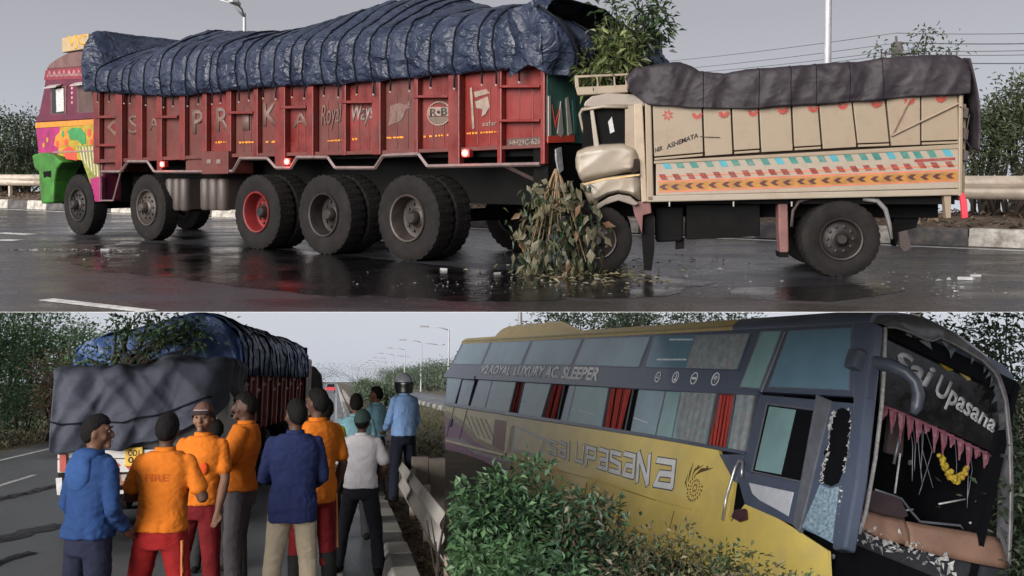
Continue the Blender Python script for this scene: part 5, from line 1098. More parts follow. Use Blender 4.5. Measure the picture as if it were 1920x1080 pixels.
# ------------------------------------------------------------------ red truck ahead of it
A_ = rp(16.0, -1.55); B_ = rp(25.2, -.80); f_ = (B_ - A_)[:2]; RT = sub(GROUND, A_, (-f_[1], f_[0])); rt = lambda u, v, c=0, ax=0: RT.at(u, v, c, ax)
rtr = thing('cargo_truck', 'red cargo truck standing ahead of the white one with ribbed side and roped blue tarp', 'truck', RT)
Lr = 9.2; Wr = 2.4; z0, z1 = 1.15, 2.12
MB().box((.08, -Lr, z0 + .02), (Wr, -.05, z1)).obj('load_box', RED, rtr); MB().box((.4, -Lr - 1.6, .55), (Wr - .4, -.1, z0)).obj('chassis', BLACK, rtr)
for k in range(15):
    y = -.06 - k * (Lr - .1) / 14; MB().box((-.0, y - .05, z0 - .1), (.09, y + .05, z1 + .03)).obj('post', mat('post_pink', (.36, .10, .08), .5, var=.3) if k % 2 else RED, rtr, bevel=.008)
    if k < 14: MB().box((.055, y - (Lr - .1) / 14 + .06, z0 + .04), (.085, y - .06, z1 - .02)).obj('side_panel', REDB, rtr, bevel=.004); MB().box((.03, y - (Lr - .1) / 14 + .06, 1.72 + .1 * (k % 3)), (.08, y - .06, 1.77 + .1 * (k % 3))).obj('cross_bar', mat('bar_pink', (.36, .12, .10), .5), rtr)
for (a, b) in (((.0, -.02, 2.45), (.0, -.9, 1.75)), ((.0, -.1, 1.75), (.0, -.9, 2.45)), ((0, -.02, 2.2), (0, -1.3, 2.2)), ((-.02, -.3, 2.5), (-.02, -.3, 1.7))): MB().box(tuple(np.minimum(a, b) - .025), tuple(np.maximum(a, b) * 1 + .025)) if False else MB().tube([a, b], .03, 5).obj('broken_rail', WHT, rtr)
MB().box((-.05, -Lr - .15, z0 - .1), (Wr + .05, -Lr, 2.75)).obj('headboard', BLACK, rtr, bevel=.02); MB().box((0.02, -Lr - 2.0, .7), (Wr, -Lr - .2, 2.5)).obj('cab', RED, rtr, bevel=.06)
MB().box((.05, -.05, z0), (Wr, .0, z1)).obj('tail_door', TEAL, rtr, bevel=.01)
for y in (-.9, -2.0, -3.2, -6.3, -8.9):
    for x in (.22, Wr - .22): autosmooth(MB().lathe([(.3, -.28), (.48, -.27), (.52, -.2), (.52, .2), (.48, .27), (.3, .28)], (x, y, .52), 0, 24).obj('wheel', TYRE, rtr), 35)
TARP4 = mat('tarp_blue', (.028, .062, .175), .5, var=.35, scale=2.5, crumple=.4, cscale=4, dirt=(.05, .08, .17), dirt_amt=.4, dirt_scale=3)
tp4 = thing('tarpaulin', 'blue tarpaulin roped over the humped load of the red truck ahead', 'tarpaulin', RT)
topr = [(203, 648), (206, 643), (240, 638), (275, 632), (310, 622), (345, 606), (380, 602), (410, 604), (440, 612), (470, 622), (520, 628), (552, 628), (562, 640)]
rows = []
for k in range(120):                                             # sections across the truck from the tail forwards
    q = k / 119; y = .06 - (Lr + .05) * q; r = []
    for j in range(90):
        w = j / 89; th = math.pi * w; xx = Wr / 2 - (Wr / 2 + .09) * math.cos(th) * abs(math.cos(th)) ** -.35 if abs(math.cos(th)) > 1e-3 else Wr / 2
        hump = .36 * math.exp(-((xx - .55) / .85) ** 2) * (1 - .45 * q) + .1 * q
        zz = z1 - .12 + (.62 + hump) * math.sin(th) ** .45; r.append((xx, y, zz))
    rows.append(r)
G = np.array(rows); rx_ = None
P = G.reshape(-1, 3); nx = np.gradient(G, axis=0).reshape(-1, 3); ny = np.gradient(G, axis=1).reshape(-1, 3); N = np.cross(nx, ny); N /= np.linalg.norm(N, axis=1)[:, None] + 1e-9
C_ = np.array([Wr / 2, 0, 2.2]); N *= np.sign(((P - C_) * np.array([1, 0, 1]) * N).sum(1))[:, None]
P = P + N * (.05 * ridged(P * np.array([2, 2.2, 3])) - .03 + .05 * fbm(P * 1.5, 3))[:, None]; GP = P.reshape(G.shape)
o = MB().grid(GP).obj('cover', TARP4, tp4, smooth=True); sd = o.modifiers.new('thick', 'SOLIDIFY'); sd.thickness = .008
for k in range(4, 118, 7): MB().tube([GP[k, j] + N.reshape(G.shape)[k, j] * .014 for j in range(0, 90, 3)], .014, 5).obj('rope', ROPE, tp4, smooth=True)
Gr = [[(G[0, j, 0], .07 + .04 * math.sin(i * .4 + j * .3), G[0, j, 2] - (G[0, j, 2] - (z1 - .3)) * i / 19) for j in range(90)] for i in range(20)]
Gr = np.array(Gr); o = MB().grid(Gr).obj('end_flap', TARP4, tp4, smooth=True, fixn=False); sd = o.modifiers.new('thick', 'SOLIDIFY'); sd.thickness = .008
shrub('fallen_branch', 'leafy green branches strewn over the tarps between white and red truck', 'branch', sub(GROUND, rp(15.2, -3.1, 2.05), (1, 0)), [((-.55, 0, .1), (.55, .25, .18)), ((.3, 0, .42), (.5, .25, .3)), ((.75, .3, .55), (.5, .3, .25)), ((-.05, .25, .75), (.35, .25, .22))], 1300, (.06, .14), LF_T1, 46, m2=LF_DK, sg=.34)
shrub('fallen_branch', 'dark twigs with round leaves standing above the blue tarp hump', 'branch', sub(GROUND, rp(16.4, -2.75, 2.5), (1, 0)), [((0, 0, .35), (.45, .2, .16))], 150, (.07, .13), LF_DK, 18, sg=.3, stem_r=.01)
shrub('fallen_branch', 'dry twigs lying over the right shoulder of the blue tarp', 'branch', sub(GROUND, rp(16.6, -1.95, 2.62), (1, 0)), [((0, 0, .0), (.5, .5, .12))], 420, (.06, .13), LF_GREY, 24, m2=LF_DK, sg=.4, stem_r=.01)
# canvas topped vehicle and the far car
CV = sub(GROUND, rp(29.5, -1.85), vrt * -1); cv = thing('canvas_van', 'black canvas topped three wheeler ahead of the red truck on the highway', 'van', CV)
CB = mat('canvas_black', (.004, .004, .0045), .7, spec=.2, var=.3)
MB().prism([(-1.45, .55), (-1.45, 1.75), (-1.40, 2.1), (-1.2, 2.35), (-.3, 2.36), (0, 2.1), (0, .55)], -2.2, 0).obj('canopy', CB, cv, bevel=.06); MB().box((-1.43, -2.3, .25), (-.02, .03, .62)).obj('body', RED, cv, bevel=.04)
MB().box((-1.1, 0, 1.2), (-.4, .015, 1.75)).obj('rear_window', GLASSD, cv)
for x in (-1.2, -.2): MB().lathe([(.1, -.1), (.25, -.1), (.27, 0), (.25, .1), (.1, .1)], (x, -.3, .27), 0, 18).obj('wheel', TYRE, cv)
FC = sub(GROUND, rp(170, -.9), vrt * -1); fc = thing('car', 'tiny red car far away on the highway', 'car', FC); CR = mat('car_red', (.45, .05, .06), .35)
MB().prism([(-.85, .35), (-.88, .75), (-.8, .95), (.8, .95), (.88, .75), (.85, .35)], -4, 0).obj('body', CR, fc, bevel=.08); MB().prism([(-.72, .95), (-.6, 1.45), (.6, 1.45), (.72, .95)], -3, -.4).obj('cabin', GLASSD, fc, bevel=.06)
for x in (-.75, .75): MB().lathe([(.1, -.1), (.3, -.1), (.32, 0), (.3, .1), (.1, .1)], (x, -.7, .32), 0, 16).obj('wheel', TYRE, fc)
for x in (-.65, .65): MB().box((x - .15, 0, .7), (x + .15, .03, .85)).obj('tail_lamp', LRED if False else mat('tail_lamp', (.35, .06, .04), .3), fc)
# ------------------------------------------------------------------ the bus tipped into the roadside ditch
_R = np.array([[-0.32592, 0.34816, 0.87895], [-0.14163, 0.90124, -0.40951], [0.93473, 0.25796, 0.24442]])
BUS = Frame(CAM + RW @ np.array([4.676, -1.421, 12.6]), RW @ _R[:, 0], -(RW @ _R[:, 2]), RW @ _R[:, 1])
def sb(u, v, c=0.0): return BUS.at(u, v, c, 1)
def fb(u, v, c=-.05): return BUS.at(u, v, c, 0)
bus = thing('bus', 'yellow and dark blue sleeper bus tilted in the ditch with a smashed front', 'bus', BUS)
SLATE = mat('bus_slate', (.065, .083, .13), .35, var=.15, scale=1.5, dirt=(.09, .09, .10), dirt_amt=.3, dirt_scale=1.5, coat=.3)
BYEL = mat('bus_yellow', (.74, .57, .15), .4, var=.12, scale=1.2, dirt=(.55, .44, .2), dirt_amt=.35, dirt_scale=1.4, coat=.3)
BYELR = mat('bus_roof_cream', (.50, .38, .14), .5, var=.15, dirt=(.4, .34, .22), dirt_amt=.4)
GLB = mat('bus_glass_blue', (.19, .29, .345), .12, var=.22, scale=.8, dirt=(.24, .30, .33), dirt_amt=.4, dirt_scale=1.2)
GLT = mat('bus_glass_teal', (.20, .33, .345), .12, var=.18, scale=.8)
GLD = mat('bus_glass_deep', (.12, .22, .30), .10, var=.2, scale=.8)
ALU = mat('bus_frame_alloy', (.16, .17, .20), .4, .4, var=.2)
CUR = mat('curtain_red', (.40, .05, .04), .8, var=.35, scale=5, stretch=(6, 6, 1)); CUR2 = mat('curtain_print', (.22, .265, .285), .85, var=.3, scale=7, dirt=(.30, .18, .17), dirt_amt=.4, dirt_scale=5)
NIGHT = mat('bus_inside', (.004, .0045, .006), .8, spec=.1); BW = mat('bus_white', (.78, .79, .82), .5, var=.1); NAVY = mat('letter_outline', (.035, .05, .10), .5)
def bz(pts, m, name, y0=-.05, y1=0., par=None, bevel=0, label=None): return MB().prism([tuple(sb(u, v)[[0, 2]]) for u, v in pts], y0, y1).obj(name, m, par or bus, bevel=bevel, label=label)
def topl(u): return lerp([(866, 641), (1060, 629.5), (1240, 620.5), (1374, 612), (1480, 606), (1560, 604), (1628, 604)], u)
def midl(u): return lerp([(834, 703), (1040, 715.5), (1240, 728), (1425, 737), (1628, 748)], u)
def winl(u): return lerp([(834, 757.5), (1040, 790), (1240, 821.5), (1394, 850)], u)
def yell(u): return lerp([(834, 826), (1071, 885), (1160, 912), (1240, 939), (1310, 958)], u)
def seq(f, a, b, n=8, dv=0): return [(u, f(u) + dv) for u in np.linspace(a, b, n)]
# dark core behind the skins, open at the front
rear_top = sb(867, 641)[0]; rb = sb(835, 858)
zbot = -3.45
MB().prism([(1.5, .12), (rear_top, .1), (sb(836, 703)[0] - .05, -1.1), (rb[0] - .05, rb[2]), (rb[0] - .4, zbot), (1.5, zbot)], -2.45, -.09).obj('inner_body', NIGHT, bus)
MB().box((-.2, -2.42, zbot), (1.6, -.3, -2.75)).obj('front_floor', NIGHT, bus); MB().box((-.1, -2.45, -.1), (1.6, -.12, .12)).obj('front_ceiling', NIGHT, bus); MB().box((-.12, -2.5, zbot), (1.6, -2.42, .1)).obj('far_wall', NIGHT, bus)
# side skins
bz(seq(topl, 868, 1630, 12) + seq(midl, 1628, 836, 12, -3)[:], SLATE, 'upper_side', -.06, 0)
bz(seq(midl, 834, 1425, 8, -3) + seq(midl, 1425, 834, 8, 5), SLATE, 'waist_moulding', -.06, .028, bevel=.01)
bz(seq(winl, 834, 1397, 8, -4) + seq(winl, 1397, 834, 8, 3), SLATE, 'lower_moulding', -.06, .02, bevel=.008)
yb = [(u, yell(u)) for u in np.linspace(1362, 835, 8)]
bz(seq(winl, 834.5, 1348, 8, 3) + [(1349, 853), (1376, 903), (1366, 975)] + yb[1:], BYEL, 'yellow_side', -.06, 0)
bz([(1349, 852), (1397, 852), (1385, 905), (1376, 903)], SLATE, 'corner_panel', -.06, -.002)
bz([(u, yell(u)) for u in np.linspace(835, 1362, 8)] + [(1366, 972)] + [(1370, 978), (1395, 945), (1420, 950), (1480, 985), (1550, 1031), (1553, 1085), (1530, 1110), (1300, 1060), (1100, 1000), (836, 900)], BYEL, 'skirt', -.06, -.012)
bz(seq(yell, 836, 1300, 8, -2.5) + seq(yell, 1300, 836, 8, 2.5), BYEL, 'rub_rail', -.05, .018, bevel=.006)
for (a, b) in (((1164, 925), (1158, 985)), ((1264, 958), (1250, 1010)), ((1100, 905), (1092, 955))): MB().tube([sb(*a, .0), sb(*b, .0)], .008, 4).obj('panel_seam', mat('seam_brown', (.2, .12, .02), .6), bus)
bz([(1168, 916), (1228, 936), (1228, 938.5), (1168, 918.5)], mat('seam_brown', (.2, .12, .02), .6), 'hatch_edge', -.01, .004)
# upper row of windows
up = [((869, 645), (919, 643), (902, 683), (850, 682), GLB), ((924, 643), (995, 640), (976, 683), (907, 683), GLB), ((1001, 640), (1091, 637), (1070, 684), (983, 683), GLB), ((1098, 637), (1219, 632), (1197, 688), (1078, 684), GLB),
      ((1228, 631), (1408, 625), (1384, 693), (1211, 688), GLD), ((1429, 623), (1465, 621), (1424, 728), (1389, 725), GLT), ((1480, 622), (1596, 615), (1592, 731), (1443, 725), GLD)]
for i, (a, b, c, d, m) in enumerate(up):
    f = bz([(a[0] - 3, a[1] - 2), (b[0] + 3, b[1] - 2), (c[0] + 2.5, c[1] + 2), (d[0] - 3, d[1] + 2)], ALU if i > 4 else SLATE, 'window', -.03, .006, bevel=.004)
    p = bz([a, b, c, d], m, 'pane', -.02, .009, f)
    if i == 4:
        n_ = 26; P = []
        for k in range(n_ + 1): q = k / n_; P.append((1304 + (1406 - 1304) * q, 628.5 - 3 * q, 1286 + (1382 - 1286) * q, 690 + 2.5 * q))
        G = [[sb(x[0], x[1], .022 + .007 * math.sin(k * 1.9)) for k, x in enumerate(P)], [sb(x[2], x[3], .022 + .007 * math.sin(k * 1.9 + .6)) for k, x in enumerate(P)]]
        MB().grid(G).obj('curtain', CUR2, f, smooth=True)
        for (u0, u1, v) in ((1256, 1300, 635.5), (1232, 1288, 673)): bz([(u0, v), (u1, v), (u1, v + 3), (u0, v + 3)], mat('strip_pale', (.55, .62, .66), .4), 'pane_strip', .009, .0115, f)  # pale strips laid on the pane
MB().tube([sb(*p, .01) for p in ((1472, 622), (1450, 680), (1428, 735))], .018, 5).obj('window_pillar', ALU, bus)
# lower row: sliding panes, open gaps with curtains
lowr = [(839, 866, 834.5, 851, GLB, 'p'), (868, 889, 857, 877, GLB, 'p'), (890, 896, 878, 880, NIGHT, 'd'), (898, 922, 882, 908, GLB, 'p'), (924, 966, 910, 952, GLT, 'p'), (967, 983, 953, 968, CUR, 'c'), (984, 1033, 971, 1014, GLT, 'p'), (1035, 1058, 1016, 1044, CUR, 'c'), (1059, 1066, 1045, 1050, NIGHT, 'd'),
        (1068, 1078, 1051, 1062, GLB, 'p'), (1080, 1141, 1064, 1127, GLT, 'p'), (1143, 1186, 1130, 1170, CUR, 'c'), (1188, 1196, 1172, 1180, NIGHT, 'd'), (1198, 1246, 1182, 1227, GLB, 'p'), (1249, 1275, 1230, 1258, GLT, 'p'), (1277, 1342, 1260, 1322, CUR2, 'g'), (1345, 1376, 1326, 1362, CUR, 'c'), (1381, 1416, 1364, 1399, CUR2, 'g')]
for (ua, ub, la, lb, m, k) in lowr:
    t0, t1 = (ua, midl(ua) + 5), (ub, midl(ub) + 5); b1, b0 = (lb, winl(lb) - 4), (la, winl(la) - 4)
    if k == 'd': bz([t0, t1, b1, b0], NIGHT, 'window_gap', -.12, -.08); continue
    f = bz([(t0[0] - 1.5, t0[1] - 1), (t1[0] + 1.5, t1[1] - 1), (b1[0] + 1.2, b1[1] + 1.5), (b0[0] - 1.5, b0[1] + 1.5)], ALU if k != 'c' else NIGHT, 'window', -.1, -.012 if k != 'c' else -.085)
    if k in 'pg': bz([t0, t1, b1, b0], GLT if k == 'g' else m, 'pane', -.05, -.009, f)
    if k in 'cg':
        off = -.07 if k == 'c' else .004; n_ = 22; T = [[], []]
        for j in range(n_ + 1):
            q = j / n_; w = (.020 * math.sin(j * (1.1 + .5 * math.sin(ua)) + ua) + .012 * math.sin(j * 2.9 + ub)) * (1 if k == 'c' else .3)
            T[0].append(sb(t0[0] + (t1[0] - t0[0]) * q, t0[1] + (t1[1] - t0[1]) * q, off + w)); T[1].append(sb(b0[0] + (b1[0] - b0[0]) * (q * .85 + .1), b0[1] + (b1[1] - b0[1]) * q, off + w * 1.4))
        MB().grid(T).obj('curtain', m, f, smooth=True)
    if k == 'p' and ub - ua > 40: bz([(la + 6, winl(la) - 30), (lb - 14, winl(lb) - 28), (lb - 14, winl(lb) - 26), (la + 6, winl(la) - 28)], mat('strip_pale', (.55, .62, .66), .4), 'pane_strip', -.009, -.006, f)  # one pale strip on each wide pane
for (a, b) in ((1034, 1015), (1142, 1129), (1344, 1325), (983, 970), (1378, 1363), (1417, 1400), (1188, 1172), (1059, 1045)): MB().tube([sb(a, midl(a) + 4, -.005), sb(b, winl(b) - 3, -.005)], .016, 5).obj('window_pillar', ALU, bus)
for (u, v) in ((868, 704), (893, 706)): MB().tube([sb(u, v, .0), sb(u - 14, v + 52, .0), sb(u - 32, 826, .0)], .014, 4).obj('door_seam', NAVY, bus)
bz([(867, 703), (893, 705), (891, 713), (865, 711)], SLATE, 'door_hood', 0, .05, bevel=.01)
bz([(845, 787), (850, 785), (847, 799), (842, 800)], NAVY, 'door_handle', 0, .03, bevel=.004)
# paint on the yellow flank
MGT = mat('swoop_magenta', (.46, .2, .32), .45, var=.2); PNKB = mat('swoop_pink', (.42, .20, .16), .45, var=.2); CRMB = mat('swoop_cream', (.52, .42, .24), .45)
bz([(834.5, 772), (850, 778), (905, 830), (960, 880), (835, 880)], MGT, 'swoop', 0, .003); bz([(835, 768), (870, 790), (890, 818), (950, 850), (950, 858), (890, 828), (868, 802), (835, 780)], CRMB, 'swoop', 0, .005)
bz([(836, 820), (868, 822), (900, 845), (960, 865), (960, 870), (895, 852), (860, 832), (836, 830)], mat('swoop_white', (.55, .45, .45), .45), 'swoop', 0, .006)
bz([(928, 786), (950, 790), (945, 846), (922, 840)], PNKB, 'stripe', 0, .004); bz([(958, 800), (965, 797), (957, 850), (950, 848)], CRMB, 'stripe', 0, .004)
for k in range(5): bz([(872 + k * 9, 778 + k * 2), (876 + k * 9, 778 + k * 2), (890 + k * 10, 815 + k * 3), (887 + k * 10, 815 + k * 3)], CRMB, 'ray', 0, .004)
bx = [(964, 797), (1026, 824), (1014, 858), (960, 846)]; bz(bx, BW, 'logo_frame', 0, .004); bz([(968, 802), (1020, 827), (1010, 853), (965, 842)], BYEL, 'logo_field', 0, .007)
def bt(body, u0, v0, u1, v1, h0, h1, m, y, **k):
    a, b = sb(u0, v0), sb(u1, v1); H = (abs(sb(u0, v0 - h0 / 2)[2] - sb(u0, v0 + h0 / 2)[2]), abs(sb(u1, v1 - h1 / 2)[2] - sb(u1, v1 + h1 / 2)[2]))
    return fit_text(body, (a[0], a[2]), (b[0], b[2]), H, y, m, bus, extr=.0015, **k)
bt('V2 ROYAL  LUXURY AC. SLEEPER', 903, 693, 1124, 701.5, 17, 27, BW, .007, bold=.035)
STROKES = {'S': [(.98, .88), (.12, .88), (.10, .56), (.90, .46), (.88, .10), (.0, .10)], 'A': [(.16, .90), (.96, .90), (.84, .10), (.02, .10), (.26, .48), (.84, .50)], 'I': [(.56, 1.0), (.44, 0)], 'U': [(.14, 1), (.04, .10), (.76, .10), (.96, 1)], 'P': [(.16, .62), (.12, .90), (.96, .90), (.90, .46), (.14, .44), (.0, 0)], 'N': [(.0, 0), (.14, 1), (.80, 0), (.98, 1)]}
def stroke_word(chars, w, y, m, name):
    """squared hand painted capitals: (letter, left px, width px) along the flank"""
    for ch, u0, wd in chars:
        q0 = (u0 - 1030) / 240.0; h = 29 + 34 * q0; vm = 838 + 55 * (u0 + wd / 2 - 1030) / 239.0
        P = [sb(u0 + wd * a, vm + h / 2 - h * b + 6 * (a - .5))[[0, 2]] for a, b in STROKES[ch]]; P = np.array(P); mb = MB(); ww = w * (.55 + .6 * q0); yy = y
        for i in range(len(P) - 1):
            t = P[i + 1] - P[i]; t /= np.linalg.norm(t); n = np.array([-t[1], t[0]]) * ww; e = t * ww * .8; mb.prism([tuple(P[i] - e - n), tuple(P[i + 1] + e - n), tuple(P[i + 1] + e + n), tuple(P[i] - e + n)], yy - .002, yy + .0004 * i)
        mb.obj(name, m, bus)
WORD = [('S', 1030, 15), ('A', 1049, 13), ('I', 1064, 6), ('U', 1079, 17), ('P', 1099, 19), ('A', 1122, 19), ('S', 1144, 21), ('A', 1169, 22), ('N', 1195, 24), ('A', 1228, 38)]
stroke_word(WORD, .064, .005, NAVY, 'letter_outline'); stroke_word(WORD, .046, .008, BW, 'letter')
for k, (u, v) in enumerate(((1234, 707), (1267, 707.5), (1302, 709.5), (1342, 711))):
    c = sb(u, v); r = .10 + .004 * k; G = [[(c[0] + r * q * math.cos(w), yy, c[2] + r * q * math.sin(w)) for w in np.linspace(0, 6.2832, 28, endpoint=False)] for q, yy in ((.84, .004), (.84, .010), (1, .010), (1, .004))]
    ic = MB().grid(G, True).obj('icon_ring', BW, bus)
    if k == 0: fit_text('AC', (c[0] + .055, c[2]), (c[0] - .055, c[2]), .07, .006, BW, bus, bold=.02, name='icon_letters')
    mb = MB()
    if k == 1: mb.prism([(c[0] - .005, c[2] + .07), (c[0] - .02, c[2] + .07), (c[0] - .045, c[2] - .06), (c[0] + .035, c[2] - .06), (c[0] + .03, c[2] - .035), (c[0] - .015, c[2] - .03)], .004, .01)
    if k == 2: mb.prism([(c[0] - .065, c[2] - .02), (c[0] + .065, c[2] - .02), (c[0] + .065, c[2] + .02), (c[0] - .065, c[2] + .02)], .004, .01)
    if k == 3:
        for rr_ in (.03, .05, .07):
            A_ = np.linspace(.6, 2.54, 8); mb.grid([[(c[0] + q * math.cos(w), .009, c[2] - .04 + q * math.sin(w) * 1.2) for w in A_] for q in (rr_, rr_ + .011)])
        mb.lathe([(.012, 0), (.001, .002)], (c[0], .009, c[2] - .045), 1, 8)
    if k: mb.obj('icon_sign', BW, ic)
# swirling sun emblem
EMB = mat('emblem_brown', (.10, .055, .015), .5); c = sb(1303, 915); mb = MB()
for ring, (r0, r1, n_) in enumerate(((.03, .08, 10), (.10, .15, 16), (.17, .23, 20))):
    for k in range(n_):
        if ring == 2 and .15 < (k / n_) < .42: continue
        a = k / n_ * 6.283; d = np.array([math.cos(a), math.sin(a)]); t_ = np.array([math.cos(a + .5), math.sin(a + .5)]); e = np.array([-d[1], d[0]])
        p0 = d * r0; p1 = d * r0 + t_ * (r1 - r0); w = .012 + .003 * ring; mb.prism([tuple(np.array([c[0], c[2]]) + q) for q in (p0, (p0 + p1) / 2 + e * w, p1, (p0 + p1) / 2 - e * w)], 0, .004)
for (pts, w) in ((((1290, 905), (1294, 885), (1300, 868)), .03), (((1297, 895), (1303, 880), (1320, 872)), .035), (((1302, 892), (1315, 880), (1338, 878)), .05), (((1288, 915), (1285, 905), (1290, 890)), .025)):
    P = np.array([sb(*p)[[0, 2]] for p in pts]); a, m_, b = P; n_ = np.array([-(b - a)[1], (b - a)[0]]); n_ /= np.linalg.norm(n_); mb.prism([tuple(a), tuple(m_ + n_ * w), tuple(b), tuple(m_ - n_ * w * .4)], 0, .004)
for p in ((1309, 875), (1326, 876)): q = sb(*p); mb.lathe([(.025, 0), (.02, .004), (.001, .0045)], (q[0], 0, q[2]), 1, 10)
mb.obj('sun_emblem', EMB, bus)
# roof: yellow over the passengers, dark over the driver
def roofsec(x0, x1, m, name, k=1):
    sec = [(0.004, -.02), (.02, .03), (.0, .10), (-.07, .20), (-.3, .28), (-2.2, .28), (-2.42, .2), (-2.5, .08), (-2.5, -.02)]
    G = [[(x, y, z) for y, z in sec] for x in np.linspace(x0, x1, 10)]
    return autosmooth(MB().loft(G).obj(name, m, bus), 35)
roofsec(sb(1376, 612)[0], rear_top, BYELR, 'roof'); roofsec(-.05, sb(1376, 612)[0] - .01, SLATE, 'front_roof')
bz(seq(topl, 868, 1376, 8, -1.5) + seq(topl, 1376, 868, 8, 1.5), mat('gutter', (.30, .25, .13), .5), 'gutter', 0, .03)
x0, x1 = sb(1045, 628)[0], sb(905, 638)[0]; mb = MB(); PG = []
for k, x in enumerate(np.linspace(x0, x1, 60)):
    e = min(1, (x - x0) / 1.5, (x1 - x) / .6); h = .46 * max(0, e) ** .5 + .05 * abs(math.sin((x - x0) / (x1 - x0) * 3.1416 * 7)); PG.append([(x, y, .2 + h * s_) for y, s_ in ((-.25, 0), (-.3, .7), (-.45, 1), (-1.9, 1), (-2.1, .6), (-2.15, 0))])
mb.grid(PG).obj('roof_unit', BYELR, bus, smooth=True)
# doorway
bz([(1424, 740), (1560, 752), (1500, 990), (1396, 945), (1385, 905)], SLATE, 'door', -.06, -.004)
dr = bz([(1436, 756), (1528, 768), (1505, 903), (1408, 886)], NIGHT, 'window', -.04, .003); bz([(1443, 762), (1493, 769), (1465, 890), (1416, 881)], GLT, 'pane', .0, .008, dr, .003); bz([(1494, 783), (1522, 787), (1504, 897), (1467, 892)], NIGHT, 'pane', .0, .006, dr)
MB().tube([sb(*p, .015) for p in ((1438, 757), (1410, 884), (1506, 904), (1529, 769), (1438, 757))], .016, 5).obj('frame', ALU, dr)
lw = bz([(1404, 905), (1488, 923), (1478, 968), (1456, 955), (1424, 938), (1411, 926)], mat('door_panel_white', (.50, .52, .58), .5, var=.1), 'kick_panel', -.02, .006, bevel=.006)
bz([(1532, 740), (1560, 752), (1500, 1000), (1488, 985)], ALU, 'door_post', -.05, .02, bevel=.01)
MB().tube([sb(*p, .03) for p in ((1355, 975), (1362, 930), (1378, 878), (1386, 864), (1393, 866), (1390, 895))], .022, 7).obj('grab_rail', mat('chrome_dull', (.5, .5, .5), .3, .7), bus, smooth=True)
bz([(1382, 958), (1402, 955), (1404, 975), (1390, 980), (1376, 972)], mat('side_lamp', (.06, .02, .03), .4), 'side_lamp', 0, .06, bevel=.02)
# broken narrow window behind the front pillar
nw = bz([(1553, 752), (1600, 756), (1570, 1020), (1500, 990)], SLATE, 'window', -.05, -.005)
J = lambda s_: float(RNG.uniform(-s_, s_))
bz([(1567 + J(2), 770), (1580, 764 + J(2)), (1592 + J(2), 772), (1592 + J(3), 800), (1588, 830), (1590 + J(2), 850), (1580 + J(3), 880), (1572, 905), (1558 + J(2), 912), (1540, 902 + J(3)), (1546 + J(3), 880), (1550, 862), (1545 + J(2), 850), (1556, 825), (1558 + J(3), 800)], NIGHT, 'hole', -.03, .001, nw)
bz([(1538, 908), (1556, 916), (1573, 912), (1560, 1018), (1504, 988)], mat('glass_crazed', (.16, .25, .33), .25, var=.6, scale=22, dirt=(.45, .52, .56), dirt_amt=.5, dirt_scale=16), 'crazed_pane', -.03, .004, nw)
for pts in (((1556, 800), (1552, 850), (1545, 872), (1540, 905)), ((1594, 770), (1592, 850), (1580, 885), (1572, 1010)), ((1565, 772), (1558, 790), (1556, 805))):
    mb = MB()
    for (a, b) in zip(pts[:-1], pts[1:]):
        for q in np.linspace(0, 1, 12): u, v = a[0] + (b[0] - a[0]) * q + J(2), a[1] + (b[1] - a[1]) * q + J(2); p = sb(u, v, .008); e = RNG.normal(size=(4, 3)) * .022; e[:, 1] *= .3; mb.add(p + e, [(0, 1, 2), (0, 2, 3), (1, 2, 3)])
    mb.obj('torn_edge', mat('torn_pale', (.42, .42, .42), .6, var=.4, scale=20), nw, fixn=False, kind='stuff')
# front pillar and smashed face
bz([(1598, 604), (1640, 604), (1630, 700), (1608, 900), (1585, 1030), (1560, 1030), (1578, 930), (1600, 760)], SLATE, 'front_pillar', -.16, .012, bevel=.03)
FX = -.12
def fz(pts, m, name, x0=-.10, x1=-.02, par=None, bevel=0): return MB().prism([tuple(fb(u, v)[[1, 2]]) for u, v in pts], x0, x1, ax=0).obj(name, m, par or bus, bevel=bevel)
outer = [(1634, 604), (1645, 586), (1700, 586), (1745, 597), (1790, 620), (1838, 655), (1868, 690), (1884, 745), (1892, 830), (1893, 920), (1890, 1000), (1886, 1066)]
inner = [(1654, 614), (1660, 612), (1692, 622), (1733, 641), (1752, 633), (1788, 651), (1830, 676), (1856, 702), (1872, 750), (1880, 830), (1882, 920), (1880, 1000), (1878, 1050)]
n_ = 40
Ou, In = resamp(outer, n_), resamp(inner, n_); G = []
for x, P in ((.0, Ou), (-.10, Ou * .8 + In * .2), (-.17, Ou * .45 + In * .55), (-.15, In), (.05, In)): G.append([(x, *fb(u, v)[[1, 2]]) for u, v in P])
autosmooth(MB().grid(G).obj('front_hood', mat('bus_hood', (.11, .11, .125), .35, .2, var=.25, dirt=(.2, .19, .19), dirt_amt=.35, coat=.3), bus), 50)
for off in (1.0,): MB().tube([np.array([-.165, *fb(u, v)[[1, 2]]]) for u, v in In[::1]], .016, 6).obj('windscreen_rubber', mat('rubber_grey', (.2, .19, .19), .5), bus, smooth=True)
MB().tube([np.array([-.1, *fb(u, v)[[1, 2]]]) for u, v in ((1655, 614), (1652, 700), (1648, 760), (1636, 860), (1618, 960), (1606, 1000))], .028, 6).obj('torn_pillar_edge', mat('torn_pale', (.42, .42, .42), .6, var=.4, scale=20), bus, smooth=True)
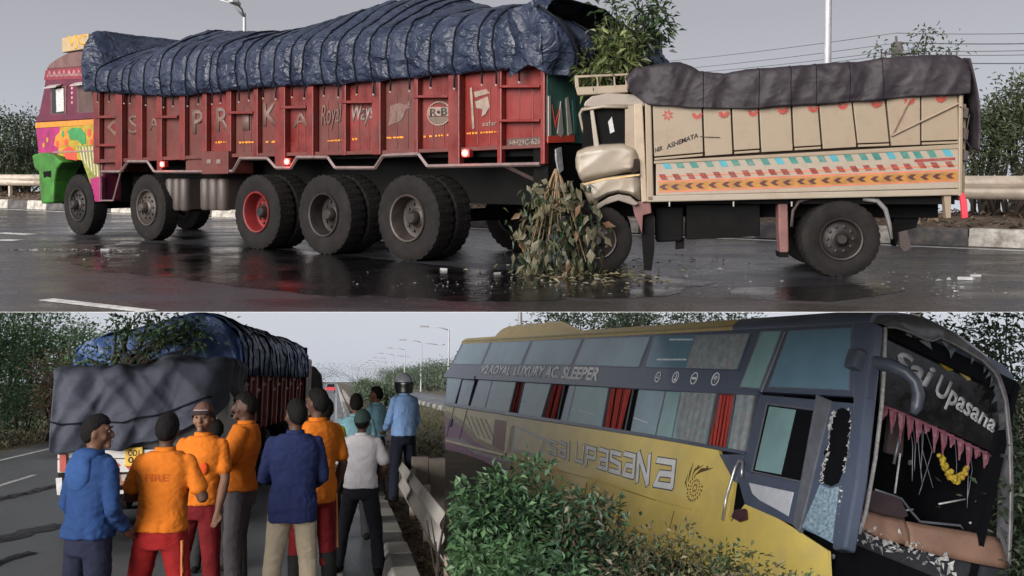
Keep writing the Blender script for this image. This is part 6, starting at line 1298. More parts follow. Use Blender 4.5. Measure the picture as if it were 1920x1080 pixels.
# darkened upper windscreen band with lettering
fz([(1656, 616), (1692, 624), (1733, 643), (1752, 636), (1788, 653), (1830, 678), (1856, 704), (1871, 750), (1877, 820), (1868, 850), (1790, 812), (1700, 775), (1650, 755)], mat('visor_film', (.010, .010, .012), .12, rvar=.08, bump=.1, bscale=3), 'visor_band', -.03, -.01)
def ft(body, u0, v0, u1, v1, h0, h1, m, x, **k):
    a, b = fb(u0, v0), fb(u1, v1); H = (abs(fb(u0, v0 - h0 / 2)[2] - fb(u0, v0 + h0 / 2)[2]), abs(fb(u1, v1 - h1 / 2)[2] - fb(u1, v1 + h1 / 2)[2]))
    o = fit_text(body, (0, 0), (1, 0), (1, 1), 0, m, bus, extr=.004, **k); n = len(o.data.vertices); co = np.empty(n * 3); o.data.vertices.foreach_get('co', co); co = co.reshape(-1, 3); q = co[:, 0]
    hh = H[0] + (H[1] - H[0]) * q; out = np.stack([np.full(n, x) - co[:, 1], a[1] + (b[1] - a[1]) * q, a[2] + (b[2] - a[2]) * q + co[:, 2] * hh], 1); o.data.vertices.foreach_set('co', out.ravel())
    bm = bmesh.new(); bm.from_mesh(o.data); bmesh.ops.recalc_face_normals(bm, faces=bm.faces); bm.to_mesh(o.data); bm.free(); return o
FW = mat('windscreen_letters', (.42, .42, .44), .5, var=.25, scale=12)
ft('Sai', 1676, 672, 1752, 710, 44, 48, FW, -.035, shear=.2, bold=.03); ft('Upasana', 1757, 726, 1868, 802, 60, 46, FW, -.035, shear=.2, bold=.025)
fz([(1759, 677), (1782, 681), (1790, 694), (1778, 696)], YEL, 'sticker', -.04, -.03); fz([(1800, 698), (1808, 692), (1822, 712), (1816, 714)], mat('sticker_tan', (.4, .3, .12), .5), 'sticker', -.04, -.03)
# pink bunting hung inside the broken windscreen
BUN = mat('bunting_pink', (.20, .06, .09), .8, var=.4, scale=18, dirt=(.42, .25, .28), dirt_amt=.45, dirt_scale=14)
top = [(1650, 758), (1700, 778), (1760, 806), (1820, 836), (1872, 862)]; MB().tube([np.array([.02, *fb(u, v, .02)[[1, 2]]]) for u, v in top], .016, 5).obj('bunting_cord', BUN, bus, smooth=True)
T_ = resamp(top, 15)
for k in range(14):
    (ua, va), (ub, vb) = T_[k], T_[k + 1]; L_ = 34 + 14 * math.sin(k * 2.1) + (20 if k in (2, 3) else 0); mx_ = (ua + ub) / 2 - 4
    A = fb(ua, va - 4, .03); B = fb(ub, vb - 4, .03); Cc = fb(mx_, (va + vb) / 2 + L_ * RNG.uniform(.75, 1.5), .03); A2 = fb(ua + 2, va + L_ * .4, .03); B2 = fb(ub - 2, vb + L_ * .4, .03); rows = []
    for q in np.linspace(0, 1, 5):
        l = A + (A2 - A) * min(1, q * 2) if q < .5 else A2 + (Cc - A2) * (q * 2 - 1); r = B + (B2 - B) * min(1, q * 2) if q < .5 else B2 + (Cc - B2) * (q * 2 - 1)
        rows.append([l + (r - l) * w + np.array([.02 * math.sin(w * 9), 0, 0]) for w in np.linspace(0, 1, 5)])
    MB().grid(rows).obj('bunting_tassel', BUN, bus, smooth=True)
mb = MB(); rng2 = np.random.default_rng(3)
for q in np.linspace(0, 1, 60):
    u = 1764 + 46 * q; v = 838 + 62 * math.sin(math.pi * (.08 + q * .7)); p = fb(u, v, .05); mb.ball(p + rng2.normal(size=3) * .02, .030 * (.7 + .8 * rng2.uniform()), 6, 4)
mb.obj('flower_garland', mat('garland_yellow', (.36, .26, .02), .8, var=.4, scale=30, dirt=(.25, .05, .02), dirt_amt=.4, dirt_scale=12), bus, smooth=True)
# interior behind the torn windscreen
for (u0, v0, u1, v1, c, m) in ((1712, 862, 1745, 945, 1.4, mat('seat_grey', (.22, .22, .24), .8)), (1750, 872, 1775, 960, 1.42, mat('seat_blue', (.10, .15, .18), .8)), (1790, 890, 1806, 975, 1.42, mat('seat_dark', (.15, .11, .12), .8)), (1826, 885, 1850, 980, 1.42, mat('seat_green', (.10, .14, .12), .8)), (1672, 770, 1700, 850, 1.3, mat('seat_brown', (.13, .10, .10), .8))):
    P = [tuple(BUS.at(u, v, c, 0)[[1, 2]]) for u, v in ((u0, v0), (u1, v0 + 8), (u1 - 6, v1 + 8), (u0 - 8, v1))]; MB().prism(P, c, c + .12, ax=0).obj('seat_back', m, bus, bevel=.03)
for pts, r in ((((1690, 800), (1682, 840), (1676, 870)), .02), (((1688, 850), (1678, 925)), .014), (((1640, 918), (1690, 935), (1705, 955), (1725, 978), (1800, 985), (1806, 992)), .018), (((1760, 945), (1810, 936)), .012), (((1818, 980), (1862, 998)), .016), (((1872, 900), (1876, 1000)), .03), (((1680, 960), (1712, 955)), .012)):
    MB().tube([fb(u, v, .1) for u, v in pts], r, 5).obj('torn_strip', mat('torn_pale', (.42, .42, .42), .6, var=.4, scale=20) if r < .018 else ALU, bus, smooth=True)
DASH = mat('dash_tan', (.26, .15, .105), .6, var=.2, scale=2, dirt=(.10, .06, .045), dirt_amt=.4, dirt_scale=2)
def panelb(P0_, P1_, m, name, n=12, bul=.12):
    A, B = resamp(P0_, n), resamp(P1_, n); G = []
    for q in np.linspace(0, 1, 6): G.append([np.array([-.02 - bul * math.sin(q * 1.9), *fb(*(A[k] + (B[k] - A[k]) * q))[[1, 2]]]) + np.array([.02 * math.sin(k * 1.3 + q), 0, 0]) for k in range(n)])
    o = MB().grid(G).obj(name, m, bus, smooth=True); so = o.modifiers.new('thick', 'SOLIDIFY'); so.thickness = .02; return o
panelb([(1616, 952), (1640, 962), (1690, 974), (1700, 972)], [(1608, 990), (1640, 1008), (1690, 1020), (1698, 1018)], DASH, 'dash_panel'); panelb([(1702, 978), (1760, 988), (1812, 996), (1880, 1010)], [(1690, 1022), (1760, 1042), (1820, 1054), (1882, 1066)], DASH, 'dash_panel')
fz([(1615, 915), (1650, 922), (1690, 935), (1705, 968), (1690, 974), (1640, 962), (1617, 950)], mat('dash_maroon', (.035, .02, .024), .6), 'dash_shelf', -.05, .3, bevel=.02)
fz([(1600, 992), (1700, 1026), (1890, 1070), (1892, 1100), (1600, 1090)], mat('bumper_dark', (.03, .032, .04), .6, var=.4, scale=8), 'crushed_bumper', -.06, .1, bevel=.02)
mb = MB()
for k in range(70):
    u = RNG.uniform(1612, 1790); v = 1000 + (u - 1600) * .30 + RNG.normal() * 13; p = fb(u, v, -.1 - RNG.uniform(0, .05)); e = RNG.normal(size=(5, 3)) * .03; mb.add(p + e, [(0, 1, 2), (0, 2, 3), (0, 3, 4), (1, 2, 4)])
mb.obj('shattered_pieces', mat('torn_pale', (.42, .42, .42), .6, var=.4, scale=20), bus, kind='stuff', fixn=False)
YLD = mat('bus_yellow_deep', (.46, .24, .02), .4, var=.2)
for pts, m in (([(1568, 1040), (1578, 990), (1590, 1000), (1604, 1040), (1618, 1062), (1590, 1052)], YLD), ([(1552, 1036), (1572, 1044), (1620, 1066), (1640, 1082), (1560, 1082)], mat('crumpled_lilac', (.40, .38, .44), .4, .2, var=.5, scale=10)), ([(1576, 985), (1584, 974), (1592, 998), (1600, 1010), (1594, 1016)], BW), ([(1650, 1064), (1700, 1070), (1690, 1084), (1648, 1084)], YLD)):
    o = fz(pts, m, 'torn_bodywork', -.16, -.1, bevel=.012)
# shards still held by the frame, hanging wires and the steering wheel
SHARD = mat('shard_glass', (.06, .07, .08), .15, var=.5, scale=12)
for k in range(22):
    i = int(RNG.integers(0, n_ - 1)); u, v = In[i]; cx_, cy_ = 1770, 820; d_ = np.array([cx_ - u, cy_ - v]); d_ /= np.linalg.norm(d_); l_ = RNG.uniform(8, 26); w_ = RNG.uniform(4, 10); e_ = np.array([-d_[1], d_[0]])
    P = [(u - e_[0] * w_, v - e_[1] * w_), (u + e_[0] * w_, v + e_[1] * w_), (u + d_[0] * l_ + e_[0] * RNG.normal() * 5, v + d_[1] * l_ + e_[1] * RNG.normal() * 5)]
    fz(P, SHARD, 'glass_shard', -.135, -.128)
for k in range(9):
    u = RNG.uniform(1665, 1860); v = 770 + (u - 1650) * .42; pts = [fb(u, v, .15), fb(u + RNG.normal() * 8, v + 40, .2), fb(u + RNG.normal() * 14, v + RNG.uniform(70, 130), .18)]; MB().tube(resamp(pts, 10), .006, 4).obj('loose_wire', ALU, bus, smooth=True)
# mirror arm
MIR = mat('mirror_slate', (.055, .065, .09), .4, var=.15, dirt=(.3, .3, .32), dirt_amt=.2, dirt_scale=5)
ma = MB(); pts = [((1600, 676), .12, .10), ((1615, 676), .12, .12), ((1635, 678), .10, -.15), ((1670, 686), .105, -.42), ((1700, 700), .10, -.60), ((1716, 716), .09, -.66), ((1722, 740), .10, -.68), ((1718, 765), .09, -.68), ((1712, 776), .05, -.68)]
ctr = [fb(u, v, x) for (u, v), r, x in pts]; ma.tube(ctr, [r for _, r, _ in pts], 12, flat=.8); mo = ma.obj('mirror', MIR, bus, smooth=True)
q = sb(1606, 676, .05); MB().box((q[0] - .12, -.02, q[2] - .13), (q[0] + .10, .16, q[2] + .13)).obj('mirror_foot', MIR, bus, bevel=.03)
MB().tube([ctr[1] + np.array([0, 0, .0]), ctr[1] + np.array([.01, 0, 0])], [.135, .135], 12, flat=.8).obj('mirror_band', ALU, mo)
for x in (2.6, 11.0):
    MB().lathe([(.25, -.28), (.45, -.28), (.5, -.2), (.5, -.06), (.45, 0), (.25, 0)], (x, -.05, zbot - .05), 1, 30).obj('wheel', TYRE, bus, smooth=True); MB().lathe([(.25, -.28), (.45, -.28), (.5, -.2), (.5, -.06), (.45, 0), (.25, 0)], (x, -2.2, zbot - .05), 1, 30).obj('wheel', TYRE, bus, smooth=True)
# ------------------------------------------------------------------ bushes before the bus and trees behind it
RWi = RW.T
def cclip(fr, u0):
    """keep leaves on the bus side of the trimmed hedge face that meets the road verge"""
    def f(P, S_):
        W = P @ fr.A.T + fr.O - CAM; c = W @ RWi.T; return (c[:, 0] / c[:, 2] * F + CX) > u0 + S_ * F / c[:, 2] * .75
    return f
def gz(u, D): x = (u - CX) / F * D; return np.array([x, D, float(ditch(np.array([x]), np.array([D]))[0]) - .05])
LB1 = leafmat('leaf_bush_green', (.085, .165, .07), .5, .35); LB2 = leafmat('leaf_bush_dark', (.05, .105, .055), .5, .3); LB3 = leafmat('leaf_bush_yellow', (.135, .135, .055), .5, .35); LB4 = leafmat('leaf_bush_dry', (.13, .115, .065), .55, .3)
bushes = [(862, 8.6, 890, .42, LB1, LB2, 3224, 'dense green bush at the left before the rear of the tilted bus'),
          (930, 8.9, 852, .48, LB1, LB2, 3844, 'lush dark green bush before the purple swoop of the bus'),
          (1010, 9.0, 846, .46, LB2, LB1, 3472, 'tall green bush hiding the first letters on the bus flank'),
          (1085, 8.8, 905, .42, LB2, LB4, 2852, 'shaded green bush below the middle of the bus lettering'),
          (1160, 8.6, 950, .42, LB4, LB2, 2604, 'olive dry bush below the last bus letters'),
          (1245, 8.5, 960, .44, LB3, LB4, 2604, 'yellowish twiggy bush below the sun emblem of the bus'),
          (1330, 8.5, 955, .42, LB3, LB2, 2356, 'yellowish thin bush around the bus grab rail'),
          (1420, 8.3, 1015, .36, LB3, LB4, 1612, 'low sparse bush below the bus door step'),
          (1478, 8.1, 1032, .34, LB3, LB1, 1800, 'last low bush at the right end before the torn front corner'),
          (1545, 8.0, 1062, .30, LB4, LB3, 1200, 'tiny dry bush under the torn front corner of the bus'),
          (900, 7.8, 985, .5, LB1, LB1, 2232, 'bright green low bush nearest at the lower left of the bus'),
          (1010, 7.7, 1010, .45, LB2, LB1, 1736, 'dark low bush in front at the bottom of the bus picture'),
          (1180, 7.7, 1030, .5, LB4, LB2, 1860, 'brownish low bush in front below the bus centre'),
          (1330, 7.7, 1045, .45, LB4, LB3, 1488, 'dry low bush in front below the bus door')]
for (u, D, vt, rx, m, m2, n_, lab) in bushes:
    b = gz(u, D); fr = Frame(b, (1, 0, 0), (0, 1, 0), (0, 0, 1)); top_ = GROUND.at(u, vt, D, 1)[2] - b[2]; hz = max(.5, top_)
    shrub('bush', lab, 'bush', fr, [((0, 0, hz * .52), (rx, .4, hz * .40)), ((rx * .3, .0, hz * .35), (rx * .9, .4, hz * .28))], n_, (.05, .11) if m in (LB1, LB2) else (.04, .085), m, 60, m2=m2, sg=.17, stem_r=.02, clip=cclip(fr, 834), asp=.45)
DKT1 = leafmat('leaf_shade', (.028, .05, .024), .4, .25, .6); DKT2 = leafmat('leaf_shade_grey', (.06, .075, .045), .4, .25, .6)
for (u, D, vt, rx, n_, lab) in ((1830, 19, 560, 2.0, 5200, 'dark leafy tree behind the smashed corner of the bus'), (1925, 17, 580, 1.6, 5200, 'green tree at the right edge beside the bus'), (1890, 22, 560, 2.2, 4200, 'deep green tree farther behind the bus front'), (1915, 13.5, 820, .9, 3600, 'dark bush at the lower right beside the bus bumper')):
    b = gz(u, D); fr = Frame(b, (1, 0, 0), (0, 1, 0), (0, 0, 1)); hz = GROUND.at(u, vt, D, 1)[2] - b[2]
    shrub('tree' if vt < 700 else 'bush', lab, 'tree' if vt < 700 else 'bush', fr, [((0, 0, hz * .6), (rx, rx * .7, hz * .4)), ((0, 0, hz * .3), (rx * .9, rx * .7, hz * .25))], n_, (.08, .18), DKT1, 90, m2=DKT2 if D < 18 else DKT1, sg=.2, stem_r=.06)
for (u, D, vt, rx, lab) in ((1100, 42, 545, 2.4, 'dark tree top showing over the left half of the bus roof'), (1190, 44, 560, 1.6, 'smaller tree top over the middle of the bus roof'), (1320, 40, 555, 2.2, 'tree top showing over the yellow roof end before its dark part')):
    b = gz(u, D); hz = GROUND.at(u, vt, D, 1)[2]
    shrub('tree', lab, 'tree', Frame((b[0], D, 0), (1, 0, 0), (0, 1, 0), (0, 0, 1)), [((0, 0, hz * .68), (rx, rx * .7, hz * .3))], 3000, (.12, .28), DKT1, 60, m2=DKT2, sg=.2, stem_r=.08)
p = GROUND.at(975, 608, 38, 1); street_lamp(Frame((p[0], 38, 0), (1, 0, 0), (0, 1, 0), (0, 0, 1)), 5.7, .10, 'slanting grey pole standing behind the roof unit of the bus', 'street lamp', [(-.9, 0, .1)])
# ------------------------------------------------------------------ people
def remesh(mb, voxel, smooth=2, fn=None):
    me = mb.mesh('tmp', None, False, True); ob = bpy.data.objects.new('tmp', me); COL.objects.link(ob)
    r = ob.modifiers.new('r', 'REMESH'); r.mode = 'VOXEL'; r.voxel_size = voxel; r.use_smooth_shade = True
    if smooth: s = ob.modifiers.new('s', 'SMOOTH'); s.factor = .5; s.iterations = smooth
    dg = bpy.context.evaluated_depsgraph_get(); out = bpy.data.meshes.new_from_object(ob.evaluated_get(dg)); bpy.data.objects.remove(ob); bpy.data.meshes.remove(me)
    if fn is not None:
        n = len(out.vertices); co = np.empty(n * 3); out.vertices.foreach_get('co', co); no = np.empty(n * 3); out.vertices.foreach_get('normal', no)
        co, no = co.reshape(-1, 3), no.reshape(-1, 3); out.vertices.foreach_set('co', fn(co, no).ravel()); out.update()
    out.polygons.foreach_set('use_smooth', [True] * len(out.polygons)); return out
def ering(c, rx, ry, n=22, e=2.3, tilt=0.0):
    R = []
    for w in np.linspace(0, 2 * math.pi, n, endpoint=False):
        a, b = math.cos(w), math.sin(w); x = rx * np.sign(a) * abs(a) ** (2 / e); y = ry * np.sign(b) * abs(b) ** (2 / e); R.append((c[0] + x, c[1] + y, c[2] + tilt * x))
    return R
def rlimb(mb, pts, rr, seg=12):
    """tapered limb with rounded ends"""
    P = [np.array(p, float) for p in pts]; d0 = (P[0] - P[1]); d0 /= np.linalg.norm(d0); d1 = (P[-1] - P[-2]); d1 /= np.linalg.norm(d1); pts2, r2 = [], []
    for t in (.95, .7, .3): pts2.append(P[0] + d0 * rr[0] * t * .8); r2.append(rr[0] * math.sqrt(1 - t * t))
    for i in range(len(P)):
        pts2.append(P[i]); r2.append(rr[i])
        if i < len(P) - 1:
            for q in (.33, .66): pts2.append(P[i] * (1 - q) + P[i + 1] * q); r2.append(rr[i] * (1 - q) + rr[i + 1] * q)
    for t in (.3, .7, .95): pts2.append(P[-1] + d1 * rr[-1] * t * .8); r2.append(rr[-1] * math.sqrt(1 - t * t))
    return mb.tube(pts2, r2, seg)
def rotz(p, a): c, s = math.cos(a), math.sin(a); p = np.asarray(p, float); return np.stack([p[..., 0] * c - p[..., 1] * s, p[..., 0] * s + p[..., 1] * c, p[..., 2]], -1)
SKIN = [mat('skin_brown', (.115, .055, .033), .62, var=.15, spec=.3), mat('skin_dark', (.066, .032, .021), .62, var=.15, spec=.3), mat('skin_mid', (.16, .08, .05), .62, var=.15, spec=.3)]
HAIR = mat('hair_black', (.006, .005, .005), .85, spec=.15, bump=.5, bscale=70, var=.3, scale=30, stretch=(1, 1, .3))
def cloth(name, col, **k): return mat(name, col, .88, var=.16, scale=6, crumple=.14, cscale=5.5, spec=.2, **k)
def person(label, d, s, face, h=1.70, z0=0.0, skin=0, build=1.0, shirt=None, pants=None, shoe=None, hem=.84, sleeve=.55, loose=1.0, arms=None, head_yaw=0.0, head_pitch=0.0, lean=0.0, stance=.12, hair=True, hairm=None, boots=None, group='people standing at the crash site', step=(0, 0), extras=()):
    fr = sub(GROUND, rp(d, s, z0), (math.cos(math.radians(face)), math.sin(math.radians(face))))   # local y is the way the person faces
    k = h / 1.72; root = thing('person', label, 'person', fr, group); B = build; V3 = lambda x, y, z: np.array([x, y, z]) * k
    def ly(z): return lean * (z - .95)
    tors = [(.80, .148, .108, 0), (.90, .158, .116, 0), (.98, .150, .110, 0), (1.06, .142, .105, .005), (1.16, .152, .110, .01), (1.27, .174, .115, .008), (1.36, .180, .106, 0), (1.42, .140, .085, -.005), (1.455, .095, .075, -.006), (1.48, .062, .062, -.004)]
    def torso(mb, add=0.0, zlo=.80, zhi=1.48, flare=0.0):
        R = []
        for (z, rx, ry, oy) in tors:
            if z < zlo - .001 or z > zhi + .001: continue
            f = .35 * flare * max(0, 1.1 - z) / .3; bl = 1 + (B - 1) * (1 if z < 1.3 else .6); belly = .035 * max(0, B - 1) / .2 * math.exp(-((z - 1.05) / .13) ** 2)
            R.append(ering(V3(0, ly(z) + oy + belly, z), (rx * bl + add + f) * k, (ry * bl + add + f) * k))
        if zlo < tors[0][0] - .01:
            z, rx, ry, oy = tors[0]; f = .35 * flare * max(0, 1.1 - zlo) / .3; R.insert(0, ering(V3(0, ly(zlo), zlo), (rx * B + add + f) * k, (ry * B + add + f) * k))
        return mb.loft(R)
    arms = arms or [((.05, .02, -.28), (.06, .06, -.53)), ((.05, .02, -.28), (.06, .06, -.53))]
    J = []
    for sd, (e, w) in zip((-1, 1), arms):
        sh = np.array([sd * .175 * (1 + (B - 1) * .5), ly(1.385), 1.385]); el = sh + np.array([sd * e[0], e[1], e[2]]); wr = sh + np.array([sd * w[0], w[1], w[2]])
        ue = el - sh; el = sh + ue / np.linalg.norm(ue) * .285; fe = wr - el; wr = el + fe / np.linalg.norm(fe) * .25; J.append((sh * k, el * k, wr * k))
    L = []
    for sd, st_ in zip((-1, 1), step):
        hip = V3(sd * .085, 0, .90); kn = V3(sd * (.085 + stance * .4), .02 + st_ * .5, .49); an = V3(sd * (.085 + stance * .65), -.02 + st_, .085); L.append((hip, kn, an))
    hc = V3(0, ly(1.6) + .012, 1.605)
    def headpt(p): p = np.array(p, float) * k * 1.04; c, s_ = math.cos(head_pitch), math.sin(head_pitch); p = np.array([p[0], p[1] * c - p[2] * s_, p[1] * s_ + p[2] * c]); return hc + rotz(p, math.radians(head_yaw))
    # ---- body: one continuous surface
    mb = MB(); torso(mb, -.03); rlimb(mb, [V3(0, ly(1.45) - .005, 1.43), V3(0, ly(1.5) + .0, 1.50), headpt((0, -.012, -.04))], [.058 * k * B ** .5, .050 * k * B ** .5, .050 * k])
    G = []
    for t in np.linspace(0.03, math.pi - .03, 18):                # head with face
        row = []
        for w in np.linspace(0, 2 * math.pi, 28, endpoint=False):
            x, y, z = math.sin(t) * math.sin(w), math.sin(t) * math.cos(w), -math.cos(t)
            wx = .074 - .016 * max(0, -z) ** 1.5; wy = .096 - .010 * max(0, -z) - (.012 * max(0, y) ** 2 if z > -.8 else 0); X, Y, Z = x * wx, y * wy, z * .118
            if y < 0: Y *= 1.02; Z += .012 * (y ** 2) * (z < 0)
            row.append(headpt((X, Y, Z)))
        G.append(row)
    mb.loft(G)
    for c, r in (((0, .094, -.012), (.014, .020, .030)), ((0, .104, -.028), (.018, .014, .012)), ((0, .085, -.064), (.024, .014, .009)), ((0, .078, -.092), (.026, .020, .020)), ((-.032, .078, .030), (.026, .013, .008)), ((.032, .078, .030), (.026, .013, .008)), ((-.076, -.005, -.008), (.010, .020, .032)), ((.076, -.005, -.008), (.010, .020, .032)), ((-.045, .06, -.03), (.022, .02, .022)), ((.045, .06, -.03), (.022, .02, .022))):
        bb = MB().ball((0, 0, 0), np.array(r), 10, 8); mb.add([headpt(np.array(v) + np.array(c)) for v in bb.v], bb.f)
    for sh, el, wr in J:
        rlimb(mb, [sh, sh * .5 + el * .5, el, el * .6 + wr * .4, wr], np.array([.044, .045, .041, .043, .028]) * k * B ** .5)
        fd = (wr - el) / np.linalg.norm(wr - el); side = np.cross(fd, (0.1, 1, .2)); side /= np.linalg.norm(side); nrm = np.cross(side, fd)
        pc = wr + fd * .05 * k; rlimb(mb, [wr, pc, wr + fd * .085 * k], np.array([.026, .032, .030]) * k, 10)
        for q, (o_, ln) in enumerate(((-.027, .068), (-.009, .080), (.009, .076), (.027, .060))):
            b0 = wr + fd * .085 * k + side * o_ * k; m1 = b0 + (fd * .6 + nrm * .18) * ln * .55 * k * 1.4; t1 = m1 + (fd * .5 + nrm * .55) * ln * .55 * k; rlimb(mb, [b0, m1, t1], np.array([.0095, .009, .0075]) * k, 6)
        tb = wr + fd * .03 * k - side * .026 * k; rlimb(mb, [tb, tb - side * .022 * k + fd * .03 * k, tb - side * .02 * k + fd * .06 * k + nrm * .015 * k], np.array([.012, .011, .008]) * k, 6)
    for hip, kn, an in L:
        rlimb(mb, [hip, hip * .5 + kn * .5, kn, kn * .6 + an * .4, an], np.array([.082, .070, .050, .050, .034]) * k * B ** .5)
        rlimb(mb, [an + V3(0, -.03, -.04), an + V3(0, .06, -.05), an + V3(.0, .15, -.06)], np.array([.036, .036, .026]) * k, 10)
    link('body', remesh(mb, .0105, 1), root).data.materials.append(SKIN[skin]); 
    # ---- clothes
    def folds(amp, sc=(9, 9, 15), waist=1.0):
        sd_ = RNG.uniform(0, 50)
        def f(co, no):
            q = co + .05 * np.stack([fbm(co * 4 + sd_), fbm(co * 4 + sd_ + 7), fbm(co * 4 + sd_ + 3)], 1); w = 1 + waist * np.exp(-((co[:, 2] / k - 1.0) / .12) ** 2)
            return co + no * (amp * w * (ridged(q * np.array(sc) + sd_, 2) - .55) + amp * .9 * fbm(co * 4 + sd_, 2))[:, None]
        return f
    if shirt:
        mb = MB(); torso(mb, .013 * loose + .006, hem, 1.455, .03 * loose)
        for sh, el, wr in J:
            if sleeve <= 1: pts = [sh + (sh - el) * .06, sh, sh + (el - sh) * sleeve]; rr_ = np.array([.046, .051, .054 + .010 * loose])
            else: pts = [sh + (sh - el) * .06, sh, (sh + el) / 2, el, el + (wr - el) * min(1, sleeve - 1)]; rr_ = np.array([.046, .052, .053, .050, .039])
            rlimb(mb, pts, rr_ * k * B ** .7 * (.94 + .06 * loose))
        link('shirt', remesh(mb, .0115, 4, folds(.0052 * (1 if loose < 1.3 else 1.4))), root).data.materials.append(shirt)
        cl = MB().loft([ering(V3(0, ly(1.45) - .006, 1.435), .082 * k, .078 * k), ering(V3(0, ly(1.47) - .008, 1.47), .074 * k, .074 * k), ering(V3(0, ly(1.485) - .004, 1.488), .070 * k, .070 * k)], False); co_ = cl.obj('collar', shirt, root, smooth=True); so = co_.modifiers.new('t', 'SOLIDIFY'); so.thickness = .009
    if pants:
        mb = MB(); R = [ering(V3(0, 0, z), (rx * B ** .8 + .004) * k, (ry * B ** .8 + .004) * k) for z, rx, ry in ((.78, .144, .114), (.86, .156, .122), (.93, .152, .114), (.98, .14, .104))]; mb.loft(R)
        for hip, kn, an in L:
            end = an + V3(0, .01, -.02) if not boots else an * .25 + kn * .75 - V3(0, 0, .08)
            rlimb(mb, [hip, hip * .5 + kn * .5, kn, kn * .45 + end * .55, end], np.array([.100, .090, .074, .068, .066 if not boots else .068]) * k * B ** .6)
        link('trousers', remesh(mb, .0125, 2, folds(.0055, (7, 7, 12), .4)), root).data.materials.append(pants)
    for hip, kn, an in L:
        sm = shoe or BLACK; mb = MB(); rlimb(mb, [an + V3(0, -.045, -.04), an + V3(0, .04, -.045), an + V3(0, .17, -.055)], np.array([.044, .047, .036]) * k, 12)
        mb.v = [(x, y, max(z, .004)) for x, y, z in mb.v]; mb.obj('shoe', sm, root, smooth=True)
        if boots: MB().tube([an + V3(0, 0, -.05), an * .5 + kn * .5, an * .25 + kn * .75], np.array([.056, .066, .074]) * k, 14).obj('boot', boots, root, smooth=True)
    def shell(name, m, grow, thr, smooth=.004, top=1.0):
        mb = MB(); G = []; W = np.linspace(0, 2 * math.pi, 40, endpoint=False)
        for t in np.linspace(0, 1, 16):
            row = []
            for w in W:
                y = math.cos(w); edge = (1 - t ** 5) if name == 'hair' else 1; zl = float(np.interp(y, [-1, -.35, 0.05, .5, 1], thr)); ph = math.acos(np.clip(zl, -1, 1)) * t; x, yy, z = math.sin(ph) * math.sin(w), math.sin(ph) * math.cos(w), math.cos(ph); e = edge * grow * (1 - .35 * max(0, z) ** 2) - (.004 if edge < .3 else 0) + smooth * perlin(np.array([[x * 3 + d, yy * 3, z * 3]]))[0] + smooth * .8 * perlin(np.array([[x * 14 + d, yy * 14, z * 9]]))[0]
                row.append(headpt((x * (.074 + e), yy * (.096 + e), z * (.118 + e * top) + .002)))
            G.append(row)
        o = mb.grid(G, True).obj(name, m, root, smooth=True); so = o.modifiers.new('t', 'SOLIDIFY'); so.thickness = .006; so.offset = -1; return o
    if hair: shell('hair', hairm or HAIR, .012, [-.66, -.52, .02, .42, .48], .006)
    if 'eyes' in extras:
        for sx in (-1, 1):
            e = MB().ball(headpt((sx * .031, .083, .008)), .009 * k, 8, 6).obj('eye', mat('eye_white', (.13, .12, .11), .5), root, smooth=True); MB().ball(headpt((sx * .031, .0905, .008)), .0062 * k, 8, 6).obj('iris', BLACK, e, smooth=True)
            MB().tube([headpt((sx * .014, .094, .034)), headpt((sx * .032, .094, .039)), headpt((sx * .052, .080, .032))], [.004 * k, .005 * k, .003 * k], 6).obj('eyebrow', HAIR, root)
        MB().tube([headpt((-.022, .097, -.062)), headpt((0, .101, -.060)), headpt((.022, .097, -.062))], [.003 * k, .0055 * k, .003 * k], 6).obj('lips', mat('lips', (.09, .03, .025), .5), root)
    if 'moustache' in extras: MB().tube([headpt((-.03, .094, -.052)), headpt((0, .101, -.046)), headpt((.03, .094, -.052))], [.004 * k, .007 * k, .004 * k], 6).obj('moustache', HAIR, root)
    return root, fr, k, headpt, shell, J, L
ORS = cloth('shirt_orange', (.48, .125, .010)); REDP_ = cloth('trousers_red', (.21, .010, .010)); MAROON = cloth('trousers_maroon', (.125, .008, .010))
fold_arms = [((.06, .10, -.26), (-.10, .24, -.22)), ((.06, .10, -.26), (-.10, .26, -.18))]
front_hands = [((.08, .0, -.27), (-.02, .20, -.34)), ((.09, -.02, -.27), (.0, .20, -.34))]
def back_text(root, body, z, hh, w, m, fr):
    sh = [o for o in bpy.data.objects if o.parent == root and o.name.startswith('shirt')][0]; bt_ = BVHTree.FromPolygons([v.co[:] for v in sh.data.vertices], [p.vertices[:] for p in sh.data.polygons])
    me = text_mesh(body, 1.0, 0, .02); n = len(me.vertices); co = np.empty(n * 3); me.vertices.foreach_get('co', co); co = co.reshape(-1, 3); lo, hi = co.min(0), co.max(0)
    bm = bmesh.new(); bm.from_mesh(me); bmesh.ops.triangulate(bm, faces=bm.faces); bmesh.ops.subdivide_edges(bm, edges=bm.edges, cuts=2); bm.to_mesh(me); bm.free()
    for v in me.vertices:
        x = ((v.co.x - lo[0]) / (hi[0] - lo[0]) - .5) * w; zz = z + ((v.co.y - lo[1]) / (hi[1] - lo[1]) - .5) * hh; hit = bt_.ray_cast(Vector((x, -1, zz)), Vector((0, 1, 0))); v.co = Vector((x, (hit[0].y if hit[0] else -.12) - .003, zz))
    me.materials.clear(); me.materials.append(m); link('lettering', me, root)
def S2(u, D): return (u - 630) / F * D
def at2(u, D): p = GROUND.at(u, 760, D, 1); q = np.array([p[0], D]); return float(q @ vdir), float(q @ vrt)
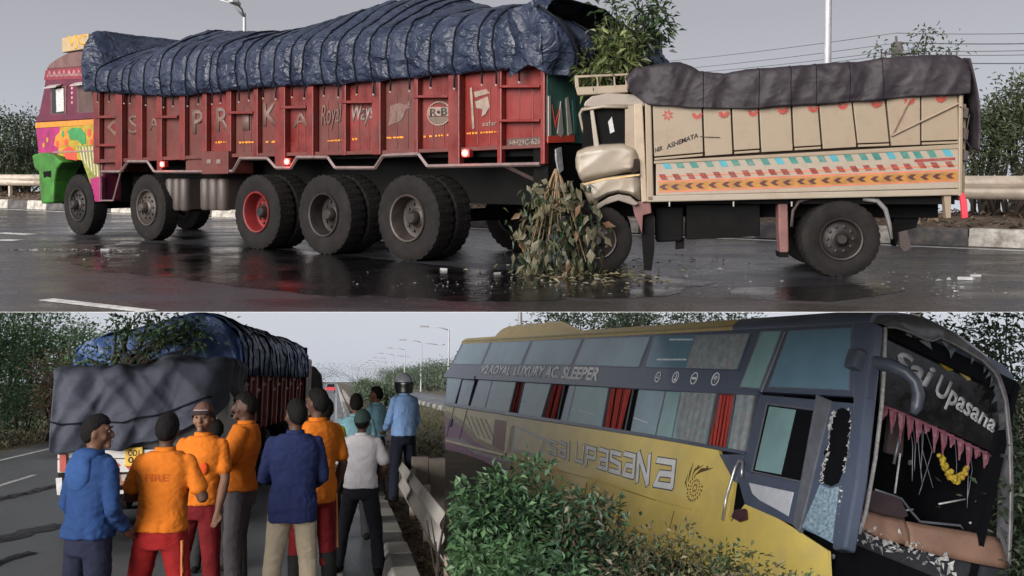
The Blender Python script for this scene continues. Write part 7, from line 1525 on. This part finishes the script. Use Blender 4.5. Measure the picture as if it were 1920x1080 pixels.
# 1 hoodie
d, s = at2(183, 6.75); HOOD = cloth('hoodie_blue', (.014, .038, .115))
r, fr, k, hp, shell, J, L = person('person in a blue hooded jacket and navy trousers at the far left, looking right', d, s, -28, 1.665, skin=0, shirt=HOOD, pants=cloth('trousers_navy', (.012, .014, .03)), hem=.83, sleeve=1.95, loose=1.5, head_yaw=-48, arms=[((.08, .0, -.28), (.02, .14, -.46)), ((.07, -.02, -.28), (.0, .16, -.44))], extras=('eyes',), group=None)
mb = MB(); 
for q, (y, z, rx, rz) in enumerate(((-.10, 1.40, .15, .10),)): mb.ball(np.array([0, -.115, 1.34]) * k, np.array([.125, .06, .135]) * k, 16, 12); mb.ball(np.array([0, -.06, 1.45]) * k, np.array([.115, .085, .055]) * k, 16, 10)
link('hood', remesh(mb, .012, 3), r).data.materials.append(cloth('hood_blue', (.022, .058, .165)))
# 2 orange shirt with lettering, back to the camera
d, s = at2(316, 7.0)
r, fr, k, hp, shell, J, L = person('person in orange shirt with lettering on the back and bright red striped trousers', d, s, -4, 1.67, skin=1, shirt=ORS, pants=REDP_, hem=.86, sleeve=.72, build=1.02, head_yaw=6, arms=[((.10, .03, -.26), (-.02, .22, -.25)), ((.12, .0, -.26), (.02, .22, -.24))], stance=.2, group=None)
back_text(r, 'FIRE', 1.24, .05, .17, cloth('print_rust', (.36, .07, .01)), fr)
for dx in (.0, .018):
    MB().tube([np.array([(.262 if z < .8 else .245) * (.62 + .42 * (z > .7)) if False else (.165 + .055 * (1 - z / .95)) + dx * .0, -.045 - dx, z]) * k * np.array([1.06, 1, 1]) for z in (.84, .7, .5, .3, .12)], .0055, 5).obj('side_stripe', cloth('stripe_orange', (.55, .22, .08)), r)
# 3 beanie, facing the camera
d, s = at2(384, 8.3)
r, fr, k, hp, shell, J, L = person('person in orange shirt and brown knitted cap facing the camera', d, s, 172, 1.71, skin=2, shirt=ORS, pants=MAROON, hem=.84, sleeve=.7, head_yaw=8, hair=False, arms=[((.05, .02, -.28), (.03, .08, -.52)), ((.07, .03, -.28), (.02, .16, -.45))], extras=('eyes',), group=None)
shell('knitted_cap', cloth('cap_brown', (.10, .05, .04)), .016, [-.35, -.1, .02, .22, .30], .002, 1.25); mb = MB()
G = []
for w in np.linspace(0, 2 * math.pi, 36, endpoint=False):
    y = math.cos(w); zl = float(np.interp(y, [-1, -.35, .05, .5, 1], [-.35, -.1, .02, .22, .30])); ph = math.acos(zl); row = []
    for e, dz in ((.016, -.008), (.022, 0), (.022, .02), (.017, .03)): row.append(hp((math.sin(ph) * math.sin(w) * (.074 + e), math.sin(ph) * y * (.096 + e), zl * .118 + dz)))
    G.append(row)
G.append(G[0]); MB().grid(G).obj('cap_band', cloth('band_dark', (.03, .02, .02)), r, smooth=True)
MB().tube([hp((x * .01, math.sqrt(max(0, 1 - (x / 9) ** 2)) * .118 * .9, .062 + .004 * (i % 2))) for i, x in enumerate(np.linspace(-5.5, 5.5, 15))], .005, 5).obj('cap_pattern', cloth('pattern_pale', (.3, .24, .22)), r)
link('print', MB().ball(np.array([-.085, .142, 1.2]) * k, np.array([.035, .012, .05]), 10, 8).mesh('print', cloth('print_red', (.5, .06, .01))), r)
# 4 head behind
d, s = at2(408, 10.2)
person('person mostly hidden behind the man in the knitted cap, dark hair only', d, s, 20, 1.50, skin=1, shirt=cloth('shirt_dark', (.03, .03, .03)), pants=cloth('trousers_dark', (.02, .02, .022)), group=None)
# 5 big man with folded arms
d, s = at2(457, 9.0)
r, *_ = person('large person in orange shirt and grey trousers with folded arms, looking left', d, s, 98, 1.79, skin=1, shirt=ORS, pants=cloth('trousers_grey', (.065, .058, .062)), hem=.84, sleeve=.75, build=1.18, loose=1.15, head_yaw=10, arms=fold_arms, extras=('eyes', 'moustache'), lean=-.04, group=None)
# 6 navy jacket
d, s = at2(556, 8.05)
person('person in navy jacket and beige trousers seen from behind', d, s, 14, 1.745, skin=1, shirt=cloth('jacket_navy', (.012, .018, .062)), pants=cloth('trousers_beige', (.26, .215, .155)), hem=.78, sleeve=1.9, loose=1.35, head_yaw=24, arms=[((.06, .05, -.28), (-.02, .24, -.30)), ((.06, .05, -.28), (-.02, .22, -.34))], group=None)
# 7 orange shirt with boots
d, s = at2(596, 8.8)
r, fr, k, hp, shell, J, L = person('person in orange shirt, red striped trousers and black boots behind the navy jacket', d, s, 38, 1.83, skin=1, shirt=ORS, pants=MAROON, hem=.80, sleeve=.8, head_yaw=24, boots=cloth('boot_black', (.012, .012, .012)), arms=[((.05, .05, -.28), (.0, .20, -.36)), ((.06, -.04, -.28), (.06, .08, -.50))], group=None)
for dx in (0, .022): MB().tube([np.array([.172 + .05 * (1 - z / .95) + .01, -.01 - dx, z]) * k for z in (.86, .7, .55, .42)], .006, 5).obj('side_stripe', cloth('stripe_orange', (.55, .22, .08)), r)
# 8 yellow shirt
d, s = at2(611, 10.3)
person('person in yellow shirt half hidden behind the taller orange shirted man', d, s, 30, 1.72, skin=1, shirt=cloth('shirt_yellow', (.50, .42, .02)), pants=cloth('trousers_dark', (.02, .02, .022)), group=None)
# 9 white shirt, cap
d, s = at2(680, 10.1)
r, fr, k, hp, shell, J, L = person('person in white shirt, black trousers and dark green cap on the edge line', d, s, -6, 1.60, skin=1, shirt=cloth('shirt_white', (.50, .48, .50)), pants=cloth('trousers_black', (.010, .011, .015)), hem=.82, sleeve=.75, build=1.02, loose=1.15, head_yaw=-4, arms=[((.10, .02, -.27), (.02, .18, -.36)), ((.10, .02, -.27), (.02, .18, -.36))], stance=.24, step=(.02, -.05), group=None)
shell('cap', cloth('cap_green', (.03, .05, .045)), .017, [-.12, .0, .12, .25, .3], .001, 1.1); MB().prism([(-.06, .08), (-.05, .16), (0, .18), (.05, .16), (.06, .08)], 0, .006, ax=2).obj('cap_brim', cloth('cap_green', (.03, .05, .045)), r)
br = [o for o in bpy.data.objects if o.parent == r and o.name.startswith('cap_brim')][0]; br.location = Vector(hp((0, 0, .03)))
# 10, 11 pale blue shirts
TEALS = cloth('shirt_teal', (.16, .30, .34))
d, s = at2(668, 12.2)
person('person in pale teal shirt behind the white shirted man, back of head showing', d, s, 10, 1.74, skin=0, shirt=TEALS, pants=cloth('trousers_dark', (.02, .02, .022)), group=None)
d, s = at2(706, 15.6)
person('person in light blue shirt beyond the guard rail with face turned left', d, s, 62, 1.79, z0=.02, skin=0, shirt=cloth('shirt_skyblue', (.17, .32, .40)), pants=cloth('trousers_dark', (.02, .02, .022)), hem=.92, sleeve=.9, head_yaw=24, arms=[((.05, .08, -.26), (.0, .26, -.12)), ((.05, .05, -.28), (.0, .2, -.34))], extras=('eyes',), group=None)
# 12 helmet
d, s = at2(758, 14.6)
r, fr, k, hp, shell, J, L = person('person in light blue shirt wearing a grey and black motorcycle helmet', d, s, 40, 1.80, z0=.17, skin=1, shirt=cloth('shirt_blue', (.20, .33, .58)), pants=cloth('trousers_ink', (.012, .014, .025)), hem=.86, sleeve=1.85, loose=1.3, hair=False, arms=[((.05, .05, -.28), (.0, .2, -.38)), ((.05, .0, -.28), (.02, .12, -.46))], head_yaw=8, group=None)
HG = mat('helmet_grey', (.22, .23, .25), .3, var=.2, coat=.5); HB = mat('helmet_black', (.008, .008, .009), .3, coat=.3)
def hshell(z0, z1, g, m, name):
    G = []
    for q in np.linspace(z0, z1, 12):
        rr_ = math.sqrt(max(0, 1 - (q / 1.02) ** 2)) if q > -.35 else math.sqrt(1 - (.35 / 1.02) ** 2) * (1 + .08 * (q + .35)); G.append([hp((.118 * g * rr_ * math.sin(w), .145 * g * rr_ * math.cos(w), .02 + .145 * q * g)) for w in np.linspace(0, 6.2832, 28, endpoint=False)])
    MB().loft(G).obj(name, m, r, smooth=True)
hshell(.05, 1.0, 1.0, HG, 'helmet'); hshell(-.9, .12, 1.012, HB, 'helmet_band')
MB().tube([hp((.119 * math.sin(w), .147 * math.cos(w), -.02)) for w in np.linspace(-1.3, 1.3, 16)], .02, 6).obj('visor', GLASSD, r, smooth=True)
